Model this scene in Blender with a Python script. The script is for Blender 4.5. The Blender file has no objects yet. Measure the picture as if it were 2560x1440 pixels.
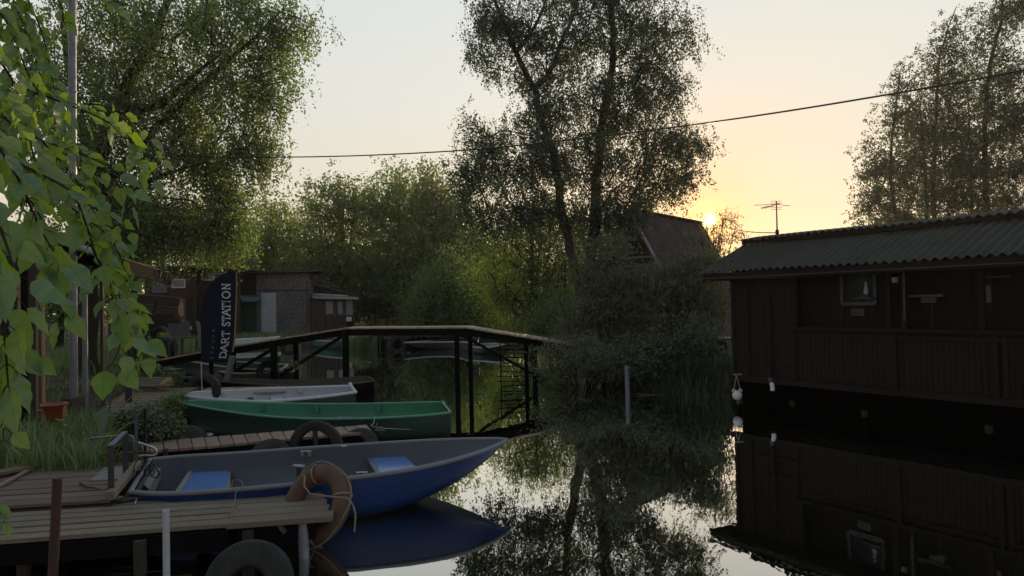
import bpy, math, random
import numpy as np
from mathutils import Vector, Matrix
PI = math.pi
R = math.radians
random.seed(7)
rng = np.random.default_rng(11)
sc = bpy.context.scene
col = sc.collection

# ------------------------------------------------------------------ camera
CAMH = 1.9
F = 1707.0
cam_d = bpy.data.cameras.new("camera")
cam = bpy.data.objects.new("camera", cam_d)
col.objects.link(cam)
sc.camera = cam
cam_d.sensor_width = 36.0
cam_d.lens = 36.0 * F / 2560.0
cam_d.clip_start = 0.05
cam_d.clip_end = 3000.0
ROT = (Matrix.Rotation(R(90 + 1.3), 3, 'X') @ Matrix.Rotation(R(-1.2), 3, 'Z'))
cam.matrix_world = Matrix.Translation((0, 0, CAMH)) @ ROT.to_4x4()


def ray(px, py):
    return ROT @ Vector(((px - 1280) / F, (720 - py) / F, -1.0))


def P(px, py, h):
    """point of the place at height h seen along that direction"""
    d = ray(px, py)
    t = (h - CAMH) / d.z
    return Vector((d.x * t, d.y * t, h))


def Q(px, py, D):
    """point of the place at forward distance D"""
    d = ray(px, py)
    t = D / d.y
    return Vector((d.x * t, D, CAMH + d.z * t))


# ------------------------------------------------------------------ sky, sun, exposure
SUN_DIR = ray(1772, 550).normalized()
SUN_EL = math.asin(SUN_DIR.z)
SUN_AZ = math.atan2(SUN_DIR.x, SUN_DIR.y)
world = bpy.data.worlds.new("World")
sc.world = world
world.use_nodes = True
wn = world.node_tree
wn.nodes.clear()
wl = wn.links


def wnode(t, **kw):
    n = wn.nodes.new(t)
    for k, v in kw.items():
        setattr(n, k, v)
    return n


w_out = wnode('ShaderNodeOutputWorld')
w_bg = wnode('ShaderNodeBackground')
w_sky = wnode('ShaderNodeTexSky', sky_type='NISHITA', sun_disc=False)
w_sky.sun_elevation = SUN_EL
w_sky.sun_rotation = SUN_AZ
w_sky.air_density = 1.0
w_sky.dust_density = 1.0
w_sky.ozone_density = 1.5
SKY_STRENGTH = 0.13
w_bg.inputs['Strength'].default_value = SKY_STRENGTH
# thin bright evening veil over the blue sky: pale above, cream and peach near the horizon and the sun
w_tc = wnode('ShaderNodeTexCoord')
w_sep = wnode('ShaderNodeSeparateXYZ')
wl.new(w_tc.outputs['Generated'], w_sep.inputs[0])
w_ramp = wnode('ShaderNodeValToRGB')
cr = w_ramp.color_ramp
cr.interpolation = 'EASE'
SKYS = 1.0 / SKY_STRENGTH
stops = [(0.0, (0.93, 0.73, 0.50)), (0.10, (0.93, 0.80, 0.61)), (0.20, (0.88, 0.83, 0.70)),
         (0.30, (0.86, 0.865, 0.79)), (0.42, (0.82, 0.865, 0.835)), (0.62, (0.56, 0.65, 0.72)), (1.0, (0.40, 0.50, 0.62))]
cr.elements[0].position = stops[0][0]
cr.elements[0].color = (*stops[0][1], 1)
cr.elements[1].position = stops[-1][0]
cr.elements[1].color = (*stops[-1][1], 1)
for p_, c_ in stops[1:-1]:
    e_ = cr.elements.new(p_)
    e_.color = (*c_, 1)
wl.new(w_sep.outputs['Z'], w_ramp.inputs['Fac'])
w_dot = wnode('ShaderNodeVectorMath', operation='DOT_PRODUCT')
w_nrm = wnode('ShaderNodeVectorMath', operation='NORMALIZE')
wl.new(w_tc.outputs['Generated'], w_nrm.inputs[0])
wl.new(w_nrm.outputs[0], w_dot.inputs[0])
w_dot.inputs[1].default_value = tuple(SUN_DIR)


def wmath(op, a, b=None, c=None, clamp=False):
    n = wnode('ShaderNodeMath', operation=op, use_clamp=clamp)
    for i, v in enumerate((a, b, c)):
        if v is None:
            continue
        if isinstance(v, (int, float)):
            n.inputs[i].default_value = v
        else:
            wl.new(v, n.inputs[i])
    return n.outputs[0]


def wmix(fac, a, b, mode='MIX'):
    n = wnode('ShaderNodeMix', data_type='RGBA', blend_type=mode)
    n.clamp_factor = False
    for s, v in ((0, fac), (6, a), (7, b)):
        if isinstance(v, tuple):
            n.inputs[s].default_value = (*v, 1)
        elif isinstance(v, (int, float)):
            n.inputs[s].default_value = v
        else:
            wl.new(v, n.inputs[s])
    return n.outputs[2]


ang = wmath('ARCCOSINE', wmath('MINIMUM', w_dot.outputs['Value'], 0.9999999))
# the sky away from the sun is darker (behind the camera)
back = wmath('MULTIPLY_ADD', w_dot.outputs['Value'], 0.30, 0.70)
veil = wmix(1.0, w_ramp.outputs['Color'], back, 'MULTIPLY')
# peach aureole around the sun
aur = wmath('POWER', 2.71828, wmath('MULTIPLY', ang, -6.6))
veil = wmix(wmath('MULTIPLY', aur, 0.60), veil, (1.0, 0.53, 0.20))
glow = wmath('POWER', 2.71828, wmath('MULTIPLY', ang, -30.0))
veil = wmix(glow, veil, (1.5, 0.60, 0.13))
glow2 = wmath('POWER', 2.71828, wmath('MULTIPLY', ang, -110.0))
veil = wmix(glow2, veil, (4.5, 2.6, 0.8))
disc = wmath('SUBTRACT', 1.0, wmath('SMOOTH_MIN', wmath('DIVIDE', ang, 0.0088), 1.0, 0.3), clamp=True)
disc = wmath('MULTIPLY', disc, 3.0, clamp=True)
veil = wmix(disc, veil, (9.0, 6.0, 2.6))
veil = wmix(1.0, veil, (SKYS, SKYS, SKYS), 'MULTIPLY')
mixed = wmix(0.92, w_sky.outputs['Color'], veil)
wl.new(mixed, w_bg.inputs['Color'])
wl.new(w_bg.outputs[0], w_out.inputs['Surface'])

sun_d = bpy.data.lights.new("sun", 'SUN')
sun_d.energy = 4.6
sun_d.angle = R(0.5)
sun_d.color = (1.0, 0.72, 0.44)
sun = bpy.data.objects.new("sun", sun_d)
col.objects.link(sun)
sun.rotation_euler = SUN_DIR.to_track_quat('Z', 'Y').to_euler()

sc.view_settings.view_transform = 'Standard'
sc.view_settings.look = 'None'
sc.view_settings.exposure = 0.0
sc.view_settings.gamma = 1.0

# ------------------------------------------------------------------ materials
MATS = {}


class NB:
    def __init__(s, name):
        s.m = bpy.data.materials.new(name)
        s.m.use_nodes = True
        s.t = s.m.node_tree
        s.b = s.t.nodes['Principled BSDF']
        s.o = s.t.nodes['Material Output']
        MATS[name] = s.m

    def n(s, t, **kw):
        n = s.t.nodes.new(t)
        for k, v in kw.items():
            setattr(n, k, v)
        return n

    def set(s, sock, v):
        if isinstance(v, (int, float)):
            sock.default_value = v
        elif isinstance(v, tuple):
            sock.default_value = (*v, 1) if len(v) == 3 and len(sock.default_value) == 4 else v
        else:
            s.t.links.new(v, sock)

    def attr(s, name):
        return s.n('ShaderNodeAttribute', attribute_name=name).outputs['Fac']

    def coord(s, kind='Object', scale=(1, 1, 1), rot=(0, 0, 0)):
        tc = s.n('ShaderNodeTexCoord')
        mp = s.n('ShaderNodeMapping')
        mp.inputs['Scale'].default_value = scale
        mp.inputs['Rotation'].default_value = rot
        s.t.links.new(tc.outputs[kind], mp.inputs['Vector'])
        return mp.outputs[0]

    def noise(s, vec, scale, detail=4, rough=0.6, dist=0.0):
        n = s.n('ShaderNodeTexNoise')
        n.inputs['Scale'].default_value = scale
        n.inputs['Detail'].default_value = detail
        n.inputs['Roughness'].default_value = rough
        n.inputs['Distortion'].default_value = dist
        s.t.links.new(vec, n.inputs['Vector'])
        return n.outputs['Fac']

    def ramp(s, fac, stops, interp='LINEAR'):
        n = s.n('ShaderNodeValToRGB')
        n.color_ramp.interpolation = interp
        e = n.color_ramp.elements
        while len(e) < len(stops):
            e.new(0.5)
        for el, (p, c) in zip(e, stops):
            el.position = p
            el.color = (*c, 1) if len(c) == 3 else c
        s.set(n.inputs['Fac'], fac)
        return n.outputs['Color']

    def rng(s, fac, a, b, c=0.0, d=1.0):
        n = s.n('ShaderNodeMapRange')
        s.set(n.inputs[0], fac)
        for i, v in enumerate((a, b, c, d)):
            n.inputs[i + 1].default_value = v
        return n.outputs[0]

    def math(s, op, a, b=None, clamp=False):
        n = s.n('ShaderNodeMath', operation=op, use_clamp=clamp)
        s.set(n.inputs[0], a)
        if b is not None:
            s.set(n.inputs[1], b)
        return n.outputs[0]

    def mix(s, fac, a, b, mode='MIX'):
        n = s.n('ShaderNodeMix', data_type='RGBA', blend_type=mode)
        s.set(n.inputs[0], fac)
        s.set(n.inputs[6], a)
        s.set(n.inputs[7], b)
        return n.outputs[2]

    def bump(s, h, strength=0.3, dist=0.01):
        n = s.n('ShaderNodeBump')
        n.inputs['Strength'].default_value = strength
        n.inputs['Distance'].default_value = dist
        s.set(n.inputs['Height'], h)
        s.t.links.new(n.outputs[0], s.b.inputs['Normal'])

    def fin(s, color=None, rough=0.7, metal=0.0, spec=0.5):
        if color is not None:
            s.set(s.b.inputs['Base Color'], color)
        s.set(s.b.inputs['Roughness'], rough)
        s.set(s.b.inputs['Metallic'], metal)
        s.set(s.b.inputs['Specular IOR Level'], spec)
        return s.m


def dk(c, k):
    return tuple(x * k for x in c)


def wood(name, c1, c2, rough=0.85, grain=1.0, stain=0.5, spec=0.3):
    """boards: uv.x runs along the board in metres, uv.y across; rnd differs per board"""
    b = NB(name)
    uv = b.coord('UV', (2.2, 60.0 * grain, 1))
    g = b.noise(uv, 1.0, 6, 0.62, 0.6)
    uv2 = b.coord('UV', (1.3, 9.0, 1))
    g2 = b.noise(uv2, 1.0, 4, 0.6, 0.3)
    ob = b.coord('Object')
    st = b.noise(ob, 1.7, 5, 0.7)
    sp = b.noise(ob, 34.0, 3, 0.7)
    c = b.mix(b.rng(g, 0.3, 0.72), c1, c2)
    c = b.mix(b.rng(g2, 0.35, 0.7, 0.0, 0.6), c, dk(c1, 0.55))
    c = b.mix(b.rng(b.attr('rnd'), 0, 1, 0.0, 0.7), c, dk(c1, 0.5))
    c = b.mix(b.math('MULTIPLY', b.rng(st, 0.45, 0.7), stain), c, dk(c1, 0.45))
    c = b.mix(b.rng(sp, 0.66, 0.74), c, dk(c1, 0.3))
    b.bump(g, 0.5, 0.006)
    return b.fin(c, rough, spec=spec)


def paint(name, c, rough=0.5, dirt=0.35, dirtc=None, scale=3.0, spec=0.5, chips=None, hull=False):
    b = NB(name)
    ob = b.coord('Object')
    n1 = b.noise(ob, scale, 6, 0.68)
    n2 = b.noise(ob, scale * 11, 4, 0.7)
    cc = b.mix(b.math('MULTIPLY', b.rng(n1, 0.42, 0.7), dirt), c, dirtc or dk(c, 0.45))
    cc = b.mix(b.rng(n2, 0.3, 0.75, 0, 0.28), cc, dk(c, 0.7))
    if chips:
        n3 = b.noise(ob, scale * 7, 5, 0.75)
        cc = b.mix(b.rng(n3, 0.66, 0.69), cc, chips)
    if hull:
        # long scratches, a slimy band just above the waterline and dried runs
        sc1 = b.noise(b.coord('Object', (1.2, 1.2, 26)), 4.0, 5, 0.8)
        cc = b.mix(b.rng(sc1, 0.62, 0.68, 0, 0.35), cc, (0.16, 0.17, 0.17))
        sp = b.n('ShaderNodeSeparateXYZ'); b.t.links.new(ob, sp.inputs[0])
        zz = b.math('ADD', sp.outputs['Z'], b.math('MULTIPLY', b.math('SUBTRACT', n1, 0.5), 0.12))
        cc = b.mix(b.rng(zz, 0.035, 0.06, 0.85, 0), cc, (0.022, 0.024, 0.014))
        run = b.noise(b.coord('Object', (14, 14, 0.7)), 1.0, 4, 0.7)
        cc = b.mix(b.rng(run, 0.56, 0.68, 0, 0.35), cc, dk(c, 0.4))
    b.bump(n2, 0.12, 0.004)
    return b.fin(cc, b.rng(n1, 0.3, 0.7, rough * 0.8, min(1, rough * 1.3)), spec=spec)


def metal(name, c, rough=0.45, met=0.8, rust=0.4, rustc=(0.10, 0.045, 0.02)):
    b = NB(name)
    ob = b.coord('Object')
    n1 = b.noise(ob, 9.0, 6, 0.7)
    f = b.math('MULTIPLY', b.rng(n1, 0.42, 0.62), rust)
    cc = b.mix(f, c, rustc)
    n2 = b.noise(ob, 60.0, 4, 0.7)
    cc = b.mix(b.rng(n2, 0.3, 0.75, 0, 0.35), cc, dk(c, 0.5))
    b.bump(n1, 0.2, 0.004)
    return b.fin(cc, b.rng(n1, 0.3, 0.7, rough, min(1, rough * 1.6)), metal=b.math('MULTIPLY', b.math('SUBTRACT', 1.0, f), met))


def leafmat(name, c1, c2, trans, gloss=0.25, tw=0.45, var=0.5):
    b = NB(name)
    r = b.attr('rnd')
    r2 = b.attr('rnd2')
    c = b.mix(r, c1, c2)
    t = b.mix(r, trans, dk(trans, 0.65))
    ob = b.coord('Object')
    cl = b.noise(ob, 0.9, 3, 0.6)
    c = b.mix(b.rng(cl, 0.35, 0.65, 0, var), c, dk(c1, 0.5))
    d = b.n('ShaderNodeBsdfDiffuse')
    b.set(d.inputs['Color'], c)
    tr = b.n('ShaderNodeBsdfTranslucent')
    b.set(tr.inputs['Color'], t)
    gl = b.n('ShaderNodeBsdfGlossy')
    gl.inputs['Roughness'].default_value = 0.42
    gl.inputs['Color'].default_value = (0.7, 0.8, 0.8, 1)
    mx = b.n('ShaderNodeMixShader')
    mx.inputs[0].default_value = tw
    b.t.links.new(d.outputs[0], mx.inputs[1])
    b.t.links.new(tr.outputs[0], mx.inputs[2])
    mx2 = b.n('ShaderNodeMixShader')
    mx2.inputs[0].default_value = gloss * 0.35
    b.t.links.new(mx.outputs[0], mx2.inputs[1])
    b.t.links.new(gl.outputs[0], mx2.inputs[2])
    b.t.links.new(mx2.outputs[0], b.o.inputs['Surface'])
    return b.m


def barkmat(name, c1, c2, patch=0.0):
    b = NB(name)
    ob = b.coord('Object', (1, 1, 0.35))
    n1 = b.noise(ob, 14, 6, 0.7)
    c = b.mix(b.rng(n1, 0.35, 0.65), c1, c2)
    if patch:
        n2 = b.noise(b.coord('Object', (1, 1, 3.5)), 3.0, 5, 0.7)
        c = b.mix(b.rng(n2, 0.5, 0.58, 0, patch), c, (0.02, 0.018, 0.015))
    b.bump(n1, 0.7, 0.02)
    return b.fin(c, 0.9, spec=0.2)


# ------------------------------------------------------------------ mesh collector
class MB:
    def __init__(s):
        s.v, s.f, s.uv, s.r, s.sm = [], [], [], [], []

    def add(s, verts, faces, uvs=None, rnd=None, smooth=False):
        o = len(s.v)
        s.v += [tuple(v) for v in verts]
        r = random.random() if rnd is None else rnd
        for i, f in enumerate(faces):
            s.f.append(tuple(o + k for k in f))
            s.uv.append(uvs[i] if uvs else [(0, 0)] * len(f))
            s.r.append(r)
            s.sm.append(smooth)
        return s

    def beam(s, a, b, w, h, up=(0, 0, 1), bevel=0.0, rnd=None, wid=None):
        """box from a to b (centre line), w across, h along 'up'"""
        a = Vector(a); b = Vector(b)
        d = b - a
        L = d.length
        d.normalize()
        up = Vector(up)
        if wid is not None:
            sd = Vector(wid).normalized()
        else:
            sd = d.cross(up)
            if sd.length < 1e-5:
                sd = d.cross(Vector((1, 0, 0)))
            sd.normalize()
        u = sd.cross(d).normalized()
        hw, hh = w / 2, h / 2
        r0 = random.uniform(0, 50); r1 = random.uniform(0, 50)
        if bevel <= 0:
            vs = [p + sd * x * hw + u * z * hh for p in (a, b) for x, z in ((-1, -1), (1, -1), (1, 1), (-1, 1))]
            fs = [(0, 1, 2, 3), (7, 6, 5, 4), (0, 4, 5, 1), (1, 5, 6, 2), (2, 6, 7, 3), (3, 7, 4, 0)]
            uvs = [[(r0, r1), (r0, r1 + w), (r0 + h, r1 + w), (r0 + h, r1)]] * 2
            for k in range(4):
                wd = w if k % 2 == 0 else h
                q = r1 + k * 0.37
                uvs.append([(r0, q), (r0 + L, q), (r0 + L, q + wd), (r0, q + wd)])
            s.add(vs, fs, uvs, rnd)
        else:
            c = min(bevel, hw * 0.9, hh * 0.9)
            sec = [(-hw + c, -hh), (hw - c, -hh), (hw, -hh + c), (hw, hh - c), (hw - c, hh), (-hw + c, hh), (-hw, hh - c), (-hw, -hh + c)]
            vs = [p + sd * x + u * z for p in (a, b) for x, z in sec]
            fs = [tuple(range(8)), tuple(range(15, 7, -1))]
            uvs = [[(r0 + z, r1 + x) for x, z in sec], [(r0 + z, r1 + x) for x, z in reversed(sec)]]
            acc = 0
            for k in range(8):
                k2 = (k + 1) % 8
                fs.append((k, 8 + k, 8 + k2, k2))
                dl = math.hypot(sec[k2][0] - sec[k][0], sec[k2][1] - sec[k][1])
                uvs.append([(r0, r1 + acc), (r0 + L, r1 + acc), (r0 + L, r1 + acc + dl), (r0, r1 + acc + dl)])
                acc += dl
            s.add(vs, fs, uvs, rnd)
        return s

    def box(s, x0, y0, z0, x1, y1, z1, bevel=0.0, rnd=None):
        return s.beam(((x0), (y0 + y1) / 2, (z0 + z1) / 2), (x1, (y0 + y1) / 2, (z0 + z1) / 2), abs(y1 - y0), abs(z1 - z0), (0, 0, 1), bevel, rnd)

    def quadprism(s, pts, n, t, rnd=None):
        """polygon pts (3D list) extruded by t along n"""
        n = Vector(n).normalized() * t
        pts = [Vector(p) for p in pts]
        k = len(pts)
        o = pts[0]
        d = (pts[1] - pts[0]).normalized()
        e = n.cross(d)
        if e.length > 0:
            e.normalize()
        r0 = random.uniform(0, 20)
        U = [(r0 + (p - o).dot(d), (p - o).dot(e)) for p in pts]
        vs = pts + [p + n for p in pts]
        fs = [tuple(range(k - 1, -1, -1)), tuple(range(k, 2 * k))]
        uvs = [[U[i] for i in range(k - 1, -1, -1)], U]
        for i in range(k):
            j = (i + 1) % k
            fs.append((i, j, k + j, k + i))
            uvs.append([U[i], U[j], (U[j][0], U[j][1] + t), (U[i][0], U[i][1] + t)])
        s.add(vs, fs, uvs, rnd)
        return s

    def tube(s, pts, r, seg=8, cap=True, rnd=None, closed=False):
        pts = [Vector(p) for p in pts]
        n = len(pts)
        rs = [r] * n if isinstance(r, (int, float)) else list(r)
        vs, fs, uvs = [], [], []
        prev = None
        acc = 0
        ac = []
        for i, p in enumerate(pts):
            if closed:
                t = (pts[(i + 1) % n] - pts[i - 1])
            else:
                t = pts[min(i + 1, n - 1)] - pts[max(i - 1, 0)]
            t.normalize()
            if prev is None:
                a = t.cross(Vector((0, 0, 1)))
                if a.length < 1e-3:
                    a = t.cross(Vector((0, 1, 0)))
            else:
                a = prev - t * prev.dot(t)
            a.normalize()
            prev = a
            b_ = t.cross(a)
            for k in range(seg):
                q = 2 * PI * k / seg
                vs.append(p + (a * math.cos(q) + b_ * math.sin(q)) * rs[i])
            ac.append(acc)
            if i < n - 1:
                acc += (pts[i + 1] - p).length
        ac.append(acc)
        m = n if closed else n - 1
        for i in range(m):
            j = (i + 1) % n
            for k in range(seg):
                k2 = (k + 1) % seg
                fs.append((i * seg + k, i * seg + k2, j * seg + k2, j * seg + k))
                c = 2 * PI * rs[i] / seg
                a0, a1 = ac[i], ac[i + 1]
                uvs.append([(a0, k * c), (a0, (k + 1) * c), (a1, (k + 1) * c), (a1, k * c)])
        s.add(vs, fs, uvs, rnd, True)
        if cap and not closed:
            s.add([vs[k] for k in range(seg)], [tuple(range(seg))], None, rnd)
            s.add([vs[(n - 1) * seg + k] for k in range(seg)], [tuple(range(seg - 1, -1, -1))], None, rnd)
        return s

    def torus(s, c, R_, r, nrm, seg=40, ss=12, prof=None, rnd=None, squash=1.0):
        c = Vector(c)
        nrm = Vector(nrm).normalized()
        a = nrm.cross(Vector((0, 0, 1)))
        if a.length < 1e-3:
            a = Vector((1, 0, 0))
        a.normalize()
        b_ = nrm.cross(a)
        if prof is None:
            prof = [(r * math.cos(2 * PI * k / ss), r * squash * math.sin(2 * PI * k / ss)) for k in range(ss)]
        m = len(prof)
        vs, fs, uvs = [], [], []
        for i in range(seg):
            q = 2 * PI * i / seg
            d = a * math.cos(q) + b_ * math.sin(q)
            for x, y in prof:
                vs.append(c + d * (R_ + x) + nrm * y)
        for i in range(seg):
            j = (i + 1) % seg
            for k in range(m):
                k2 = (k + 1) % m
                fs.append((i * m + k, j * m + k, j * m + k2, i * m + k2))
                uvs.append([(i / seg, k / m), ((i + 1) / seg, k / m), ((i + 1) / seg, (k + 1) / m), (i / seg, (k + 1) / m)])
        s.add(vs, fs, uvs, rnd, True)
        return s

    def lathe(s, base, prof, seg=20, axis=(0, 0, 1), rnd=None, squash=(1, 1)):
        base = Vector(base)
        ax = Vector(axis).normalized()
        a = ax.cross(Vector((0, 1, 0)))
        if a.length < 1e-3:
            a = Vector((1, 0, 0))
        a.normalize()
        b_ = ax.cross(a)
        vs, fs = [], []
        for r, z in prof:
            for k in range(seg):
                q = 2 * PI * k / seg
                vs.append(base + ax * z + a * math.cos(q) * r * squash[0] + b_ * math.sin(q) * r * squash[1])
        for i in range(len(prof) - 1):
            for k in range(seg):
                k2 = (k + 1) % seg
                fs.append((i * seg + k, i * seg + k2, (i + 1) * seg + k2, (i + 1) * seg + k))
        s.add(vs, fs, None, rnd, True)
        return s

    def grid(s, rows, rnd=None, smooth=True, flip=False):
        """rows: list of equal length lists of points"""
        m = len(rows[0])
        vs = [p for r_ in rows for p in r_]
        fs, uvs = [], []
        for i in range(len(rows) - 1):
            for k in range(m - 1):
                q = (i * m + k, i * m + k + 1, (i + 1) * m + k + 1, (i + 1) * m + k)
                if flip:
                    q = q[::-1]
                fs.append(q)
                uvs.append([(i * .1, k * .1), (i * .1, k * .1 + .1), (i * .1 + .1, k * .1 + .1), (i * .1 + .1, k * .1)])
        s.add(vs, fs, uvs, rnd, smooth)
        return s

    def build(s, name, mat, parent=None):
        me = bpy.data.meshes.new(name)
        me.from_pydata(s.v, [], s.f)
        uvl = me.uv_layers.new(name='UVMap')
        flat = [c for f in s.uv for p in f for c in p]
        uvl.data.foreach_set('uv', flat)
        at = me.attributes.new('rnd', 'FLOAT', 'FACE')
        at.data.foreach_set('value', s.r)
        me.polygons.foreach_set('use_smooth', s.sm)
        me.materials.append(MATS[mat] if isinstance(mat, str) else mat)
        me.update()
        o = bpy.data.objects.new(name, me)
        col.objects.link(o)
        if parent is not None:
            adopt(o, parent)
        return o


def adopt(o, parent):
    o.parent = parent
    # inverse of the parent's own world matrix so that vertices stay in world coordinates
    m = Matrix.Identity(4)
    p = parent
    chain = []
    while p is not None:
        chain.append(p)
        p = p.parent
    for q in reversed(chain):
        m = m @ q.matrix_parent_inverse @ q.matrix_basis
    o.matrix_parent_inverse = m.inverted()


def fast_mesh(name, V, faces4, mat, rnd=None, rnd2=None, smooth=False, parent=None, nper=4):
    """V (n,3) array, faces (m,nper) array"""
    me = bpy.data.meshes.new(name)
    n, m = len(V), len(faces4)
    me.vertices.add(n)
    me.vertices.foreach_set('co', np.asarray(V, dtype=np.float32).ravel())
    me.loops.add(m * nper)
    me.loops.foreach_set('vertex_index', np.asarray(faces4, dtype=np.int32).ravel())
    me.polygons.add(m)
    me.polygons.foreach_set('loop_start', np.arange(0, m * nper, nper, dtype=np.int32))
    me.polygons.foreach_set('loop_total', np.full(m, nper, dtype=np.int32))
    me.update(calc_edges=True)
    if rnd is not None:
        at = me.attributes.new('rnd', 'FLOAT', 'FACE')
        at.data.foreach_set('value', np.asarray(rnd, dtype=np.float32))
    me.polygons.foreach_set('use_smooth', np.full(m, smooth))
    me.materials.append(MATS[mat])
    me.validate()
    o = bpy.data.objects.new(name, me)
    col.objects.link(o)
    if parent is not None:
        adopt(o, parent)
    return o


def tag(o, label=None, cat=None, group=None, kind=None):
    if label: o['label'] = label
    if cat: o['category'] = cat
    if group: o['group'] = group
    if kind: o['kind'] = kind
    return o


def thing(name, label, cat, loc, group=None, rotz=0):
    o = bpy.data.objects.new(name, None)
    o.empty_display_size = 0.2
    col.objects.link(o)
    o.location = Vector(loc)
    o.rotation_euler = (0, 0, rotz)
    tag(o, label, cat, group)
    return o


def lerp(a, b, t):
    return a + (b - a) * t


def vz(p, z):
    return Vector((p[0], p[1], z))


def resample(pts, n):
    pts = [Vector(p) for p in pts]
    # Catmull-Rom through the points, then even spacing
    dense = []
    k = len(pts)
    for i in range(k - 1):
        p0 = pts[max(i - 1, 0)]; p1 = pts[i]; p2 = pts[i + 1]; p3 = pts[min(i + 2, k - 1)]
        for j in range(12):
            t = j / 12
            dense.append(0.5 * ((2 * p1) + (p2 - p0) * t + (2 * p0 - 5 * p1 + 4 * p2 - p3) * t * t + (3 * p1 - p0 - 3 * p2 + p3) * t ** 3))
    dense.append(pts[-1])
    d = [0.0]
    for i in range(1, len(dense)):
        d.append(d[-1] + (dense[i] - dense[i - 1]).length)
    out = []
    j = 0
    for i in range(n):
        t = d[-1] * i / (n - 1)
        while j < len(d) - 2 and d[j + 1] < t:
            j += 1
        u = (t - d[j]) / max(1e-9, d[j + 1] - d[j])
        out.append(dense[j].lerp(dense[j + 1], min(1, max(0, u))))
    return out
# ------------------------------------------------------------------ material library
wood('deck_grey', (0.25, 0.21, 0.16), (0.115, 0.094, 0.072), stain=0.6)
wood('deck_red', (0.215, 0.155, 0.125), (0.125, 0.092, 0.076), stain=0.5)
wood('deck_pink', (0.33, 0.22, 0.175), (0.22, 0.15, 0.12), rough=0.7, stain=0.35)
wood('deck_pale', (0.36, 0.31, 0.25), (0.24, 0.20, 0.155), stain=0.25)
wood('bridge_board', (0.50, 0.36, 0.28), (0.38, 0.27, 0.21), rough=0.34, stain=0.1, spec=0.6)
wood('dark_wood', (0.068, 0.052, 0.042), (0.034, 0.027, 0.023), stain=0.5)
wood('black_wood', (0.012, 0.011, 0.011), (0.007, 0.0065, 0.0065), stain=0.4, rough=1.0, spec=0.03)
wood('old_wood', (0.12, 0.10, 0.082), (0.07, 0.058, 0.048), stain=0.6)
wood('fresh_and_sunlit_wood', (0.42, 0.25, 0.13), (0.30, 0.17, 0.09), stain=0.25)  # fresh orange wood, also the painted-in sunlight of lit ends and edges
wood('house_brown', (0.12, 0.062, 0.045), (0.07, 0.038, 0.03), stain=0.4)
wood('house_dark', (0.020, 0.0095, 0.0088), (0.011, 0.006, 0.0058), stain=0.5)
wood('shed_plank', (0.11, 0.082, 0.076), (0.062, 0.048, 0.046), stain=0.5)
wood('beige_plank', (0.22, 0.165, 0.12), (0.15, 0.11, 0.08), stain=0.3)
wood('green_plank', (0.045, 0.125, 0.085), (0.03, 0.085, 0.06), stain=0.4)
wood('white_wood', (0.34, 0.33, 0.33), (0.22, 0.215, 0.22), stain=0.4)
paint('blue_hull', (0.004, 0.029, 0.145), 0.36, 0.4, (0.003, 0.017, 0.08), 2.0, 0.5, hull=True)
paint('boat_grey', (0.060, 0.073, 0.102), 0.5, 0.5, (0.07, 0.08, 0.10), 2.5)
paint('boat_rim_grey', (0.15, 0.162, 0.19), 0.42, 0.4, (0.12, 0.13, 0.15), 4)
paint('seat_blue', (0.09, 0.19, 0.46), 0.22, 0.3, (0.09, 0.18, 0.42), 3)
paint('seat_grey', (0.19, 0.20, 0.20), 0.5, 0.6, (0.10, 0.09, 0.075), 5)
paint('green_in', (0.026, 0.165, 0.10), 0.5, 0.45, (0.02, 0.10, 0.065), 2.2, chips=(0.10, 0.16, 0.12))
paint('green_out', (0.006, 0.034, 0.022), 0.45, 0.5, (0.005, 0.018, 0.013), 2.5, hull=True)
paint('green_rim', (0.10, 0.27, 0.19), 0.5, 0.4, None, 4)
paint('white_in', (0.36, 0.37, 0.42), 0.5, 0.3, (0.33, 0.33, 0.37), 2.5)
paint('white_rim', (0.50, 0.51, 0.57), 0.45, 0.2, None, 4)
paint('turquoise', (0.035, 0.11, 0.095), 0.5, 0.4, None, 3)
paint('pale_boat', (0.36, 0.38, 0.38), 0.5, 0.4, None, 3)
paint('dark_boat', (0.035, 0.038, 0.042), 0.5, 0.4, None, 3)
paint('navy_cloth', (0.007, 0.012, 0.032), 0.85, 0.3, (0.005, 0.007, 0.014), 3, 0.2)
paint('white_print', (0.62, 0.66, 0.72), 0.8, 0.1, None, 3, 0.2)
paint('dim_print', (0.16, 0.18, 0.22), 0.8, 0.1, None, 3, 0.2)
paint('door_grey', (0.40, 0.43, 0.48), 0.5, 0.35, (0.28, 0.30, 0.33), 1.4)
paint('white_frame', (0.60, 0.60, 0.60), 0.5, 0.3, None, 3)
paint('dim_frame', (0.055, 0.053, 0.056), 0.55, 0.4, None, 3)
paint('blue_tarp', (0.11, 0.16, 0.21), 0.4, 0.4, None, 2)
paint('red_plastic', (0.20, 0.045, 0.03), 0.35, 0.4, None, 4)
paint('orange_cloth', (0.50, 0.10, 0.035), 0.8, 0.4, None, 4, 0.2)
paint('ring_orange', (0.092, 0.045, 0.029), 0.6, 0.8, (0.045, 0.028, 0.023), 3.5, 0.4, chips=(0.09, 0.05, 0.04))
paint('pipe_white', (0.34, 0.36, 0.40), 0.4, 0.5, (0.28, 0.28, 0.30), 9, chips=(0.20, 0.13, 0.09))
paint('white_plastic', (0.60, 0.62, 0.66), 0.4, 0.3, None, 6)
paint('rope', (0.22, 0.18, 0.14), 0.9, 0.5, None, 20, 0.2)
paint('cord_black', (0.012, 0.012, 0.014), 0.4, 0.2, None, 8)
paint('cord_pale', (0.42, 0.42, 0.40), 0.8, 0.3, None, 8)
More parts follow.
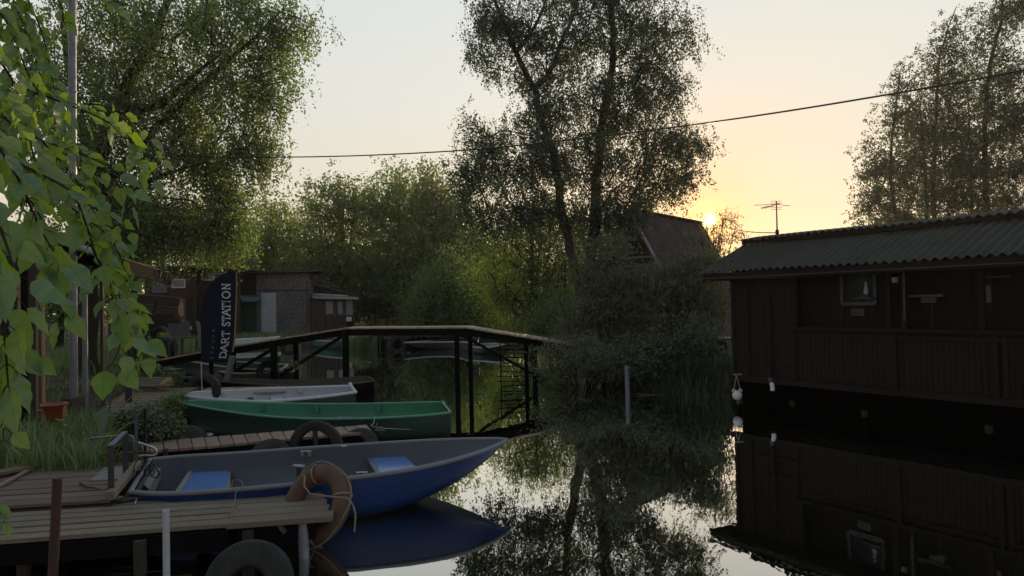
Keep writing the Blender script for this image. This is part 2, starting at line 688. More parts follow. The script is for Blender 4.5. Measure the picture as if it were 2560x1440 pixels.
paint('rubber', (0.019, 0.019, 0.021), 0.75, 0.5, (0.036, 0.034, 0.032), 6, 0.35)
paint('roof_felt', (0.030, 0.030, 0.034), 0.8, 0.5, (0.055, 0.055, 0.05), 2, 0.3)
paint('maroon_roof', (0.040, 0.020, 0.024), 0.85, 0.4, (0.025, 0.015, 0.018), 1.5, 0.3)
paint('stone', (0.045, 0.043, 0.04), 0.85, 0.5, None, 5, 0.3)
paint('yellow_petal', (0.75, 0.55, 0.02), 0.6, 0.1, None, 5, 0.3)
paint('teal_fence', (0.02, 0.10, 0.11), 0.6, 0.4, None, 3, 0.3)
paint('lime_pot', (0.25, 0.45, 0.03), 0.5, 0.2, None, 3, 0.3)
paint('dark_panel', (0.03, 0.03, 0.032), 0.6, 0.4, None, 3, 0.3)
paint('curtain', (0.30, 0.29, 0.30), 0.7, 0.5, (0.16, 0.15, 0.16), 4, 0.3)
def tyremat():
    b = NB('tyre_rubber')
    uv = b.n('ShaderNodeTexCoord').outputs['UV']
    sp = b.n('ShaderNodeSeparateXYZ'); b.t.links.new(uv, sp.inputs[0])
    # tread blocks: slanted sipes around the casing
    s1_ = b.math('SINE', b.math('ADD', b.math('MULTIPLY', sp.outputs['X'], 440.0), b.math('MULTIPLY', b.math('ABSOLUTE', b.math('SUBTRACT', sp.outputs['Y'], .33)), 60.0)))
    band = b.math('MULTIPLY', b.rng(sp.outputs['Y'], .06, .10), b.rng(sp.outputs['Y'], .50, .56, 1, 0))
    g = b.math('MULTIPLY', b.rng(s1_, .2, .6), band)
    ob = b.coord('Object')
    n1 = b.noise(ob, 7, 5, .7); n2 = b.noise(ob, 50, 3, .7)
    c = b.mix(b.rng(n1, .4, .65), (0.020, 0.020, 0.022), (0.042, 0.040, 0.037))
    c = b.mix(b.math('MULTIPLY', g, .75), c, (0.006, 0.006, 0.006))
    c = b.mix(b.rng(n2, .6, .75, 0, .5), c, (0.06, 0.057, 0.05))
    b.bump(b.math('SUBTRACT', n2, g), .6, .006)
    b.fin(c, .78, spec=.3)
tyremat()
metal('steel_grey', (0.20, 0.22, 0.26), 0.42, 0.75, 0.35)
metal('steel_dark', (0.06, 0.06, 0.068), 0.45, 0.7, 0.4, (0.05, 0.03, 0.022))
metal('rusty', (0.05, 0.03, 0.026), 0.65, 0.4, 0.9, (0.065, 0.028, 0.02))
metal('chrome', (0.50, 0.51, 0.54), 0.25, 0.95, 0.25, (0.14, 0.08, 0.05))
metal('zinc_roof', (0.30, 0.29, 0.29), 0.5, 0.5, 0.3, (0.14, 0.10, 0.08))

# corrugated roof sheets, mossy olive over grey
def roofmat():
    b = NB('asbestos')
    ob = b.coord('Object')
    n1 = b.noise(ob, 1.6, 6, 0.7)
    n2 = b.noise(ob, 26, 5, 0.75)
    c = b.mix(b.rng(n1, 0.35, 0.65), (0.054, 0.057, 0.050), (0.030, 0.036, 0.027))
    c = b.mix(b.rng(n2, 0.35, 0.75, 0, 0.7), c, (0.03, 0.034, 0.026))
    c = b.mix(b.rng(b.noise(ob, 60, 2, 0.5), 0.72, 0.76), c, (0.3, 0.3, 0.27))
    b.bump(n2, 0.35, 0.01)
    b.fin(c, 0.85, spec=0.25)
roofmat()

# printed wrap with a diagonal scatter of pale marks on the patterned shed
def wrapmat():
    b = NB('wrap')
    ob = b.coord('Object', (1, 1, 1), (0, R(38), 0))
    v = b.n('ShaderNodeTexBrick')
    v.offset = 0.5
    v.inputs['Scale'].default_value = 1.0
    v.inputs['Brick Width'].default_value = 0.40
    v.inputs['Row Height'].default_value = 0.16
    v.inputs['Mortar Size'].default_value = 0.045
    v.inputs['Mortar Smooth'].default_value = 0.1
    sp = b.n('ShaderNodeSeparateXYZ')
    b.t.links.new(ob, sp.inputs[0])
    cb = b.n('ShaderNodeCombineXYZ')
    b.t.links.new(sp.outputs['X'], cb.inputs['X'])
    b.t.links.new(sp.outputs['Z'], cb.inputs['Y'])
    b.t.links.new(cb.outputs[0], v.inputs['Vector'])
    nz = b.noise(ob, 7.5, 3, 0.6)
    w = b.n('ShaderNodeTexWave')
    w.inputs['Scale'].default_value = 2.6
    w.inputs['Distortion'].default_value = 1.5
    b.t.links.new(cb.outputs[0], w.inputs['Vector'])
    m = b.math('MULTIPLY', b.rng(v.outputs['Fac'], 0.2, 0.8, 1, 0), b.rng(w.outputs['Fac'], 0.5, 0.62))
    m = b.math('MULTIPLY', m, b.rng(nz, 0.42, 0.5))
    big = b.noise(b.coord('Object'), 0.9, 4, 0.6)
    base = b.mix(b.rng(big, 0.35, 0.65), (0.135, 0.112, 0.122), (0.09, 0.076, 0.084))
    c = b.mix(m, base, (0.27, 0.25, 0.26))
    b.fin(c, 0.6, spec=0.3)
wrapmat()

def glassmat(name, c=(0.03, 0.04, 0.05), rough=0.08):
    b = NB(name)
    ob = b.coord('Object')
    n = b.noise(ob, 3, 4, 0.6)
    b.fin(b.mix(b.rng(n, 0.3, 0.7), c, dk(c, 0.6)), b.rng(n, 0.3, 0.7, rough, rough * 3), spec=0.8)
glassmat('pane', (0.012, 0.015, 0.02), 0.5)
glassmat('pane_pale', (0.16, 0.17, 0.18), 0.2)
glassmat('pane_blue', (0.07, 0.10, 0.14), 0.15)
glassmat('lamp_glass', (0.30, 0.38, 0.44), 0.1)

leafmat('leaf_birch', (0.050, 0.076, 0.018), (0.078, 0.100, 0.022), (0.24, 0.36, 0.04), 0.3, 0.5)
leafmat('leaf_dark', (0.032, 0.048, 0.018), (0.050, 0.066, 0.026), (0.11, 0.15, 0.025), 0.3, 0.42)
leafmat('leaf_yellow', (0.075, 0.110, 0.020), (0.110, 0.140, 0.024), (0.27, 0.38, 0.04), 0.2, 0.55)
leafmat('leaf_green', (0.085, 0.13, 0.040), (0.11, 0.15, 0.050), (0.32, 0.44, 0.08), 0.25, 0.56)
leafmat('leaf_fresh', (0.060, 0.098, 0.028), (0.085, 0.120, 0.032), (0.22, 0.30, 0.045), 0.2, 0.52)
leafmat('leaf_willow', (0.072, 0.080, 0.034), (0.115, 0.118, 0.058), (0.24, 0.26, 0.05), 0.3, 0.4)
leafmat('leaf_wood', (0.080, 0.104, 0.040), (0.105, 0.130, 0.052), (0.28, 0.36, 0.08), 0.2, 0.55)
leafmat('grass', (0.095, 0.135, 0.038), (0.15, 0.185, 0.065), (0.24, 0.36, 0.06), 0.25, 0.42)
leafmat('reed', (0.030, 0.042, 0.016), (0.048, 0.058, 0.024), (0.06, 0.085, 0.02), 0.25, 0.35)
leafmat('herb', (0.044, 0.068, 0.022), (0.068, 0.090, 0.030), (0.14, 0.20, 0.04), 0.3, 0.42)
barkmat('bark_birch', (0.10, 0.09, 0.078), (0.045, 0.04, 0.034), 0.7)
barkmat('bark_dark', (0.05, 0.042, 0.034), (0.028, 0.024, 0.02))
barkmat('twig', (0.045, 0.035, 0.027), (0.025, 0.02, 0.016))

# ------------------------------------------------------------------ terrain (one sheet to the horizon)
LEFT = [(-700, -60), (-3.7, -60), (-4.6, -5), (-5.0, 3.0), (-4.2, 5.4), (-3.75, 6.6), (-4.0, 7.4), (-4.6, 8.6), (-5.5, 10.3), (-6.4, 12.3), (-7.4, 14.4),
        (-8.4, 16.2), (-9.2, 17.6), (-10.5, 20), (-12.2, 24), (-13.2, 29), (-11.5, 31.8), (-8.8, 33.2), (-6, 32.6), (-3, 31.5), (-1.0, 31.5),
        (1.0, 33.0), (1.9, 30), (1.8, 24), (1.75, 18.5), (2.2, 15.6), (3.0, 14.3), (3.7, 13.6), (4.5, 12.9), (5.6, 12.6), (7.5, 10.9), (9.6, 9.0),
        (12, 3), (13, -8), (14, -60), (700, -60), (700, 700), (-700, 700)]


def poly_sd(x, y, poly):
    d2 = np.full(x.shape, 1e18)
    inside = np.zeros(x.shape, bool)
    n = len(poly)
    for i in range(n):
        x0, y0 = poly[i]
        x1, y1 = poly[(i + 1) % n]
        ex, ey = x1 - x0, y1 - y0
        t = np.clip(((x - x0) * ex + (y - y0) * ey) / (ex * ex + ey * ey), 0, 1)
        d2 = np.minimum(d2, (x - x0 - t * ex) ** 2 + (y - y0 - t * ey) ** 2)
        c = ((y0 > y) != (y1 > y)) & (x < (x1 - x0) * (y - y0) / (y1 - y0 + 1e-12) + x0)
        inside ^= c
    d = np.sqrt(d2)
    return np.where(inside, d, -d)


def vnoise(x, y, s, seed=0):
    xi = np.floor(x / s).astype(int); yi = np.floor(y / s).astype(int)
    fx = x / s - xi; fy = y / s - yi
    fx = fx * fx * (3 - 2 * fx); fy = fy * fy * (3 - 2 * fy)

    def h(a, b):
        k = (a * 374761393 + b * 668265263 + seed * 69069) & 0xffffffff
        k = ((k ^ (k >> 13)) * 1274126177) & 0xffffffff
        return ((k ^ (k >> 16)) & 0xffff) / 65535.0
    return (h(xi, yi) * (1 - fx) + h(xi + 1, yi) * fx) * (1 - fy) + (h(xi, yi + 1) * (1 - fx) + h(xi + 1, yi + 1) * fx) * fy


def ground_h(x, y):
    x = np.asarray(x, float); y = np.asarray(y, float)
    d = poly_sd(x, y, LEFT)
    land = 0.30 + 0.10 * np.clip(d / 6, 0, 1)
    # inner yard is trodden flat, small bumps elsewhere
    bump = (vnoise(x, y, 1.3, 1) - 0.5) * 0.10 + (vnoise(x, y, 0.45, 2) - 0.5) * 0.04
    t = np.clip((d + 0.25) / 0.7, 0, 1)
    t = t * t * (3 - 2 * t)
    return -0.7 + (land + bump * np.clip(d * 2, 0.3, 1) + 0.7) * t


def gh(x, y):
    return float(ground_h(np.array([x]), np.array([y]))[0])


def mk_terrain():
    gx = np.concatenate([np.array([-300, -240, -180, -140, -110, -80, -60, -48, -40, -34, -30]), np.arange(-27, 14.01, 0.2),
                         np.array([15, 16.5, 18, 20, 23, 27, 33, 42, 60, 90, 140, 200, 300])])
    gy = np.concatenate([np.array([-120, -60, -30, -18, -10, -6, -3]), np.arange(-1, 42.01, 0.2),
                         np.array([43, 44.5, 46.5, 49, 53, 58, 65, 75, 90, 120, 170, 250, 350])])
    X, Y = np.meshgrid(gx, gy)
    Z = ground_h(X, Y)
    V = np.stack([X.ravel(), Y.ravel(), Z.ravel()], 1)
    w = len(gx)
    i, j = np.meshgrid(np.arange(len(gy) - 1), np.arange(w - 1), indexing='ij')
    a = (i * w + j).ravel()
    Fc = np.stack([a, a + 1, a + w + 1, a + w], 1)
    b = NB('ground')
    ob = b.coord('Object')
    n1 = b.noise(ob, 0.7, 6, 0.7)
    n2 = b.noise(ob, 9, 5, 0.75)
    c = b.mix(b.rng(n1, 0.42, 0.58), (0.085, 0.066, 0.047), (0.038, 0.045, 0.02))
    c = b.mix(b.rng(n2, 0.35, 0.7, 0, 0.7), c, (0.04, 0.033, 0.024))
    b.bump(n2, 0.8, 0.04)
    b.fin(c, 0.95, spec=0.15)
    o = fast_mesh('ground', V, Fc, 'ground', np.zeros(len(Fc)), smooth=True)
    tag(o, kind='structure')
mk_terrain()


def mk_water():
    b = NB('water')
    b.t.nodes.remove(b.b)
    geo = b.coord('Object', (1, 0.55, 1))
    n1 = b.noise(geo, 2.2, 2, 0.5)
    n2 = b.noise(b.coord('Object', (1, 0.4, 1)), 9.0, 2, 0.5)
    # ripples are stronger beside the bridge posts and out in the channel
    bigm = b.noise(b.coord('Object', (1, 1, 1)), 0.16, 2, 0.5)
    h = b.math('ADD', b.math('MULTIPLY', n1, 0.6), b.math('MULTIPLY', n2, b.rng(bigm, 0.42, 0.62, 0.05, 0.4)))
    bp = b.n('ShaderNodeBump')
    bp.inputs['Strength'].default_value = 0.055
    bp.inputs['Distance'].default_value = 0.04
    b.t.links.new(h, bp.inputs['Height'])
    gl = b.n('ShaderNodeBsdfGlossy')
    gl.inputs['Roughness'].default_value = 0.012
    gl.inputs['Color'].default_value = (0.95, 0.97, 0.96, 1)
    b.t.links.new(bp.outputs[0], gl.inputs['Normal'])
    df = b.n('ShaderNodeBsdfDiffuse')
    df.inputs['Color'].default_value = (0.006, 0.007, 0.004, 1)
    fr = b.n('ShaderNodeFresnel')
    fr.inputs['IOR'].default_value = 1.33
    fac = b.rng(fr.outputs[0], 0.02, 0.28, 0.30, 0.95)
    mx = b.n('ShaderNodeMixShader')
    b.t.links.new(fac, mx.inputs[0])
    b.t.links.new(df.outputs[0], mx.inputs[1])
    b.t.links.new(gl.outputs[0], mx.inputs[2])
    b.t.links.new(mx.outputs[0], b.o.inputs['Surface'])
    me = bpy.data.meshes.new('water')
    me.from_pydata([(-60, -60, 0), (60, -60, 0), (60, 60, 0), (-60, 60, 0)], [], [(0, 1, 2, 3)])
    me.materials.append(b.m)
    o = bpy.data.objects.new('water', me)
    col.objects.link(o)
    tag(o, kind='structure')
mk_water()

# ------------------------------------------------------------------ foliage machinery
def unit(v):
    return v / (np.linalg.norm(v, axis=1, keepdims=True) + 1e-9)


def leaves(name, mat, pos, axis, size, parent, aspect=0.36, fold=0.12, g=None):
    g = g or rng
    n = len(pos)
    axis = unit(axis)
    rv = unit(g.normal(size=(n, 3)))
    side = unit(np.cross(axis, rv))
    nor = np.cross(side, axis)
    s = size[:, None]
    V = np.empty((n, 4, 3))
    V[:, 0] = pos
    V[:, 1] = pos + axis * s * 0.42 + side * s * aspect + nor * s * fold
    V[:, 2] = pos + axis * s
    V[:, 3] = pos + axis * s * 0.42 - side * s * aspect + nor * s * fold
    Fc = np.arange(n * 4).reshape(n, 4)
    return fast_mesh(name, V.reshape(-1, 3), Fc, mat, g.random(n), parent=parent)


def blob_pts(blobs, n, g):
    W = np.array([b[6] if len(b) > 6 else b[3] * b[4] for b in blobs], float)
    cnt = np.maximum(1, np.round(n * W / W.sum()).astype(int))
    out = []
    for b, k in zip(blobs, cnt):
        c = Q(b[0], b[1], b[2])
        sc_ = b[2] / F
        d = unit(g.normal(size=(k, 3)))
        r = g.random(k) ** 0.42
        p = d * r[:, None] * np.array([b[3] * sc_, b[5], b[4] * sc_]) + np.array(c)
        out.append(p)
    return np.concatenate(out)


def tree(name, label, cat, base, trunks, blobs, ncl, leafm, barkm, lsize, per=(9, 9), slen=0.7, droop=0.6, group=None, seed=1,
         rtip=0.011, crad=0.35, lift=0.25, zmin=0.2, aspect=0.36, strandr=0.004, trunk_seg=9, jit=0.05):
    g = np.random.default_rng(seed)
    root = thing(name, label, cat, base, group)
    # skeleton nodes
    N = []       # positions
    par = []
    fixed = []
    for tp in trunks:
        pts, r0, r1 = tp
        m = max(8, int(sum((Vector(pts[i + 1]) - Vector(pts[i])).length for i in range(len(pts) - 1)) / 0.45))
        rs = resample(pts, m)
        for i, p in enumerate(rs):
            if 0 < i < m - 1:
                p += Vector((random.uniform(-1, 1), random.uniform(-1, 1), 0)) * r0 * 0.22
        rad = [r0 * (1 - i / (m - 1)) ** 0.8 + r1 for i in range(m)]
        rad[0] *= 1.35
        mb = MB().tube(rs, rad, trunk_seg)
        mb.build('trunk', barkm, root)
        for p in rs[int(m * 0.12):]:
            N.append(tuple(p)); par.append(-1); fixed.append(True)
    T = blob_pts(blobs, ncl, g)
    T = T[T[:, 2] > zmin]
    A = np.array(N)
    d0 = np.sqrt(((T[:, None] - A[None]) ** 2).sum(2)).min(1)
    order = np.argsort(d0)
    branches = []
    for ti in order:
        t = T[ti]
        d = np.sqrt(((A - t) ** 2).sum(1)) + 0.9 * np.maximum(0, A[:, 2] - t[2] + 0.25)
        k = int(np.argmin(d))
        s = A[k]
        L = np.linalg.norm(t - s)
        m = max(2, int(L / 0.5) + 1)
        mid = (s + t) / 2 + np.array([0, 0, lift * L]) + g.normal(size=3) * 0.10 * L
        idx = [k]
        new = []
        for q in range(1, m + 1):
            u = q / m
            p = s * (1 - u) ** 2 + mid * 2 * u * (1 - u) + t * u * u
            p = p + g.normal(size=3) * 0.03 * L / m * (1 if q < m else 0)
            new.append(p)
            N.append(tuple(p)); par.append(idx[-1]); fixed.append(False)
            idx.append(len(N) - 1)
        A = np.concatenate([A, np.array(new)])
        branches.append(idx)
    cntc = np.ones(len(N))
    for i in range(len(N) - 1, -1, -1):
        if par[i] >= 0 and not fixed[par[i]]:
            cntc[par[i]] += cntc[i] * 0.55
    mb = MB()
    for idx in branches:
        pts = [N[i] for i in idx]
        rs = [min(0.16, rtip * cntc[i] ** 0.45) for i in idx]
        rs[0] = rs[1] * 1.1
        mb.tube(pts, rs, 5, cap=False)
    if mb.v:
        mb.build('branches', barkm, root)
    # leaf strands
    K = len(T)
    ns, nl = per
    st = np.repeat(T, ns, axis=0) + g.normal(size=(K * ns, 3)) * crad * np.array([1, 1, 0.75])
    dr = unit(g.normal(size=(K * ns, 3)) * np.array([1, 1, 0.5]))
    Ls = slen * (0.5 + g.random(K * ns))
    u = (np.arange(nl) + 0.3) / nl
    uu = u[None, :, None]
    pos = st[:, None] + dr[:, None] * (Ls[:, None, None] * uu * (1 - droop)) + np.array([0, 0, -1.0]) * (Ls[:, None, None] * droop * uu ** 1.2)
    pos = pos + g.normal(size=pos.shape) * jit
    pos = pos.reshape(-1, 3)
    ax = g.normal(size=pos.shape) * 0.8 + np.array([0, 0, -0.9])
    keep = pos[:, 2] > 0.06
    pos, ax = pos[keep], ax[keep]
    sz = lsize * (0.6 + 0.7 * g.random(len(pos)))
    leaves('crown', leafm, pos, ax, sz, root, aspect, g=g)
    # fine hanging twigs
    if strandr > 0:
        q = st[::2]
        dq, lq = dr[::2], Ls[::2]
        n = len(q)
        e1 = q + dq * (lq * 0.5 * (1 - droop))[:, None] + np.array([0, 0, -1.0]) * (lq * droop * 0.4)[:, None]
        e2 = q + dq * (lq * (1 - droop))[:, None] + np.array([0, 0, -1.0]) * (lq * droop)[:, None]
        sd = unit(np.cross(dq, np.array([0, 0, 1.0]) + g.normal(size=(n, 3)) * 0.3)) * strandr
        V = np.stack([q - sd, q + sd, e1 + sd, e1 - sd, e2 + sd * .5, e2 - sd * .5], 1).reshape(-1, 3)
        o_ = np.arange(n)[:, None] * 6
        Fc = np.concatenate([o_ + np.array([0, 1, 2, 3]), o_ + np.array([3, 2, 4, 5])])
        fast_mesh('twigs', V, Fc, 'twig', g.random(len(Fc)), parent=root)
    return root
# ------------------------------------------------------------------ boats
def boat(name, label, cat, rimA, rimB, outm, inm, rimm, keel=-0.12, s1=0.45, pw=1.8, group=None, rim_r=0.025, floor=0.05,
         n=26, transom=True, flare=0.0, full=1.0, thick=0.025, rise0=0.0):
    """rimA (near side) and rimB (far side): rim points stern -> bow at their real heights"""
    A = resample(rimA, n)
    B = resample(rimB, n)
    root = thing(name, label, cat, vz((A[0] + B[0]) / 2, min(0.0, keel) if keel < 0 else keel), group)
    ws = [1.0, 0.985, 0.94, 0.85, 0.66, 0.36, 0.0]
    vs_ = [0.0, 0.28, 0.54, 0.76, 0.91, 0.98, 1.0]
    prof = [(w, v) for w, v in zip(ws, vs_)]

    def zb(s):
        b = keel
        top = A[-1].z
        if s > s1:
            b = keel + (top - keel) * ((s - s1) / (1 - s1)) ** pw
        if rise0 and s < 0.3:
            b += rise0 * (1 - s / 0.3) ** 2
        return b

    def section(i, inset, fl):
        s = i / (n - 1)
        a, b = A[i], B[i]
        m = (a + b) / 2
        h = (a - b) / 2
        hl = max(1e-4, h.length)
        k = max(0.02, 1 - inset / hl)
        bz = zb(s)
        row = []
        for sg, pr in ((1, prof), (-1, prof[-2::-1])):
            for w, v in pr:
                ww = w ** full
                # narrower and finer sections towards the bow
                ww = ww * (1 - 0.35 * max(0, s - 0.55) / 0.45 * v)
                p = m + h * (sg * ww * k)
                rz = a.z if sg > 0 else b.z
                z = rz * (1 - v) + bz * v
                if inset > 0:
                    z = max(z + inset * v, fl if v > 0.2 else z + inset * v)
                row.append(Vector((p.x, p.y, z)))
        return row
    rows = [section(i, 0, 0) for i in range(n)]
    hb = MB().grid(rows, rnd=0.5)
    if transom:
        hb.add(rows[0], [tuple(range(len(rows[0])))], rnd=0.5)
    hb.build('hull', outm, root)
    irows = [section(i, thick, floor) for i in range(n)]
    # keep the inner stern face a little inside
    d = (irows[1][6] - irows[0][6]).normalized() * thick * 1.4
    irows[0] = [p + vz(d, 0) for p in irows[0]]
    lb = MB().grid(irows, rnd=0.5, flip=True)
    if transom:
        lb.add(irows[0], [tuple(range(len(irows[0]) - 1, -1, -1))], rnd=0.5)
    lb.build('liner', inm, root)
    g = MB()
    loop = A + [(A[-1] + B[-1]) / 2] + B[::-1]
    loop = [p + Vector((0, 0, 0.004)) for p in loop]
    if (A[-1] - B[-1]).length < 0.03:
        loop = A[:-1] + [(A[-1] + B[-1]) / 2] + B[-2::-1]
        loop = [p + Vector((0, 0, 0.004)) for p in loop]
    g.tube(loop, rim_r, 8, rnd=0.5)
    if transom:
        g.tube([B[0] + Vector((0, 0, 0.004)), (A[0] + B[0]) / 2 + Vector((0, 0, 0.004)), A[0] + Vector((0, 0, 0.004))], rim_r, 8, rnd=0.5)
    g.build('gunwale', rimm, root)
    return root, A, B


def thwart(root, A, B, s, z, w, mat, name='seat', t=0.03, k=0.93):
    i = s * (len(A) - 1)
    i0 = int(i)
    u = i - i0
    a = A[i0].lerp(A[i0 + 1], u)
    b = B[i0].lerp(B[i0 + 1], u)
    m = (a + b) / 2
    a2 = m + (a - m) * k
    b2 = m + (b - m) * k
    return MB().beam(vz(a2, z), vz(b2, z), w, t, bevel=0.006).build(name, mat, root)


def PL(lst, hs):
    return [P(x, y, h) for (x, y), h in zip(lst, hs)]


# the blue dinghy in front
bA = PL([(325, 1232), (420, 1236), (560, 1228), (700, 1216), (850, 1200), (1000, 1180), (1100, 1160), (1180, 1138), (1235, 1118), (1268, 1101)],
        [.36, .36, .37, .38, .39, .41, .43, .45, .46, .47])
bB = PL([(375, 1150), (450, 1143), (600, 1134), (750, 1123), (900, 1113), (1050, 1104), (1150, 1100), (1210, 1099), (1250, 1099), (1268, 1100)],
        [.38, .38, .39, .40, .41, .42, .44, .46, .47, .47])
bB[-1] = bA[-1] + Vector((0.0, 0.02, 0))
blue, bA, bB = boat('rowing_boat', 'blue dinghy with dark grey inside and two blue topped seats beside the front pier', 'boat',
                    bA, bB, 'blue_hull', 'boat_grey', 'boat_rim_grey', keel=-0.10, s1=0.50, pw=1.55, rim_r=0.022, n=34)


def seatbox(root, quad, zt, zb_, mframe, mtop, inset=0.10):
    q = [Vector((p.x, p.y, zt)) for p in quad]
    c = sum(q, Vector()) / 4
    bx = MB().quadprism([vz(p, zb_) for p in q], (0, 0, 1), zt - zb_)
    s = bx.build('seat', mframe, root)
    qi = [vz(c + (p - c) * (1 - inset), zt + 0.003) for p in q]
    MB().quadprism(qi, (0, 0, 1), 0.006).build('seat_pad', mtop, s)
    # raised lip along the stern side
    MB().beam(q[0] + Vector((0, 0, .01)), q[3] + Vector((0, 0, .01)), 0.05, 0.03, bevel=0.008).build('seat_lip', mframe, s)


seatbox(blue, [P(478, 1180, .22), P(577, 1173, .22), P(573, 1236, .22), P(440, 1240, .22)], .22, .06, 'seat_grey', 'seat_blue')
seatbox(blue, [P(918, 1144, .27), P(1010, 1136, .27), P(1045, 1170, .27), P(948, 1192, .27)], .27, .08, 'boat_grey', 'seat_blue')
# stern deck pieces, oarlocks, keel line
MB().quadprism([P(345, 1200, .30), P(385, 1160, .30), P(405, 1165, .30), P(372, 1222, .30)], (0, 0, -1), .12).build('stern_locker', 'seat_grey', blue)
for a_, b_, c_ in ((P(765, 1134, .37), 0.055, bB), (P(905, 1188, .40), 0.05, bA)):
    m_ = MB().beam(a_ + Vector((-b_, 0, 0)), a_ + Vector((b_, 0, 0)), 0.02, 0.06, bevel=0.004)
    ol = m_.build('oarlock', 'chrome', blue)
    MB().torus(a_ + Vector((0, -0.014, 0)), 0.016, 0.006, (0, -1, 0), 14, 6).build('oarlock_hole', 'cord_black', ol)
MB().beam(P(860, 1116, .44) + Vector((-.03, 0, 0)), P(860, 1116, .44) + Vector((.03, 0, 0)), .03, .02, bevel=.004).build('oarlock', 'chrome', blue)

# green boat
gA = PL([(1127, 1032), (1050, 1040), (950, 1046), (850, 1048), (760, 1047), (650, 1040), (560, 1028), (490, 1016), (436, 1004)],
        [.33, .33, .33, .33, .34, .37, .41, .45, .49])
gB = PL([(1105, 1006), (1020, 1008), (930, 1010), (830, 1011), (740, 1010), (640, 1007), (560, 1004), (490, 1002), (436, 1003)],
        [.35, .34, .33, .33, .34, .38, .43, .47, .49])
gB[-1] = gA[-1] + Vector((0, .02, 0))
green, gA, gB = boat('rowing_boat', 'long rowing boat, bright green inside, between the white boat and the plank pier', 'boat',
                     gA, gB, 'green_out', 'green_in', 'green_rim', keel=-0.10, s1=0.62, pw=3.0, rim_r=0.018, n=30)
tag(MB().lathe(P(478, 1088, .1) + Vector((0, 0, -.45)), [(.0, 0), (.24, .1), (.22, .4), (.17, .52), (.08, .58), (.0, .59)], 9, squash=(1.1, .8)).build('stone', 'stone'), 'dark rounded stone under the bow of the green boat', 'stone')
MB().quadprism([P(848, 1036, .12), P(880, 1034, .12), P(882, 1054, .12), P(842, 1056, .12)], (0, 0, 1), .02).build('seat', 'white_wood', green)
for s_ in (.27, .5, .72):
    i_ = int(s_ * 29)
    MB().beam(gB[i_] + Vector((0, -.05, -.02)), gB[i_] + Vector((0, -.07, -.12)), .06, .03).build('rib', 'green_in', green)
for e_ in (.02, .14):
    MB().beam(gB[0].lerp(gA[0], e_) + Vector((.01, 0, .01)), gB[0].lerp(gA[0], e_ + .06) + Vector((.01, 0, .01)), .05, .035).build('corner_knee', 'green_rim', green)

# white boat
wA = PL([(890, 981), (816, 991), (727, 1000), (652, 1005), (548, 1000), (474, 993), (440, 986)], [.25, .25, .25, .25, .29, .34, .38])
wB = PL([(876, 966), (786, 969), (667, 973), (578, 978), (520, 980), (470, 983), (440, 985)], [.30, .28, .27, .28, .31, .35, .38])
wB[-1] = wA[-1] + Vector((0, .02, 0))
white, wA, wB = boat('rowing_boat', 'white boat with dark green hull outside, moored just behind the long green boat', 'boat',
                     wA, wB, 'green_out', 'white_in', 'white_rim', keel=-0.10, s1=0.5, pw=2.2, rim_r=0.03, n=26)
MB().tube(resample([wB[0] + Vector((-.06, .01, .0)), wB[0] + Vector((0.01, -.03, .05)), wB[0] + Vector((.03, -.16, .05)), wB[0].lerp(wA[0], .4) + Vector((.02, 0, .0))], 10), [.02, .028, .032, .036, .038, .038, .036, .034, .03, .02], 8).build('stern_corner', 'white_rim', white)
thwart(white, wA, wB, .42, .12, .22, 'white_in')
thwart(white, wA, wB, .55, .12, .10, 'dark_panel', 'foot_board')
for s_ in (.3, .68):
    i_ = int(s_ * 25)
    MB().lathe(wB[i_] + Vector((0, -.05, -.12)), [(.005, 0), (.05, .04), (.06, .10)], 10).build('oarlock_block', 'white_rim', white)

# old wooden boat
oA = PL([(935, 953), (860, 962), (780, 967), (700, 965), (600, 958), (520, 951), (432, 944)], [.27, .24, .22, .22, .24, .28, .36])
oB = PL([(921, 942), (850, 946), (780, 950), (700, 951), (600, 947), (520, 943), (434, 943)], [.27, .24, .22, .22, .24, .29, .36])
oB[-1] = oA[-1] + Vector((0, .02, 0))
oldb, oA, oB = boat('rowing_boat', 'old unpainted dark wooden boat behind the white one, beside the flag', 'boat',
                    oA, oB, 'black_wood', 'old_wood', 'old_wood', keel=-0.12, s1=0.5, pw=2.4, rim_r=0.02, n=26)
thwart(oldb, oA, oB, .45, .12, .2, 'old_wood')

# boats lying under and behind the bridge
def far_boat(label, near, far, hs, om, im, rm, keel=-.1, name='rowing_boat', s1=.5, pw=2.2, rim_r=.022, D=None, floor=.05, grp=None, seat=True):
    if D is None:
        a = [P(x, y, h) for (x, y), h in zip(near, hs)]
        b = [P(x, y, h) for (x, y), h in zip(far, hs)]
    else:
        a = [Q(x, y, d) for (x, y), d in zip(near, D[0])]
        b = [Q(x, y, d) for (x, y), d in zip(far, D[1])]
    b[-1] = a[-1] + Vector((0, .02, 0))
    r, a, b = boat(name, label, 'boat', a, b, om, im, rm, keel=keel, s1=s1, pw=pw, rim_r=rim_r, n=18, floor=floor, group=grp)
    if seat:
        thwart(r, a, b, .4, (a[7].z + keel) / 2 + .05, .22, im)
    return r


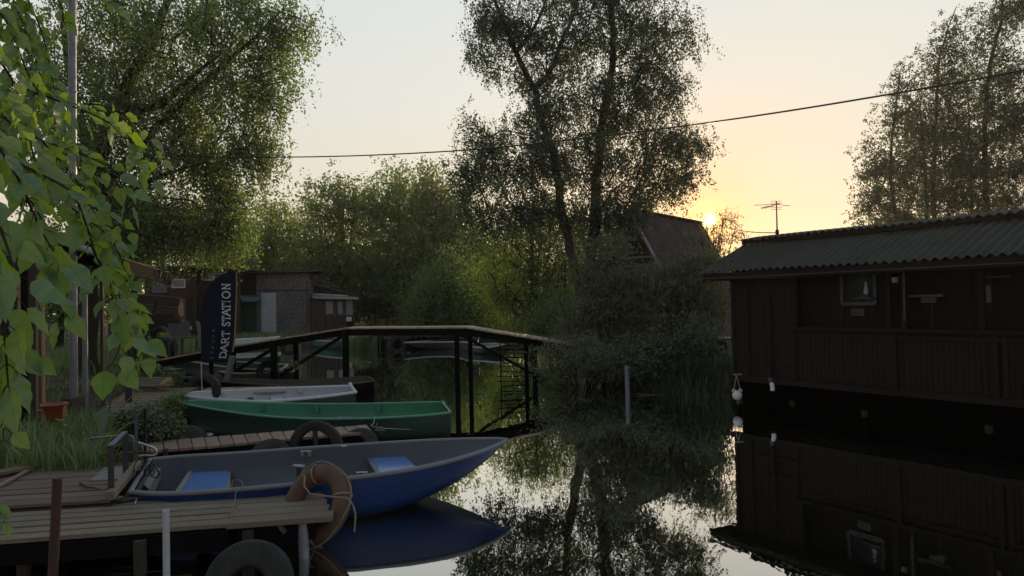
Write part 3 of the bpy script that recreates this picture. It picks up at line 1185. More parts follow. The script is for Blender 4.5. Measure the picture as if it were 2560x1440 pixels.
GB = 'boats moored behind the footbridge'
far_boat('green boat with pale rim under the lower left end of the footbridge', [(700, 927), (600, 922), (500, 908), (385, 886)], [(720, 912), (620, 907), (500, 897), (388, 885)],
         [.36, .36, .40, .52], 'green_out', 'green_out', 'pale_boat', grp=GB)
far_boat('green hulled boat with whitish deck half hidden behind the flag', [(700, 889), (640, 893), (580, 895), (520, 890)], [(700, 882), (640, 884), (580, 886), (520, 888)],
         [.42, .40, .42, .5], 'green_out', 'pale_boat', 'pale_boat', grp=GB)
far_boat('dark green boat with a tyre on it, beside the grey pipe', [(735, 929), (660, 932), (600, 934), (545, 930)], [(735, 921), (660, 923), (600, 926), (550, 929)],
         [.32, .30, .32, .4], 'green_out', 'dark_boat', 'pale_boat', grp=GB)
far_boat('turquoise boat with pale deck moored below the patterned shed', [(780, 851), (830, 853), (880, 846), (935, 838)], [(782, 845), (830, 844), (880, 840), (934, 837)],
         [.34, .36, .46, .62], 'turquoise', 'pale_boat', 'pale_boat', grp=GB, rim_r=.03)
far_boat('long dark boat with grey rim behind the middle of the footbridge', [(1195, 858), (1140, 855), (1080, 856), (1010, 857)], [(1195, 845), (1150, 846), (1080, 852), (1012, 855)],
         [.40, .32, .30, .34], 'dark_boat', 'dark_boat', 'pale_boat', grp=GB, rim_r=.03)
far_boat('small green boat with white inside behind the two tall bridge posts', [(1180, 867), (1200, 869), (1225, 868), (1262, 862)], [(1182, 862), (1205, 860), (1230, 859), (1262, 859)],
         [.26, .25, .27, .34], 'green_out', 'white_in', 'white_rim', grp=GB, rim_r=.03)

# ------------------------------------------------------------------ piers
def plank_run(mb, c00, c10, c01, c11, n, z, t=.03, gap=.008, bevel=.004, jit=.02, mats=None):
    """n planks running from side 0 to side 1. c00..c10 near edge, c01..c11 far edge (start/end)"""
    for i in range(n):
        u0, u1 = i / n, (i + 1) / n
        a0 = c00.lerp(c01, u0); a1 = c00.lerp(c01, u1)
        b0 = c10.lerp(c11, u0); b1 = c10.lerp(c11, u1)
        a = (a0 + a1) / 2; b = (b0 + b1) / 2
        d = (b - a).normalized()
        w = min((a1 - a0).length, (b1 - b0).length)
        a = a - d * random.uniform(0, jit); b = b + d * random.uniform(0, jit)
        wd = (a1 - a0)
        wd = (wd - d * wd.dot(d))
        w = wd.length
        zz = z + random.uniform(-.003, .003)
        mb.beam(vz(a, zz - t / 2), vz(b, zz - t / 2), w - gap, t, bevel=bevel, wid=wd)


# front pier: long strip (bleached boards), its end section, and the reddish landing behind
pier = thing('front_pier', 'nearest wooden pier of weathered grey planks, blue dinghy tied along it', 'pier', P(300, 1290, 0))
H1 = .30
n0, n1 = P(-60, 1356, H1), P(571, 1309, H1)
f0, f1 = P(-60, 1273, H1), P(606, 1232, H1)
m = MB(); plank_run(m, n0, n1, f0, f1, 6, H1, .035, .036, jit=.02); m.build('deck', 'deck_grey', pier)
n0e, n1e = P(573, 1310, H1), P(829, 1291, H1)
f0e, f1e = P(608, 1232, H1), P(798, 1222, H1)
m = MB(); plank_run(m, n0e, n1e, f0e, f1e, 5, H1 + .004, .045, .018, jit=.03); m.build('end_deck', 'deck_grey', pier)
m = MB()
m.beam(vz(n0, H1 - .11), vz(n1, H1 - .11), .05, .13)
m.beam(vz(f0, H1 - .11), vz(f1, H1 - .11), .05, .13)
m.beam(vz(n0e, H1 - .12) + Vector((.03, .09, 0)), vz(n1e, H1 - .12) + Vector((-.14, .05, 0)), .06, .12)
m.beam(vz(f0e, H1 - .12), vz(f1e, H1 - .12), .06, .12)
for u in (.1, .35, .6, .85):
    m.beam(vz(n0.lerp(n1, u), H1 - .1) + Vector((0, .03, 0)), vz(f0.lerp(f1, u), H1 - .1), .08, .10)
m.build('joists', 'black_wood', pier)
m = MB()
for px, py, D_ in ((60, 1345, 5.0), (350, 1330, 5.0), (620, 1310, 5.2)):
    q = Q(px, py, D_)
    m = MB().tube([vz(q, -.8), vz(q, H1 - .06)], .045, 10)
    m.build('pile', 'dark_wood', pier)
q = Q(757, 1300, 5.25)
MB().tube([Q(765, 1420, 5.15) + Vector((0, 0, -.4)), Q(757, 1300, 5.3)], .04, 10).build('pile', 'steel_grey', pier)
MB().beam(Q(700, 1310, 5.25) , Q(715, 1330, 5.25), .06, .03).build('bracket', 'old_wood', pier)

landing = thing('shore_landing', 'reddish plank landing at the left where the front pier meets the grassy bank', 'pier', P(120, 1210, 0))
H2 = .345
l00, l10 = P(-80, 1272, H2), P(272, 1251, H2)
l01, l11 = P(-80, 1178, H2), P(345, 1152, H2)
m = MB(); plank_run(m, l00, l10, l01, l11, 8, H2, .03, .026, jit=.04); m.build('deck', 'deck_red', landing)
m = MB()
m.beam(vz(l10, H2 - .08) + Vector((-.02, 0, 0)), vz(l11, H2 - .08) + Vector((-.02, 0, 0)), .05, .1)
m.beam(vz(l00, H2 - .09) + Vector((0, .03, 0)), vz(l10, H2 - .09) + Vector((0, .03, 0)), .05, .09)
m.beam(vz(l01, H2 - .09), vz(l11, H2 - .09), .05, .09)
m.build('joists', 'dark_wood', landing)
m = MB().beam(P(275, 1240, .40), P(345, 1160, .40), .07, .07, bevel=.01); m.build('edge_beam', 'deck_grey', landing)

tag(MB().quadprism([P(225, 1204, .349), P(262, 1170, .349), P(318, 1168, .349), P(300, 1200, .349)], (0, 0, 1), .012).build('rubber_mat', 'seat_grey'),
    'grey ribbed rubber mat lying on the reddish landing', 'mat')
lb_ = MB().beam(P(-70, 1196, .385), P(66, 1168, .385), .17, .03, bevel=.004).build('loose_board', 'deck_red')
tag(lb_, 'loose orange brown board lying on the landing at the far left', 'board')
tag(MB().beam(P(-5, 1217, .366), P(92, 1164, .366), .035, .025, bevel=.003).build('lath', 'deck_pale'), 'thin pale lath lying slantwise on the landing', 'lath')
tag(MB().tube([P(199, 1207, .36), P(205, 1211, .365), P(216, 1219, .36), P(232, 1219, .365), P(250, 1223, .36)], [.008, .007, .007, .006, .003], 6).build('stick', 'twig'),
    'crooked dry twig lying on the reddish landing', 'twig')
tag(MB().tube([P(285, 1249, .33), P(300, 1253, .32), P(340, 1246, .32), P(380, 1242, .32), P(425, 1240, .33)], [.018, .02, .016, .014, .01], 7).build('bent_bar', 'steel_dark'),
    'dark bent metal bar lying along the pier beside the dinghy stern', 'bar')
for a_, b_, c_, lab in (((338, 1262), (343, 1246), (352, 1240), 'pale rope loop over the pier edge, the left one of two'),
                        ((415, 1252), (420, 1243), (430, 1240), 'pale rope loop over the pier edge, the right one of two')):
    tag(MB().tube([P(*a_, .30) + Vector((0, 0, .008)), P(*b_, .31) + Vector((0, 0, .01)), P(*c_, .33)], .006, 6).build('rope_loop', 'cord_pale'), lab, 'rope')

# the narrow pier between the blue and green boats
p2 = thing('plank_pier', 'narrow low pier of short cross planks between the blue dinghy and the green boat', 'pier', P(650, 1100, 0))
H3 = .30
a0, a1 = P(300, 1134, H3), P(934, 1079, H3)
b0, b1 = P(300, 1110, H3), P(918, 1062, H3)
m = MB(); k = 19
for i in range(k):
    u0, u1 = i / k, (i + 1) / k
    pa = a0.lerp(a1, (u0 + u1) / 2); pb = b0.lerp(b1, (u0 + u1) / 2)
    w = (a1 - a0).length / k
    m.beam(vz(pa, H3 - .015 + random.uniform(-.004, .004)), vz(pb + (pb - pa) * random.uniform(0, .05), H3 - .015), w - .008, .03, bevel=.004)
m.build('deck', 'deck_pink', p2)
m = MB()
m.beam(vz(a0, H3 - .08) + Vector((0, .02, 0)), vz(a1, H3 - .08) + Vector((0, .02, 0)), .04, .10)
m.beam(vz(b0, H3 - .08) + Vector((0, -.02, 0)), vz(b1, H3 - .08) + Vector((0, -.02, 0)), .04, .10)
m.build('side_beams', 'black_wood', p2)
for px, py in ((500, 1115), (680, 1098), (905, 1080)):
    q = P(px, py, H3 - .1)
    MB().tube([vz(q, -.7) + Vector((0, .15, 0)), vz(q, H3 - .04) + Vector((0, .15, 0))], .04, 8).build('pile', 'rusty', p2)
MB().beam(a1 + Vector((0, .1, .0)), a1 + Vector((.12, .1, .0)), .02, .02).beam(a1 + Vector((.02, .1, .0)), a1 + Vector((.02, .1, .09)), .02, .012).beam(
    a1 + Vector((.08, .1, -.05)), a1 + Vector((.08, .1, .05)), .02, .012).build('end_bracket', 'steel_grey', p2)


def tyre(c, R_, r, nrm, label, group='old tyres used as fenders', hang=None):
    root = thing('tyre', label, 'tyre', c, group)
    # rounded shoulder section with tread grooves
    prof = []
    w = r * 0.95
    for x, y in ((-.9, -.55), (-.6, -.9), (0, -1.0), (.6, -.95), (.88, -.78), (.96, -.5), (.93, -.42), (.98, -.34), (1, -.08), (.95, -.04), (.95, .04), (1, .08), (.98, .34), (.93, .42), (.96, .5),
                 (.88, .78), (.6, .95), (0, 1.0), (-.6, .9), (-.9, .55), (-.78, .5), (-.5, .75), (0, .85), (.5, .78), (.75, .5), (.78, 0), (.75, -.5), (.5, -.78), (0, -.85), (-.5, -.75), (-.78, -.5)):
        prof.append((x * r, y * w))
    MB().torus(c, R_ - r, r, nrm, 44, prof=prof).build('casing', 'tyre_rubber', root)
    return root


t_ = tyre(Q(623, 1463, 4.78), .30, .095, (.12, -1, .28), 'tyre hanging in the dark water below the front pier')
t_ = tyre(P(790, 1122, .19) + Vector((0, 0, 0)), .34, .062, (-.12, -1, .05), 'big tyre standing upright like an arch beside the narrow plank pier')
q = P(790, 1122, .19)
pole = MB().tube([vz(q, -.7) + Vector((.02, .0, 0)), vz(q, .445) + Vector((-.01, .0, 0))], .03, 9).build('mooring_post', 'steel_dark')
tag(pole, 'black steel post standing inside the big upright tyre', 'post')
tyre(P(676, 1148, .13), .25, .09, (.1, -.8, .75), 'low tyre left of the upright arch tyre, half hidden by the dinghy')
tyre(P(893, 1118, .13), .27, .09, (-.2, -.7, .9), 'low tyre under the outer end of the narrow plank pier')
gc = thing('gas_cylinder', 'round dark metal cylinder with a rusty neck at the stern of the blue dinghy', 'cylinder', P(414, 1150, .1))
c_ = P(414, 1160, .22)
MB().lathe(c_ + Vector((0, 0, -.5)), [(.0, 0), (.12, .02), (.15, .06), (.15, .40), (.14, .46), (.11, .51), (.06, .54), (.0, .55)], 22).build('body', 'steel_dark', gc)
MB().lathe(c_ + Vector((0, 0, .04)), [(.035, 0), (.03, .04), (.022, .07), (.022, .10), (.03, .105), (.03, .125), (.0, .125)], 12).build('neck', 'rusty', gc)

# wide pier behind, ending between white boat and wooden boat
p3 = thing('wide_pier', 'broad weathered plank landing beside the grass, ending behind the white boat', 'pier', P(400, 990, 0))
H4 = .22
a0, a1 = P(480, 988, H4), P(722, 978, H4)
b0, b1 = P(520, 969, H4), P(724, 965, H4)
m = MB(); k = 9
for i in range(k):
    u = (i + .5) / k
    m.beam(vz(a0.lerp(a1, u), H4 - .015), vz(b0.lerp(b1, u), H4 - .015), (a1 - a0).length / k - .014, .03, bevel=.004)
m.build('end_deck', 'deck_pale', p3)
H5 = .42
c00, c10 = P(228, 1040, H5), P(345, 1037, H5)
c01, c11 = P(330, 946, H5), P(470, 962, H5)
poly = [(228, 1042), (340, 1036), (395, 1012), (440, 985), (492, 972), (500, 966), (420, 968), (330, 975)]
m = MB()
rows_ = [(1042, 228, 332), (1034, 240, 352), (1026, 252, 372), (1018, 262, 388), (1010, 272, 404), (1003, 283, 420), (996, 292, 436), (989, 302, 452), (983, 312, 466), (977, 322, 480), (971, 330, 492)]
for (y0, xa0, xb0), (y1, xa1, xb1) in zip(rows_[:-1], rows_[1:]):
    ym = (y0 + y1) / 2
    A_ = P((xa0 + xa1) / 2, ym, H5); B_ = P((xb0 + xb1) / 2, ym - 3, H5)
    w = (P(xa0, y0, H5) - P(xa1, y1, H5)).y
    m.beam(vz(A_, H5 - .015), vz(B_, H5 - .015), abs(w) * .90 - .03, .03, bevel=.004)
m.build('deck', 'deck_grey', p3)
m = MB(); m.beam(P(228, 1044, H5 - .09), P(335, 1039, H5 - .09), .05, .1); m.beam(P(335, 1039, H5 - .09), P(480, 975, H5 - .09), .05, .1)
m.build('edge_beams', 'black_wood', p3)
# the upper landing with sunlight painted into the orange of its board end
p4 = thing('upper_landing', 'small dark plank step at the foot of the footbridge with sunlight painted into its orange board end', 'landing', P(380, 958, 0))
m = MB()
for y0, xa, xb in ((964, 336, 424), (958, 335, 424), (952, 338, 422), (946, 340, 420)):
    m.beam(P(xa, y0, .52), P(xb, y0, .52), .28, .03, bevel=.003)
m.build('deck', 'deck_red', p4)
MB().beam(P(402, 966, .52), P(424, 950, .53), .07, .10, bevel=.004).build('end_board', 'fresh_and_sunlit_wood', p4)

t3 = P(508, 972, .25)
tyre(Q(508, 976, 13.35), .33, .085, (.1, -1, .1), 'worn tyre standing on the pier in front of the flag, a thin stick through it')
stick = MB().tube([Q(505, 985, 13.2), Q(503, 905, 13.2)], .014, 7).build('marker_stick', 'chrome')
tag(stick, 'thin pale metal stick standing in the tyre below the flag', 'stick')
tyre(P(668, 927, .35), .26, .08, (.1, -1, .5), 'tyre lying on the dark green boat behind the bridge post')
tyre(Q(723, 868, 21), .25, .07, (.2, -1, .1), 'tyre hanging on the bank wall behind the footbridge, left of the grey pipe')
tyre(Q(993, 862, 29), .45, .14, (.5, -1, .1), 'big tyre at the far shore beside the long dark boat')
for px, lab in ((416, 'left one of two tyres standing upright in the grass near the brown house'), (432, 'right one of two tyres standing upright in the grass near the brown house')):
    tyre(Q(px, 872, 19.5 if px < 420 else 20.0), .33, .11, (-1, -.35, .1), lab, 'tyres standing in the grass')

# life ring over the end of the front pier
rc = Q(793, 1260, 5.62)
rn = Vector((-.42, -.80, .46)).normalized()
lr = thing('life_ring', 'faded orange life ring with a rope, hung over the end of the front pier', 'life ring', rc)
MB().torus(rc, .25, .082, rn, 56, 16, squash=.8).build('ring', 'ring_orange', lr)
ra = rn.cross(Vector((0, 0, 1))).normalized(); rb = rn.cross(ra)
pts = []
for i in range(60):
    q = 2 * PI * i / 60
    rr = .335 + .014 * math.sin(q * 4)
    pts.append(rc + (ra * math.cos(q) + rb * math.sin(q)) * rr + rn * .02)
MB().tube(pts, .007, 6, closed=True).build('grab_rope', 'rope', lr)
for q0 in (.35, 1.9, 3.5, 5.1):
    m = MB()
    d = ra * math.cos(q0) + rb * math.sin(q0)
    tt = rn.cross(d)
    m.torus(rc + d * .25, .079, .009, tt, 20, 6)
    m.build('band', 'cord_pale' if q0 == .35 else 'rope', lr)
# bollard pipe with a plate behind the ring
bo = thing('bollard', 'short dark bollard with a flat steel plate on top, beside the life ring', 'bollard', P(748, 1232, .3))
q = P(748, 1234, .30)
MB().tube([vz(q, .302), vz(q, .53)], .022, 12).build('pipe', 'steel_dark', bo)
MB().beam(vz(q, .535) + Vector((-.048, 0, .008)), vz(q, .535) + Vector((.05, 0, -.004)), .07, .014, bevel=.004).build('plate', 'steel_grey', bo)
tag(MB().tube([vz(q, .47) + Vector((.025, -.01, 0)), Q(762, 1190, 5.5), Q(760, 1215, 5.4), Q(775, 1235, 5.38), Q(810, 1240, 5.3), Q(842, 1243, 5.26), Q(868, 1245, 5.24), Q(882, 1262, 5.22), Q(889, 1285, 5.2), Q(886, 1330, 5.2)],
              .007, 6).build('mooring_rope', 'rope'), 'brown rope running from the bollard over the life ring into the water', 'rope')

# pipes in the water in front of the pier
rp = MB().tube([Q(122, 1480, 4.6) + Vector((0, 0, -.4)), Q(144, 1196, 4.6)], .030, 14, cap=False)
rp.tube([Q(144, 1196, 4.6), Q(143, 1215, 4.6)], .024, 14)
tag(rp.build('rusty_pipe', 'rusty'), 'rusty brown pipe leaning out of the water in front of the pier', 'pipe')
wp = MB().tube([Q(417, 1480, 4.5) + Vector((0, 0, -.4)), Q(415, 1276, 4.5)], .0215, 14)
wp.lathe(Q(415, 1277, 4.5), [(.0225, -.002), (.0235, .006), (.017, .006), (.017, -.01)], 14)
tag(wp.build('white_pipe', 'pipe_white'), 'white painted pipe with rust spots standing in front of the pier', 'pipe')

# railings at the landing
fr = thing('flat_bar_railing', 'low railing of dark flat steel bars at the edge of the landing', 'railing', P(290, 1235, .34))
na, fa = Q(277, 1116, 5.72), Q(313, 1082, 6.55)
MB().beam(vz(na, .345), na, .022, .042, up=(1, 0, 0)).build('post', 'steel_dark', fr)
MB().beam(vz(fa, .345), fa, .022, .042, up=(1, 0, 0)).build('post', 'steel_dark', fr)
MB().beam(na + Vector((0, 0, .01)), fa + Vector((0, 0, .01)), .045, .012).build('handrail', 'steel_grey', fr)
MB().beam(vz(na, .352) + Vector((-.06, 0, 0)), vz(na, .352) + Vector((.08, 0, 0)), .08, .01).build('foot_plate', 'steel_grey', fr)
fr = thing('round_bar_handle', 'tall thin boarding handle of two dark rods behind the stern of the blue dinghy', 'handle', P(345, 1180, .34))
na, fa = Q(340, 1030, 7.0), Q(362, 1018, 7.7)
MB().tube([vz(na, .2), na, fa, vz(fa, .2)], .017, 8).build('rods', 'steel_dark', fr)
ct = thing('bent_tube_frame', 'bent chrome tube frame standing in the grass behind the landing', 'tube frame', P(280, 1150, .34))
MB().tube(resample([Q(214, 1158, 7.3), Q(214, 1112, 7.3), Q(222, 1098, 7.3), Q(260, 1093, 7.2), Q(318, 1088, 7.1), Q(333, 1094, 7.1), Q(336, 1110, 7.1), Q(336, 1152, 7.1)], 26), .013, 8).build('arch', 'steel_grey', ct)
MB().tube(resample([Q(334, 1102, 7.1), Q(360, 1111, 7.1), Q(384, 1119, 7.1), Q(392, 1128, 7.1), Q(387, 1138, 7.1), Q(360, 1139, 7.1), Q(338, 1141, 7.1)], 22), .013, 8).build('side_loop', 'chrome', ct)
cc = MB()
for k in range(4):
    c0 = Q(345 + k * 13, 1163 + k * 6, 6.35)
    pts = [c0 + Vector((math.cos(a) * .045, math.sin(a) * .03 + a * .004, math.sin(a * 1.1 + k) * .06)) for a in np.linspace(0, 2 * PI, 18)]
    cc.tube(pts, .0065, 6)
cc.tube(resample([Q(345, 1165, 6.35), Q(352, 1175, 6.2), Q(378, 1170, 6.2), Q(386, 1180, 6.2), Q(376, 1192, 6.2)], 16), .0065, 6)
tag(cc.build('cable_coil', 'cord_black'), 'tangled black cable coiled at the stern of the blue dinghy', 'cable')
tag(MB().tube(resample([Q(588, 1226, 5.75), Q(580, 1218, 5.8), Q(582, 1202, 5.85), Q(598, 1199, 5.85), Q(607, 1210, 5.8), Q(600, 1222, 5.75), Q(590, 1230, 5.7), Q(588, 1245, 5.6), Q(584, 1262, 5.5), Q(574, 1290, 5.3)], 30), .004, 5).build('mooring_line', 'rope'),
    'thin grey line looped from the dinghy rim down the gap in the pier deck', 'rope')
tag(MB().tube(resample([Q(937, 1042, 9.6), Q(934, 1058, 9.3), Q(930, 1066, 9.1), Q(985, 1072, 9.5), Q(1060, 1072, 9.9), Q(1122, 1058, 10.3)], 26), .004, 5).build('mooring_line', 'cord_pale'),
    'thin pale line sagging along the side of the green boat', 'rope')
tyre(Q(300, 1140, 7.5), .22, .08, (.3, -1, .5), 'dark tyre lying behind the bent tube frame')

# ------------------------------------------------------------------ footbridge
br = thing('footbridge', 'humped plank footbridge on dark timber posts crossing the channel', 'bridge', P(1000, 950, 0))
pathn = [Q(352, 908, 17.0), Q(500, 881, 16.8), Q(690, 848, 16.6), Q(860, 821, 16.3), Q(1165, 819, 15.6), Q(1340, 847, 15.75), Q(1560, 886, 16.0)]
# straight in plan between the kinks
W = .85
off = Vector((.1, 1, 0)).normalized() * W
deck = MB(); side = MB()
for (p, q_) in zip(pathn[:-1], pathn[1:]):
    L = (q_ - p).length
    k = max(1, int(L / .145))
    for i in range(k):
        a = p.lerp(q_, (i + .5) / k)
        deck.beam(a + Vector((0, -.04, random.uniform(-.003, .003))), a + off + Vector((0, .04, 0)), L / k - .01, .035, bevel=.004, wid=(q_ - p))
    for o in (Vector((0, 0, 0)), off):
        side.beam(p + o + Vector((0, .02 if o.length == 0 else -.02, -.10)), q_ + o + Vector((0, .02 if o.length == 0 else -.02, -.10)), .05, .15)
deck.build('deck', 'bridge_board', br)
side.build('side_beams', 'black_wood', br)


def bpost(px, top, o, w=.10, mat='black_wood'):
    # find the deck height there
    for p, q_ in zip(pathn[:-1], pathn[1:]):
        pp = Q(px, 800, 16)
        # intersection in plan
        r_ = ray(px, 900)
        sx = r_.x / r_.y
        den = (q_.x - p.x) - sx * (q_.y - p.y)
        t = (sx * p.y - p.x) / den
        if 0 <= t <= 1:
            b = p.lerp(q_, t)
            break
    b = b + off * o
    MB().beam((b.x, b.y, -.9), (b.x, b.y, b.z - .03), w, w, up=(0, 1, 0)).build('post', mat, br)
    return b


bp = {}
for px, o, w in ((528, .0, .08), (541, 1.0, .08), (685, .0, .13), (704, 1.0, .10), (865, 0, .13), (1143, 0, .11), (1163, .9, .10), (1337, 0, .11), (1308, 1.0, .09), (1470, 0, .1)):
    bp[px] = bpost(px, 0, o, w)


def brace(pa, pb, w=.09):
    MB().beam(pa, pb, w, w, up=(0, 1, 0)).build('brace', 'black_wood', br)


brace(Q(860, 838, 16.25), Q(700, 940, 16.5), .08)
brace(Q(690, 868, 16.6), Q(575, 936, 16.8), .08)
brace(Q(1145, 832, 15.6), Q(1345, 942, 15.75), .06)
brace(Q(1338, 852, 15.8), Q(1480, 930, 15.95), .06)
MB().beam(Q(686, 864, 16.6), Q(704, 858, 17.4), .10, .05).build('cross_beam', 'fresh_and_sunlit_wood', br)

gp = MB().tube([Q(747, 960, 17.6) + Vector((0, 0, -.6)), Q(746, 862, 17.6)], .058, 12)
tag(gp.build('grey_pipe', 'steel_grey'), 'grey steel pipe standing in the water beside the small bright green sprig', 'pipe')
# sunlit sprig growing on the brace
g_ = np.random.default_rng(5)
n_ = 90
pp = np.array(Q(743, 914, 16.3)) + g_.normal(size=(n_, 3)) * .042
o = leaves('leafy_sprig', 'leaf_fresh', pp, g_.normal(size=(n_, 3)), np.full(n_, .06), None, g=g_)
tag(o, 'small bright green leafy sprig on the bridge brace', 'plant')

# horizontal slatted screen below the right ramp
ss = thing('slatted_screen', 'dark screen of thin horizontal slats behind the right bridge ramp', 'screen', Q(1280, 960, 17.3))
m = MB()
for i in range(9):
    y = 852 + i * 11 + random.uniform(-2.5, 2.5)
    m.beam(Q(1246 + random.uniform(-6, 12), y + random.uniform(-3, 3), 17.3), Q(1322 + random.uniform(-22, 6), y + random.uniform(-3, 3), 17.3), .02, random.choice((.012, .02, .03)))
m.build('slats', 'black_wood', ss)
for px in (1250, 1318):
    MB().tube([Q(px, 835, 17.35), Q(px + 3, 970, 17.35)], .016, 6).build('upright', 'black_wood', ss)

# ------------------------------------------------------------------ feather flag
FD = 16.15
fl = thing('feather_flag', 'dark navy feather flag lettered DART STATION on a grey pole in front of the footbridge', 'flag', vz(Q(560, 960, FD), -.2))
outl = [(503, 905), (502, 850), (502, 800), (504, 765), (509, 742), (520, 718), (534, 700), (550, 688), (567, 681), (588, 678), (590, 690), (589, 740), (588, 790), (585, 840), (581, 880), (577, 907), (540, 906)]


def flagpt(px, py, dz=0.0):
    b = FD + .035 * math.sin((px + py * .4) / 13.0) + .02 * math.sin(py / 23.0) - dz
    return Q(px, py, b)


# cloth as rows between left and right outline
rows = []
for i in range(47):
    y = 678.5 + (905 - 678.5) * i / 46
    xl = np.interp(y, [678, 681, 688, 700, 718, 742, 765, 800, 905], [585, 567, 550, 534, 520, 509, 504, 502, 503])
    xr = np.interp(y, [678, 740, 790, 840, 880, 905], [590, 589.5, 588, 585, 581, 577])
    rows.append([flagpt(xl + (xr - xl) * j / 16, y) for j in range(17)])
m = MB().grid(rows, rnd=.5)
cl = m.build('cloth', 'navy_cloth', fl)
md = cl.modifiers.new('thick', 'SOLIDIFY'); md.thickness = .004; md.offset = 1
MB().tube([Q(591, 681, FD), Q(590.5, 740, FD), Q(589, 790, FD), Q(586, 850, FD), Q(582, 880, FD)], [.012, .014, .016, .018, .02], 8).build('pole_tip', 'fresh_and_sunlit_wood', fl)
MB().tube([Q(581, 890, FD + .03), Q(568, 950, FD + .03), Q(566, 962, FD + .03) + Vector((-.05, 0, -.5))], [.075, .075, .075], 10).build('pole', 'steel_grey', fl)

# lettering: strokes in a unit cell (x along the word, y up), drawn as thin raised strips of cloth print
GL = {
    'D': [[(.16, 0), (.16, 1)], [(.0, 0), (.45, 0)], [(0, 1), (.45, 1)], [(.45, 1), (.72, .93), (.88, .72), (.92, .5), (.88, .28), (.72, .07), (.45, 0)]],
    'A': [[(.02, 0), (.48, 1)], [(.48, 1), (.94, 0)], [(.2, .36), (.76, .36)], [(-.04, 0), (.14, 0)], [(.8, 0), (1.0, 0)]],
    'R': [[(.16, 0), (.16, 1)], [(0, 0), (.34, 0)], [(0, 1), (.5, 1)], [(.5, 1), (.74, .93), (.8, .76), (.72, .58), (.5, .5), (.2, .5)], [(.46, .5), (.92, 0)], [(.82, 0), (1, 0)]],
    'T': [[(.45, 0), (.45, 1)], [(0, .97), (.9, .97)], [(.28, 0), (.62, 0)], [(.01, .99), (.01, .8)], [(.89, .99), (.89, .8)]],
    'S': [[(.8, .82), (.7, .95), (.48, 1), (.24, .94), (.14, .76), (.24, .6), (.5, .5), (.76, .4), (.86, .22), (.74, .06), (.48, 0), (.24, .05), (.12, .2)]],
    'I': [[(.3, 0), (.3, 1)], [(.08, 0), (.52, 0)], [(.08, 1), (.52, 1)]],
    'O': [[(.5, 1), (.76, .92), (.92, .7), (.95, .5), (.92, .3), (.76, .08), (.5, 0), (.24, .08), (.08, .3), (.05, .5), (.08, .7), (.24, .92), (.5, 1)]],
    'N': [[(.14, 0), (.14, 1)], [(.14, 1), (.84, 0)], [(.84, 0), (.84, 1)], [(0, 0), (.28, 0)], [(0, 1), (.2, 1)], [(.7, 1), (1, 1)]],
}


def strip(mb, pts2, w, conv):
    for (x0, y0), (x1, y1) in zip(pts2[:-1], pts2[1:]):
        dx, dy = x1 - x0, y1 - y0
        L = math.hypot(dx, dy) or 1
        ux, uy = dx / L, dy / L
        nx, ny = -uy * w / 2, ux * w / 2
        e = w * .35
        x0e, y0e, x1e, y1e = x0 - ux * e, y0 - uy * e, x1 + ux * e, y1 + uy * e
        c = [conv(x0e + nx, y0e + ny), conv(x1e + nx, y1e + ny), conv(x1e - nx, y1e - ny), conv(x0e - nx, y0e - ny)]
        mb.quadprism(c, (0, -1, 0), .003, rnd=.5)


def zc(zx, zy):
    return 480 + zx / 4.8, 660 + zy / 4.8


lt = MB()
cells = [('D', 1132, 1050), ('A', 1048, 962), ('R', 955, 880), ('T', 866, 800), ('S', 750, 692), ('T', 682, 618), ('A', 622, 538), ('T', 542, 470), ('I', 462, 425), ('O', 412, 328), ('N', 306, 236)]
for ch, za, zb2 in cells:
    def conv(x, y, za=za, zb2=zb2):
        zy = za + (zb2 - za) * x
        # baseline bends with the flag edge
        bx = np.interp(zy, [230, 700, 850, 960, 1050, 1140], [455, 456, 450, 436, 418, 402])
        tx = np.interp(zy, [230, 700, 850, 960, 1050, 1140], [362, 364, 362, 354, 340, 328])
        px, py = zc(bx + (tx - bx) * y, zy)
        return flagpt(px, py, .012)
    for st in GL[ch]:
        thin = len(st) == 2 and abs(st[0][1] - st[1][1]) < .02
        # stroke width in the unit cell
        strip(lt, st, .11 if thin else .17, conv)
lt.build('lettering', 'white_print', fl)
ic = MB()


def iconv(cx, cy, s):
    return lambda x, y: flagpt(*zc(cx + x * s, cy - y * s), .010)


cv = iconv(258, 800, 17)
ic.quadprism([cv(-1, 0), cv(0, 1.1), cv(1, 0)][::-1], (0, -1, 0), .003)
ic.quadprism([cv(-.7, -.95), cv(-.7, -.05), cv(-.2, -.05), cv(-.2, -.95)][::-1], (0, -1, 0), .003)
ic.quadprism([cv(.2, -.95), cv(.2, -.05), cv(.7, -.05), cv(.7, -.95)][::-1], (0, -1, 0), .003)
cv = iconv(256, 870, 17)
strip(ic, [(-.8, -.8), (-.5, -.3), (-.4, .6), (0, 1), (.4, .6), (.5, -.3), (.8, -.8), (-.8, -.8)], .2, cv)
cv = iconv(255, 932, 17)
strip(ic, [(-1, 1), (1, -1)], .28, cv); strip(ic, [(-1, -1), (1, 1)], .28, cv)
cv = iconv(250, 1002, 17)
strip(ic, [(-.8, .2), (.8, .2)], .5, cv); strip(ic, [(0, 1.1), (0, .2)], .4, cv); strip(ic, [(-.6, -1), (-.2, .1)], .22, cv); strip(ic, [(.6, -1), (.2, .1)], .22, cv)
cv = iconv(240, 1062, 17)
strip(ic, [(-1, -.6), (-.8, .7), (.8, .7), (1, -.6), (-1, -.6)], .2, cv); strip(ic, [(-.4, .2), (.4, .2)], .2, cv)
cv = iconv(230, 1125, 17)
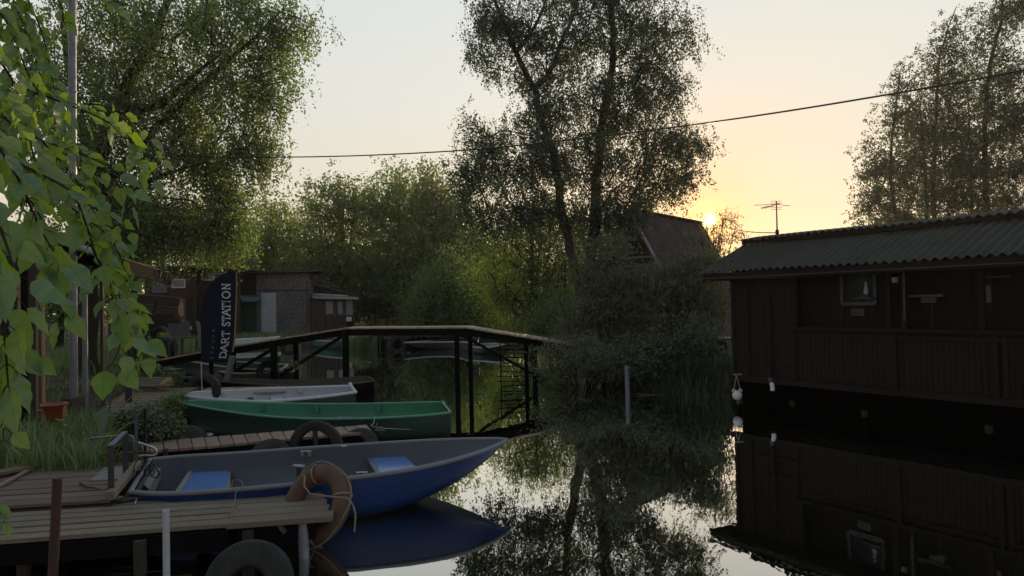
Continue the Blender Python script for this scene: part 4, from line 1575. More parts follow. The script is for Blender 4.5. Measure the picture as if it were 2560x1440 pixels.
strip(ic, [(-1.4, .2), (-.6, .2), (-.6, -.6)], .25, cv); strip(ic, [(0, -.6), (0, .3), (1, .3), (1, -.6), (0, -.6)], .25, cv)
ic.build('icons', 'dim_print', fl)
# ------------------------------------------------------------------ the brown house on piles at the right
C0 = Vector((3.93, 12.2, 0))
E1 = Vector((0.574, -0.819, 0)).normalized()
E2 = Vector((0.819, 0.574, 0)).normalized()


def HP(u, v, z):
    return C0 + E1 * u + E2 * v + Vector((0, 0, z))


def HU(px, py, v=0.0):
    """ray onto the wall plane set back by v -> (u, z)"""
    d = ray(px, py)
    o = Vector((0, 0, CAMH)) - (C0 + E2 * v)
    t = -o.dot(E2) / d.dot(E2)
    w = Vector((0, 0, CAMH)) + d * t
    return (w - C0).dot(E1), w.z


rh = thing('boat_house', 'long dark brown plank house on piles over the water under a mossy corrugated roof', 'house', HP(2, 0.5, 0))
UL = 6.6          # length of the house beyond the frame
ZF = HU(1832, 936)[1]
ub, zr = HU(1985, 821)
ZR = zr           # top of the parapet
ZE = HU(1832, 700)[1]


def vboards(mb, u0, u1, z0, z1, v, w=.095, t=.02, gap=.006, out=-1):
    u = u0
    while u < u1 - .01:
        ww = min(w, u1 - u)
        c = u + ww / 2
        mb.beam(HP(c, v, z0 + random.uniform(-.004, .004)), HP(c, v, z1), ww - gap, t + random.uniform(-.003, .003), up=E2)
        u += w


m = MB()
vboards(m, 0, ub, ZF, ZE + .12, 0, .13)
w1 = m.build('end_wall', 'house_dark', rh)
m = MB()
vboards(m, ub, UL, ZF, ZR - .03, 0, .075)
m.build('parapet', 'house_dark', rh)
m = MB()
m.beam(HP(ub - .02, -.03, ZR), HP(UL, -.03, ZR), .07, .05)
m.beam(HP(ub, -.022, ZR - .1), HP(UL, -.022, ZR - .1), .02, .05)
m.build('rail', 'house_dark', rh)
m = MB()
m.beam(HP(-.05, -.02, ZF - .05), HP(UL, -.02, ZF - .05), .12, .09)
m.beam(HP(-.05, .9, ZF - .05), HP(UL, .9, ZF - .05), .12, .09)
m.build('sill_beam', 'house_dark', rh)
m = MB().quadprism([HP(-.02, 0.01, ZF - .02), HP(UL, 0.01, ZF - .02), HP(UL, 2.6, ZF - .02), HP(-.02, 2.6, ZF - .02)], (0, 0, 1), .03)
m.build('floor', 'dark_wood', rh)
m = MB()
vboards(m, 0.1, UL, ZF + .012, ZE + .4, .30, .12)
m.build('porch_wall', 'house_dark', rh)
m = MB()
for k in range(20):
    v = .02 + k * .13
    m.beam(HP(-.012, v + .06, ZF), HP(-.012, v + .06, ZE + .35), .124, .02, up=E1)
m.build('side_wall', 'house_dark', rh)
for px in (1835, 1870, 1985, 2225, 2235, 2488, 2512):
    u, _ = HU(px, 800)
    zt = ZE + .1 if px in (1835, 1870) else (ZR - .03 if px != 2225 else ZE + .1)
    MB().beam(HP(u, -.025, ZF), HP(u, -.025, zt), .06, .03, up=E2).build('post', 'house_dark', rh)
for py in (795, 862, 905):
    _, z = HU(1840, py)
    m = MB().beam(HP(.05, -.02, z), HP(ub - .05, -.02, z), .018, .035, up=(0, 0, 1)); m.build('batten', 'house_dark', rh)
# porch posts up to the eave
for px in (1988, 2222, 2262, 2455):
    u, _ = HU(px, 750)
    MB().beam(HP(u, .0, ZR + .02), HP(u, .0, ZE + .1), .07, .07, up=E2).build('porch_post', 'house_dark', rh)
# piles
for px, py in ((1840, 1005), (1972, 1010), (2153, 1035), (2465, 1075)):
    q = P(px, py, 0)
    r_ = MB().tube([vz(q, -.8) + E2 * .1, vz(q, ZF - .08) + E2 * .1], .045, 9).build('pile', 'black_wood', rh)
    MB().tube([vz(q, 0.0) + E2 * .1, vz(q, .055) + E2 * .1], .05, 9).build('pile_band', 'old_wood', r_)

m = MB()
vboards(m, .05, UL, -.3, ZF - .03, 1.1, .16)  # boards added to keep the sky from showing below the floor
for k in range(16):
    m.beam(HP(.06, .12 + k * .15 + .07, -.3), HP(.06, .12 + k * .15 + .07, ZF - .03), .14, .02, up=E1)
m.build('sky_blocker_boards', 'black_wood', rh)
# corrugated roof
def corr(mb, u0, u1, va, za, vb, zb_, pitch=.13, amp=.022, thick=.008, seg=8, wob=.006):
    n = int((u1 - u0) / pitch * seg)
    top, bot = [], []
    nr = 5
    for j in range(nr + 1):
        t = j / nr
        row = []
        for i in range(n + 1):
            u = u0 + (u1 - u0) * i / n
            z = za + (zb_ - za) * t + amp * math.cos(2 * PI * (u - u0) / pitch) + wob * math.sin(u * 1.7 + t)
            row.append(HP(u, va + (vb - va) * t - .02 * (j == 0) * math.sin(int((u - u0) / 1.1) * 7.7), z))
        top.append(row)
    mb.grid(top, rnd=.5, flip=True)
    bot = [[p - Vector((0, 0, thick)) for p in r] for r in top]
    mb.grid(bot, rnd=.5)
    for r_, fl_ in ((0, False), (nr, True)):
        mb.grid([top[r_], bot[r_]], rnd=.5, smooth=False, flip=fl_)
    mb.grid([[r[0] for r in top], [r[0] for r in bot]], rnd=.5, smooth=False)


EV = -.36
ue, ze = HU(1752, 682, EV)
UE = ue
RV = .98
ur, zr_ = HU(1853, 612, RV)
m = MB()
corr(m, UE, UL, EV, ze, RV, zr_)
m.build('roof', 'asbestos', rh)
m = MB()
# ridge strip: board and a small second row of sheets
u2, z2 = HU(1850, 603, RV - .12)
m2 = MB()
corr(m2, u2, UL, RV - .14, z2 + .012, RV + .5, z2 + .10, amp=.02)
rc_ = m2.build('ridge_sheets', 'asbestos', rh)
MB().beam(HP(u2 + .02, RV - .08, z2 - .035), HP(UL, RV - .08, z2 - .035), .03, .07).build('ridge_board', 'house_dark', rh)
m = MB()
m.quadprism([HP(UE + .05, RV + .5, z2 + .06), HP(UL, RV + .5, z2 + .06), HP(UL, RV + 2.2, ze + .1), HP(UE + .05, RV + 2.2, ze + .1)], (0, 0, -1), .02)
m.build('rear_roof', 'roof_felt', rh)
m = MB()
m.beam(HP(UE + .02, EV + .05, ze - .085), HP(UL, EV + .05, ze - .085), .025, .12)
m.build('fascia', 'house_dark', rh)
m = MB()
m.beam(HP(UE - .0, EV + .06, ze - .15), HP(UE, RV, zr_ - .1), .05, .05)
m.build('verge_board', 'house_dark', rh)
m = MB().quadprism([HP(UE + .03, EV + .07, ze - .15), HP(UL, EV + .07, ze - .15), HP(UL, .32, ze - .15), HP(UE + .03, .32, ze - .15)], (0, 0, 1), .012)
m.build('soffit', 'house_dark', rh)
# gutter wire / light edge line under the eave
m = MB().tube([HP(UE - .1, EV - .02, HU(1745, 698, EV)[1]), HP(UL, EV - .02, HU(2560, 652, EV)[1] - .02)], .006, 5)
m.build('eave_wire', 'dim_frame', rh)
# window with frame, curtain and lamp
va = .27
u0, z1 = HU(2105, 690, va); u1, z0 = HU(2190, 759, va)
u0b = HU(2105, 759, va)[0]
wf = MB()
z1 = ZE + .02
for a, b in (((u0, z0), (u1, z0)), ((u0, z1), (u1, z1))):
    wf.beam(HP(a[0], va - .01, a[1]), HP(b[0], va - .01, b[1]), .04, .05)
for u in (u0, u1):
    wf.beam(HP(u, va - .013, z0), HP(u, va - .013, z1), .05, .04, up=E2)
wfo = wf.build('window', 'dim_frame', rh)
MB().quadprism([HP(u0, va + .008, z0), HP(u1, va + .008, z0), HP(u1, va + .008, z1), HP(u0, va + .008, z1)], E2 * -1, .004).build('pane', 'pane', wfo)
# oil lamp on the window ledge
ul, zl = HU(2166, 744, .20)
lamp = thing('oil_lamp', 'glass oil lamp standing at the window of the dark boat house', 'lamp', HP(ul, .20, zl))
MB().lathe(HP(ul, .20, zl), [(.0, 0), (.075, 0), (.08, .015), (.07, .03), (.03, .04), (.028, .05), (.0, .05)], 16).build('base', 'dim_frame', lamp)
MB().lathe(HP(ul, .20, zl + .05), [(.028, 0), (.038, .04), (.036, .07), (.022, .12), (.018, .19)], 16).build('chimney', 'lamp_glass', lamp)
MB().beam(HP(ul - .2, .21, zl - .012), HP(ul + .12, .21, zl - .012), .12, .02).build('window_ledge', 'dim_frame', rh)


def wallbox(name, mat, x0, y0, x1, y1, v, t, label=None, cat=None, parent=None):
    ua, za = HU(x0, y0, v); ub_, zb_ = HU(x1, y1, v)
    uc, zc_ = (ua + ub_) / 2, (za + zb_) / 2
    o = MB().beam(HP(ua, v - t / 2, zc_), HP(ub_, v - t / 2, zc_), t, abs(za - zb_), bevel=.004).build(name, mat, parent)
    if label: tag(o, label, cat)
    return o


wallbox('porch_lamp', 'white_plastic', 2224, 694, 2245, 706, .26, .08, 'small white box lamp on the dark porch wall, right of the window', 'lamp')
nb = wallbox('house_number_plate', 'dim_frame', 2129, 772, 2161, 790, .285, .012)
tag(nb, 'grey number plate reading 0 and 2 below the porch window', 'sign')
shelf = wallbox('wall_shelf', 'dim_frame', 2277, 737, 2368, 742, .27, .14, 'thin grey shelf on the porch wall', 'shelf')
wallbox('wall_cistern', 'dim_frame', 2310, 743, 2347, 757, .27, .10, 'grey box with a pull cord under the porch shelf', 'box')
u, z = HU(2329, 758, .20); u_, z_ = HU(2329, 818, .20)
pc = MB().tube([HP(u, .20, z), HP(u, .20, z_)], .004, 5)
pc.lathe(HP(u, .20, z_ - .01), [(.002, .03), (.012, .01), (.008, 0), (0, 0)], 8)
tag(pc.build('pull_cord', 'dim_frame'), 'thin cord with a knob hanging from the box on the porch', 'cord')
u, z = HU(2262, 680, -.02); u_, z_ = HU(2264, 803, -.02)
tag(MB().tube([HP(u, -.05, z), HP(u_, -.05, z_)], .014, 8).build('wall_pipe', 'dim_frame'), 'thin grey pipe hanging down in front of the porch', 'pipe')
u, z = HU(1925, 745, -.05); u_, z_ = HU(1928, 945, -.05)
dp = thing('drain_pipe', 'brown drain pipe down the house wall ending in a white elbow', 'pipe', HP(u, -.06, z_))
MB().tube([HP(u, -.07, z), HP(u_, -.07, z_)], .03, 10).build('pipe', 'house_dark', dp)
MB().tube(resample([HP(u_, -.07, z_ + .01), HP(u_ + .01, -.08, z_ - .05), HP(u_ + .06, -.12, z_ - .10)], 6), .033, 10).build('coupling', 'dim_frame', dp)
MB().tube(resample([HP(u_ + .045, -.11, z_ - .085), HP(u_ + .075, -.13, z_ - .13), HP(u_ + .08, -.14, z_ - .20)], 8), .036, 12).build('elbow', 'white_plastic', dp)
wallbox('plywood_piece', 'beige_plank', 2464, 714, 2479, 757, .24, .02, 'narrow pale board leaning in the porch at the right', 'board')
wallbox('porch_window_frame', 'dim_frame', 2462, 691, 2525, 693, .24, .02, 'thin grey curtain rail in the porch at the right', 'rail')
# digits on the plate, faint
m = MB()
for ch, cx in (('O', .30), ('D', .62)):
    ua, za = HU(2129, 772, .285); ub_, zb_ = HU(2161, 790, .285)
    def cv2(x, y, cx=cx):
        return HP(ua + (ub_ - ua) * (cx + (x - .5) * .22), .268, zb_ + (za - zb_) * (.22 + .56 * y))
    for st in ([GL['O'][0]] if ch == 'O' else [[(.2, .8), (.5, 1), (.8, .8), (.7, .5), (.2, 0), (.85, 0)]]):
        for (a, b) in zip(st[:-1], st[1:]):
            m.beam(cv2(*a), cv2(*b), .006, .004)
mm = m.build('digits', 'dark_panel', nb)

# buoy hanging from the corner of the house
bq = Q(1843, 988, 11.9)
bu = thing('hanging_buoy', 'white ball shaped buoy with ears hanging on a cord at the house corner', 'buoy', bq)
MB().lathe(bq + Vector((0, 0, -.085)), [(0, 0), (.045, .01), (.075, .045), (.083, .085), (.075, .12), (.055, .15), (.03, .165), (0, .17)], 20).build('ball', 'white_plastic', bu)
for s_ in (-1, 1):
    MB().torus(bq + Vector((s_ * .058, 0, .082)), .022, .010, (0, -1, .1), 16, 6).build('ear', 'white_plastic', bu)
tp = Q(1841, 938, 11.9)
cd = MB()
for s_ in (-1, 1):
    cd.tube([bq + Vector((s_ * .058, 0, .10)), tp], .005, 5)
cd.build('cord', 'cord_pale', bu)
tag(MB().beam(tp + Vector((-.04, 0, .012)), tp + Vector((.09, .02, .012)), .06, .02).build('cleat', 'white_wood'), 'small pale cleat board at the house corner holding the buoy cord', 'cleat')

# television antenna on the roof
aq0, aq1 = Q(1943, 592, 12.6), Q(1941, 503, 12.6)
an = thing('tv_antenna', 'television antenna with crossed rods on a thin mast on the boat house roof', 'antenna', aq0)
MB().tube([aq0 + Vector((0, 0, -.12)), aq1], [.017, .012], 8).build('mast', 'steel_grey', an)
MB().lathe(Q(1943, 580, 12.6), [(.02, -.05), (.035, -.03), (.035, .02), (.02, .05)], 8).build('clamp', 'steel_dark', an)
m = MB()
m.tube([Q(1886, 513, 12.6), Q(1940, 511, 12.6), Q(1976, 515, 12.6)], .006, 5)
m.tube([Q(1904, 521, 12.3), Q(1942, 511, 12.6), Q(1948, 509, 12.65)], .008, 5)
for x0, x1, y in ((1927, 1954, 503), (1926, 1954, 508), (1925, 1955, 518), (1927, 1954, 523)):
    m.tube([Q(x0, y, 12.6), Q(x1, y, 12.6)], .005, 5)
for t in (.1, .25, .4, .55):
    c = Q(1904, 521, 12.3).lerp(Q(1942, 511, 12.6), t)
    m.tube([c + Vector((-.02, .10, .02)), c + Vector((.02, -.10, -.02))], .004, 5)
m.build('rods', 'steel_grey', an)

# cables in the air
def cable(name, pts, r, label):
    o = MB().tube(resample(pts, 60), r, 6).build(name, 'cord_black')
    tag(o, label, 'cable')


cable('overhead_cable', [Q(2900, 90, 7.5), Q(2560, 175, 8.5), Q(2240, 233, 9.6), Q(1900, 288, 11), Q(1600, 329, 12.4), Q(1300, 363, 13.6), Q(1140, 377, 14.2), Q(900, 389, 15), Q(690, 393, 15.8), Q(500, 392, 16.5), Q(360, 388, 17)],
      .014, 'black overhead cable crossing the whole sky from the left birch to the upper right')
cable('antenna_cable', [Q(1776, 560, 26), Q(1830, 572, 22), Q(1880, 580, 17), Q(1940, 582, 12.6)], .011, 'thin cable from the gabled house to the antenna mast')

# ------------------------------------------------------------------ gabled house behind the willows
AD0, AD1 = 23.5, 28.0
apA, apB = Q(1580, 524, AD0), Q(1753, 549, AD1)
rd = vz(apB - apA, 0)
LR = rd.length
rd.normalize()
pr = Vector((rd.y, -rd.x, 0))
hz = apA.z
gz = .4
hw = 2.25
ah = thing('gabled_house', 'steep A-frame house with maroon roof and pale gable edge, half hidden by willow bushes', 'house', vz(apA, gz))


def AP(l, w, z):
    return Vector((apA.x, apA.y, 0)) + rd * l + pr * w + Vector((0, 0, z))


for sg in (1, -1):
    n = Vector((0, 0, 1)).cross(rd)
    m = MB()
    a = [AP(-.25, 0, hz), AP(LR, 0, hz), AP(LR, sg * (hw + .25), gz + .1), AP(-.25, sg * (hw + .25), gz + .1)]
    nn = (a[1] - a[0]).cross(a[3] - a[0]).normalized()
    if nn.z > 0:
        nn = -nn
    m.quadprism(a if True else a[::-1], nn, .08)
    # rows of sheet joints
    m.build('roof_slope', 'maroon_roof', ah)
    MB().beam(AP(-.29, 0, hz + .02), AP(-.29, sg * (hw + .25), gz + .12), .06, .14, up=rd).build('barge_board', 'white_wood' if sg > 0 else 'old_wood', ah)
MB().beam(AP(-.3, 0, hz + .02), AP(LR + .05, 0, hz + .02), .2, .04).build('ridge', 'roof_felt', ah)
m = MB()
k = 30
for i in range(k):
    w = -hw + (i + .5) * 2 * hw / k
    top = gz + (hz - gz) * (1 - abs(w) / hw) - .1
    if top > gz + .2:
        m.beam(AP(.15, w, gz), AP(.15, w, top), 2 * hw / k - .008, .03, up=rd)
m.build('gable_wall', 'house_brown', ah)
m = MB()
for l in (LR - .1,):
    m.quadprism([AP(l, -hw, gz), AP(l, hw, gz), AP(l, 0, hz - .1)], rd, .05)
m.build('rear_wall', 'house_brown', ah)
for w in (-.9, .1, 1.0):
    MB().beam(AP(-.6, w, .5), AP(-.6, w, 2.4 if abs(w) < .5 else 1.9), .08, .08, up=rd).build('balcony_post', 'white_wood', ah)
MB().beam(AP(-.66, -2.2, 1.42), AP(-.66, 2.0, 1.42), .06, .08).build('balcony_rail', 'white_wood', ah)
MB().beam(AP(-.64, -2.2, .9), AP(-.64, 2.0, .9), .06, .06).build('balcony_rail', 'old_wood', ah)
MB().beam(AP(.1, -1.2, 3.4), AP(.1, 1.2, 3.4), .05, .07).build('cross_trim', 'white_wood', ah)
m = MB()
m.beam(AP(.11, -.5, 2.2), AP(.11, .5, 2.2), .03, .06); m.beam(AP(.11, -.5, 3.1), AP(.11, .5, 3.1), .03, .06)
for w in (-.5, 0, .5):
    m.beam(AP(.11, w, 2.2), AP(.11, w, 3.1), .06, .03, up=rd)
wv = m.build('window', 'white_wood', ah)
MB().quadprism([AP(.125, -.5, 2.2), AP(.125, .5, 2.2), AP(.125, .5, 3.1), AP(.125, -.5, 3.1)], rd * -1, .004).build('pane', 'pane', wv)

# table or hutch beside the house corner at the right bank
tb = thing('garden_table', 'dark table with a pale cloth edge on the bank beside the boat house', 'table', Q(1795, 900, 15.2))
MB().beam(Q(1770, 843, 15.2), Q(1822, 845, 15.0), .5, .02).build('table_top', 'pale_boat', tb)
MB().beam(Q(1772, 865, 15.2), Q(1822, 866, 15.0), .45, .22).build('skirt', 'dark_wood', tb)
for px in (1800, 1815):
    MB().beam(Q(px, 880, 15.1), Q(px, 930, 15.1), .05, .05, up=(0, 1, 0)).build('leg', 'dark_wood', tb)
wpole = MB().tube([Q(1567, 915, 13.9), Q(1570, 990, 13.9) + Vector((0, 0, -.5))], [.05, .052], 12)
tag(wpole.build('mooring_pole', 'steel_grey'), 'grey white pole standing in the water in front of the reeds', 'pole')
tag(MB().beam(Q(1490, 868, 16.0), Q(1560, 880, 15.8), .45, .035).build('bank_shelf', 'old_wood'), 'grey plank shelf in the bushes at the end of the footbridge', 'plank')
tag(MB().tube(resample([Q(1590, 985, 13.8), Q(1680, 988, 13.8), Q(1760, 985, 13.7), Q(1836, 990, 13.2)], 20), .012, 6).build('drift_stick', 'old_wood'), 'long thin stick floating at the foot of the reeds', 'stick')

# ------------------------------------------------------------------ sheds on the far left bank
def XZ(px, py, D):
    q = Q(px, py, D)
    return q.x, q.z


def fbox(mb, x0, y0, x1, y1, D, t, bevel=0.0, rnd=None, dz=0.0):
    """box whose front face stands at forward distance D, spanning the given outline"""
    ym, xm = (y0 + y1) / 2, (x0 + x1) / 2
    xa, _ = XZ(x0, ym, D); xb, _ = XZ(x1, ym, D)
    _, za = XZ(xm, y0, D); _, zb_ = XZ(xm, y1, D)
    mb.beam((xa, D + t / 2, (za + zb_) / 2), (xb, D + t / 2, (za + zb_) / 2), t, za - zb_, bevel=bevel, rnd=rnd)
    return mb


def vclad(mb, x0, y0, x1, y1, D, w=.12, t=.03):
    xa, _ = XZ(x0, (y0 + y1) / 2, D); xb, _ = XZ(x1, (y0 + y1) / 2, D)
    _, za = XZ((x0 + x1) / 2, y0, D); _, zb_ = XZ((x0 + x1) / 2, y1, D)
    k = max(1, round((xb - xa) / w)); w = (xb - xa) / k
    for i in range(k):
        x = xa + (i + .5) * w
        mb.beam((x, D, zb_), (x, D, za), w - .01, t + random.uniform(-.004, .004), up=(0, 1, 0))


def hclad(mb, x0, y0, x1, y1, D, w=.13, t=.03):
    xa, _ = XZ(x0, (y0 + y1) / 2, D); xb, _ = XZ(x1, (y0 + y1) / 2, D)
    _, za = XZ((x0 + x1) / 2, y0, D); _, zb_ = XZ((x0 + x1) / 2, y1, D)
    k = max(1, round((za - zb_) / w)); w = (za - zb_) / k
    for i in range(k):
        z = zb_ + (i + .5) * w
        mb.beam((xa, D, z), (xb, D, z), t + random.uniform(-.004, .004), w - .012)


SD = 37.5
sh = thing('patterned_shed', 'flat roofed shed wrapped in patterned sheeting with a green door and a pale grey door', 'shed', vz(Q(680, 838, SD), .3))
m = MB(); fbox(m, 641, 682, 775, 846, SD, .9); m.build('wall', 'wrap', sh)
m = MB(); fbox(m, 585, 682, 640.6, 846, SD + .3, .5); m.build('recess_wall', 'dark_panel', sh)
m = MB(); fbox(m, 589, 735, 640, 756, SD + .02, .25); m.build('canopy', 'dark_wood', sh)
m = MB(); fbox(m, 585, 676, 800, 681, SD - .35, 1.5); m.build('roof', 'old_wood', sh)
m = MB(); fbox(m, 784, 681, 796, 686, SD, .8); m.build('roof_bracket', 'dark_wood', sh)
m = MB(); vclad(m, 589, 756, 612, 841, SD + .03, .12); vclad(m, 613, 756, 636, 841, SD + .03, .5, .04)
# diagonal boards on the right leaf
gd = m.build('green_door', 'green_plank', sh)
m = MB()
x0_, z1_ = XZ(613, 757, SD); x1_, z0_ = XZ(636, 840, SD)
for k in range(10):
    zz = z0_ + (z1_ - z0_) * (k + .2) / 10
    m.beam((x0_ + .03, SD, zz + .22), (x1_ - .03, SD, zz), .015, .06)
m.build('diagonal_boards', 'green_plank', gd)
m = MB(); fbox(m, 637, 753, 642, 842, SD - .03, .08); fbox(m, 588, 753, 642, 757, SD - .035, .08); m.build('door_frame', 'green_plank', gd)
m = MB(); fbox(m, 603, 787, 606, 796, SD - .06, .05); m.build('handle', 'dark_panel', gd)
m = MB(); fbox(m, 653, 732, 690, 832, SD - .05, .06, bevel=.01)
dg = m.build('grey_door', 'door_grey', sh)
m = MB(); fbox(m, 682, 785, 687, 787, SD - .10, .05); fbox(m, 684, 782, 686, 791, SD - .07, .03); m.build('handle', 'chrome', dg)
m = MB(); fbox(m, 661, 772, 665, 779, SD - .07, .03); m.build('peephole', 'white_frame', dg)
m = MB(); fbox(m, 652, 832, 690, 838, SD - .06, .07); m.build('threshold', 'deck_grey', dg)
m = MB(); m.tube([Q(641, 727, SD - .03), Q(665, 724, SD - .03), Q(700, 725, SD - .03), Q(770, 725, SD - .03)], .018, 5); m.build('cable', 'cord_black', sh)
m = MB(); fbox(m, 705, 682, 709, 687, SD - .15, .16); m.build('lamp', 'dim_frame', sh)
m = MB(); m.tube([Q(768, 704, SD - .12), Q(768.5, 814, SD - .12)], .035, 8); m.build('drain_pipe', 'shed_plank', sh)
tp_ = MB()
rows = [[Q(x, y + 2 * math.sin(x * .5), SD - d) for x in np.linspace(xa, xb, 10)] for (xa, xb, y, d) in ((597, 648, 739, .05), (599, 650, 744, .3), (602, 651, 750, .45), (606, 640, 755, .5))]
tp_.grid(rows, rnd=.5)
o = tp_.build('blue_tarpaulin', 'blue_tarp'); o.modifiers.new('t', 'SOLIDIFY').thickness = .02
tag(o, 'crumpled blue grey tarpaulin over the green door of the shed', 'tarpaulin')

an_ = thing('annex', 'small dark plank annex with glazed doors and a lean-to roof, right of the patterned shed', 'shed', vz(Q(835, 830, SD), .3))
m = MB()
xa, za = XZ(777, 712, SD + .8); xb, zb_ = XZ(885, 742, SD + .8)
k = 22
for i in range(k):
    x = xa + (xb - xa) * (i + .5) / k
    zt = za + (zb_ - za) * (i + .5) / k
    m.beam((x, SD + .8, .2), (x, SD + .8, zt), (xb - xa) / k - .01, .04, up=(0, 1, 0))
m.build('rear_wall', 'shed_plank', an_)
m = MB(); m.beam((xa - .1, SD + 1.6, za + .05), (xb + .2, SD + 1.6, zb_ + .05), 2.0, .05); m.build('rear_roof', 'roof_felt', an_)
m = MB()
r0, r1 = Q(774, 735, SD + .75), Q(893, 743, SD + .75)
r2, r3 = Q(898, 749, SD - .5), Q(783, 747, SD - .5)
m.quadprism([r3, r2, r1, r0], (0, 0, 1), .03)
m.build('lean_to_roof', 'zinc_roof', an_)
m = MB(); m.beam(Q(777, 734, SD + .7), Q(870, 739, SD + .7), .12, .05); m.build('flashing', 'white_frame', an_)
m = MB(); vclad(m, 778, 750, 800, 832, SD - .2, .14); vclad(m, 800, 750, 811, 832, SD - .2, .18); m.build('side_panel', 'shed_plank', an_)
for x0, x1 in ((811, 836), (841, 860)):
    m = MB()
    fbox(m, x0, 749, x0 + 3, 832, SD - .25, .06); fbox(m, x1 - 3, 749, x1, 832, SD - .25, .06)
    fbox(m, x0 + 3, 749, x1 - 3, 752, SD - .25, .06); fbox(m, x0 + 3, 785, x1 - 3, 790, SD - .25, .06); fbox(m, x0 + 3, 790, x1 - 3, 832, SD - .22, .03)
    dd = m.build('door', 'shed_plank', an_)
    m = MB(); fbox(m, x0 + 3, 752, x1 - 3, 785, SD - .21, .02); m.build('pane', 'curtain', dd)
m = MB(); fbox(m, 836, 749, 841, 832, SD - .27, .08); fbox(m, 860, 749, 864, 832, SD - .27, .08); fbox(m, 882, 750, 885, 832, SD - .27, .08); fbox(m, 864, 787, 882, 790, SD - .26, .07)
m.build('frame', 'shed_plank', an_)
m = MB(); fbox(m, 864, 750, 882, 787, SD - .2, .03); m.build('side_window', 'curtain', an_)
m = MB(); fbox(m, 866, 792, 879, 803, SD - .3, .03); m.build('white_board', 'white_frame', an_)
m = MB(); fbox(m, 846, 758, 849, 763, SD - .3, .03); m.build('paper_notice', 'white_frame', an_)
m = MB(); fbox(m, 864, 805, 884, 832, SD + .3, .03); m.build('base_panel', 'dark_wood', an_)

# deck fence beyond the annex
fe = thing('picket_fence', 'low dark picket fence on the jetty right of the annex', 'fence', vz(Q(940, 825, 40), .3))
m = MB()
fbox(m, 884, 800, 1012, 802, 39.8, .06); m.build('top_rail', 'old_wood', fe)
m = MB()
for i in range(34):
    x = 886 + i * 3.7
    fbox(m, x, 801, x + 1.6, 822, 39.9, .03)
m.build('pickets', 'old_wood', fe)
for x in (931, 968, 1004):
    m = MB(); fbox(m, x - 2.5, 784 if x == 931 else 797, x + 2, 832, 39.7, .1); m.build('post', 'deck_grey' if x == 931 else 'old_wood', fe)
tf = MB(); vclad(tf, 887, 787, 930, 803, 42, .2); vclad(tf, 930, 789, 943, 803, 42, .2)
tag(tf.build('teal_screen', 'teal_fence'), 'dark teal corrugated screen behind the picket fence', 'fence')
c = Q(914, 796, 39.6)
tag(MB().lathe(c + Vector((0, 0, -.12)), [(.0, 0), (.08, 0), (.11, .2), (.12, .22), (.10, .2), (.0, .18)], 12).build('flower_pot', 'lime_pot'), 'lime green pot hanging on the picket fence', 'pot')
c = Q(904, 797, 39.6)
tag(MB().lathe(c + Vector((0, 0, -.1)), [(.0, 0), (.05, 0), (.055, .12), (.04, .16), (.0, .16)], 10).build('small_lantern', 'white_frame'), 'tiny white lantern hanging on the picket fence', 'lantern')
# jetty under it
jt = thing('far_jetty', 'dark jetty on thin posts at the far shore behind the bridge', 'pier', vz(Q(960, 850, 33), 0))
m = MB(); m.beam(Q(937, 838, 33), Q(1130, 838, 31), 1.6, .08); m.build('deck', 'dark_wood', jt)
for px in (945, 955, 1010, 1032, 1046, 1060, 1090):
    d_ = lerp(32.4, 30.6, (px - 937) / 200)
    MB().tube([Q(px, 838, d_), vz(Q(px, 838, d_), -.4)], .06, 6).build('pile', 'black_wood', jt)
cr_ = MB(); cr_.beam(Q(1163, 838, 26.5), Q(1197, 838, 26.5), .7, .3, bevel=.02)
tag(cr_.build('wooden_crate', 'shed_plank'), 'reddish brown wooden box at the shore just behind the tall bridge posts', 'box')

# brown house
BD = 35.5
bh = thing('brown_house', 'reddish brown plank house with small white framed window behind the flag', 'house', vz(Q(470, 840, BD), .3))
m = MB(); hclad(m, 362, 672, 492, 745, BD, .12); m.build('upper_wall', 'house_brown', bh)
m = MB(); vclad(m, 362, 745, 492, 846, BD, .13); m.build('lower_wall', 'dark_wood', bh)
m = MB(); hclad(m, 492.5, 672, 587, 846, BD + .5, .12); m.build('side_bay', 'house_brown', bh)
m = MB(); fbox(m, 362, 672, 586, 846, BD + .6, .8); m.build('core', 'house_brown', bh)
m = MB(); fbox(m, 355, 665, 522, 671, BD - .5, 2.2); m.build('roof', 'roof_felt', bh)
m = MB()
for i in range(40):
    x = 396 + i * 3.2
    fbox(m, x, 664, x + 1.5, 666.5, BD - .55, .3)
m.build('roof_ribs', 'zinc_roof', bh)
m = MB(); fbox(m, 500, 667, 600, 671.5, BD - .3, 1.9); m.build('side_roof', 'fresh_and_sunlit_wood', bh)
for x0, y0, x1, y1, nm, pm in ((428, 697, 463, 720, 'window', 'curtain'), (380, 698, 417, 732, 'window', 'pane_blue'), (503, 682, 562, 701, 'window', 'pane_pale')):
    D_ = BD - .03 if x0 < 490 else BD + .47
    m = MB()
    fbox(m, x0, y0, x0 + 3, y1, D_ - .05, .06); fbox(m, x1 - 3, y0, x1, y1, D_ - .05, .06); fbox(m, x0 + 3, y0, x1 - 3, y0 + 3, D_ - .05, .06); fbox(m, x0 + 3, y1 - 3, x1 - 3, y1, D_ - .05, .06)
    if x0 == 380: fbox(m, 397, y0 + 3, 400, y1 - 3, D_ - .05, .05)
    w_ = m.build('window', 'white_frame' if x0 != 380 else 'blue_tarp', bh)
    m = MB(); fbox(m, x0 + 3, y0 + 3, x1 - 3, y1 - 3, D_ - .02, .015); m.build('pane', pm, w_)
m = MB(); vclad(m, 425, 787, 464, 841, BD - .06, .11); d_ = m.build('plank_hatch', 'beige_plank', bh)
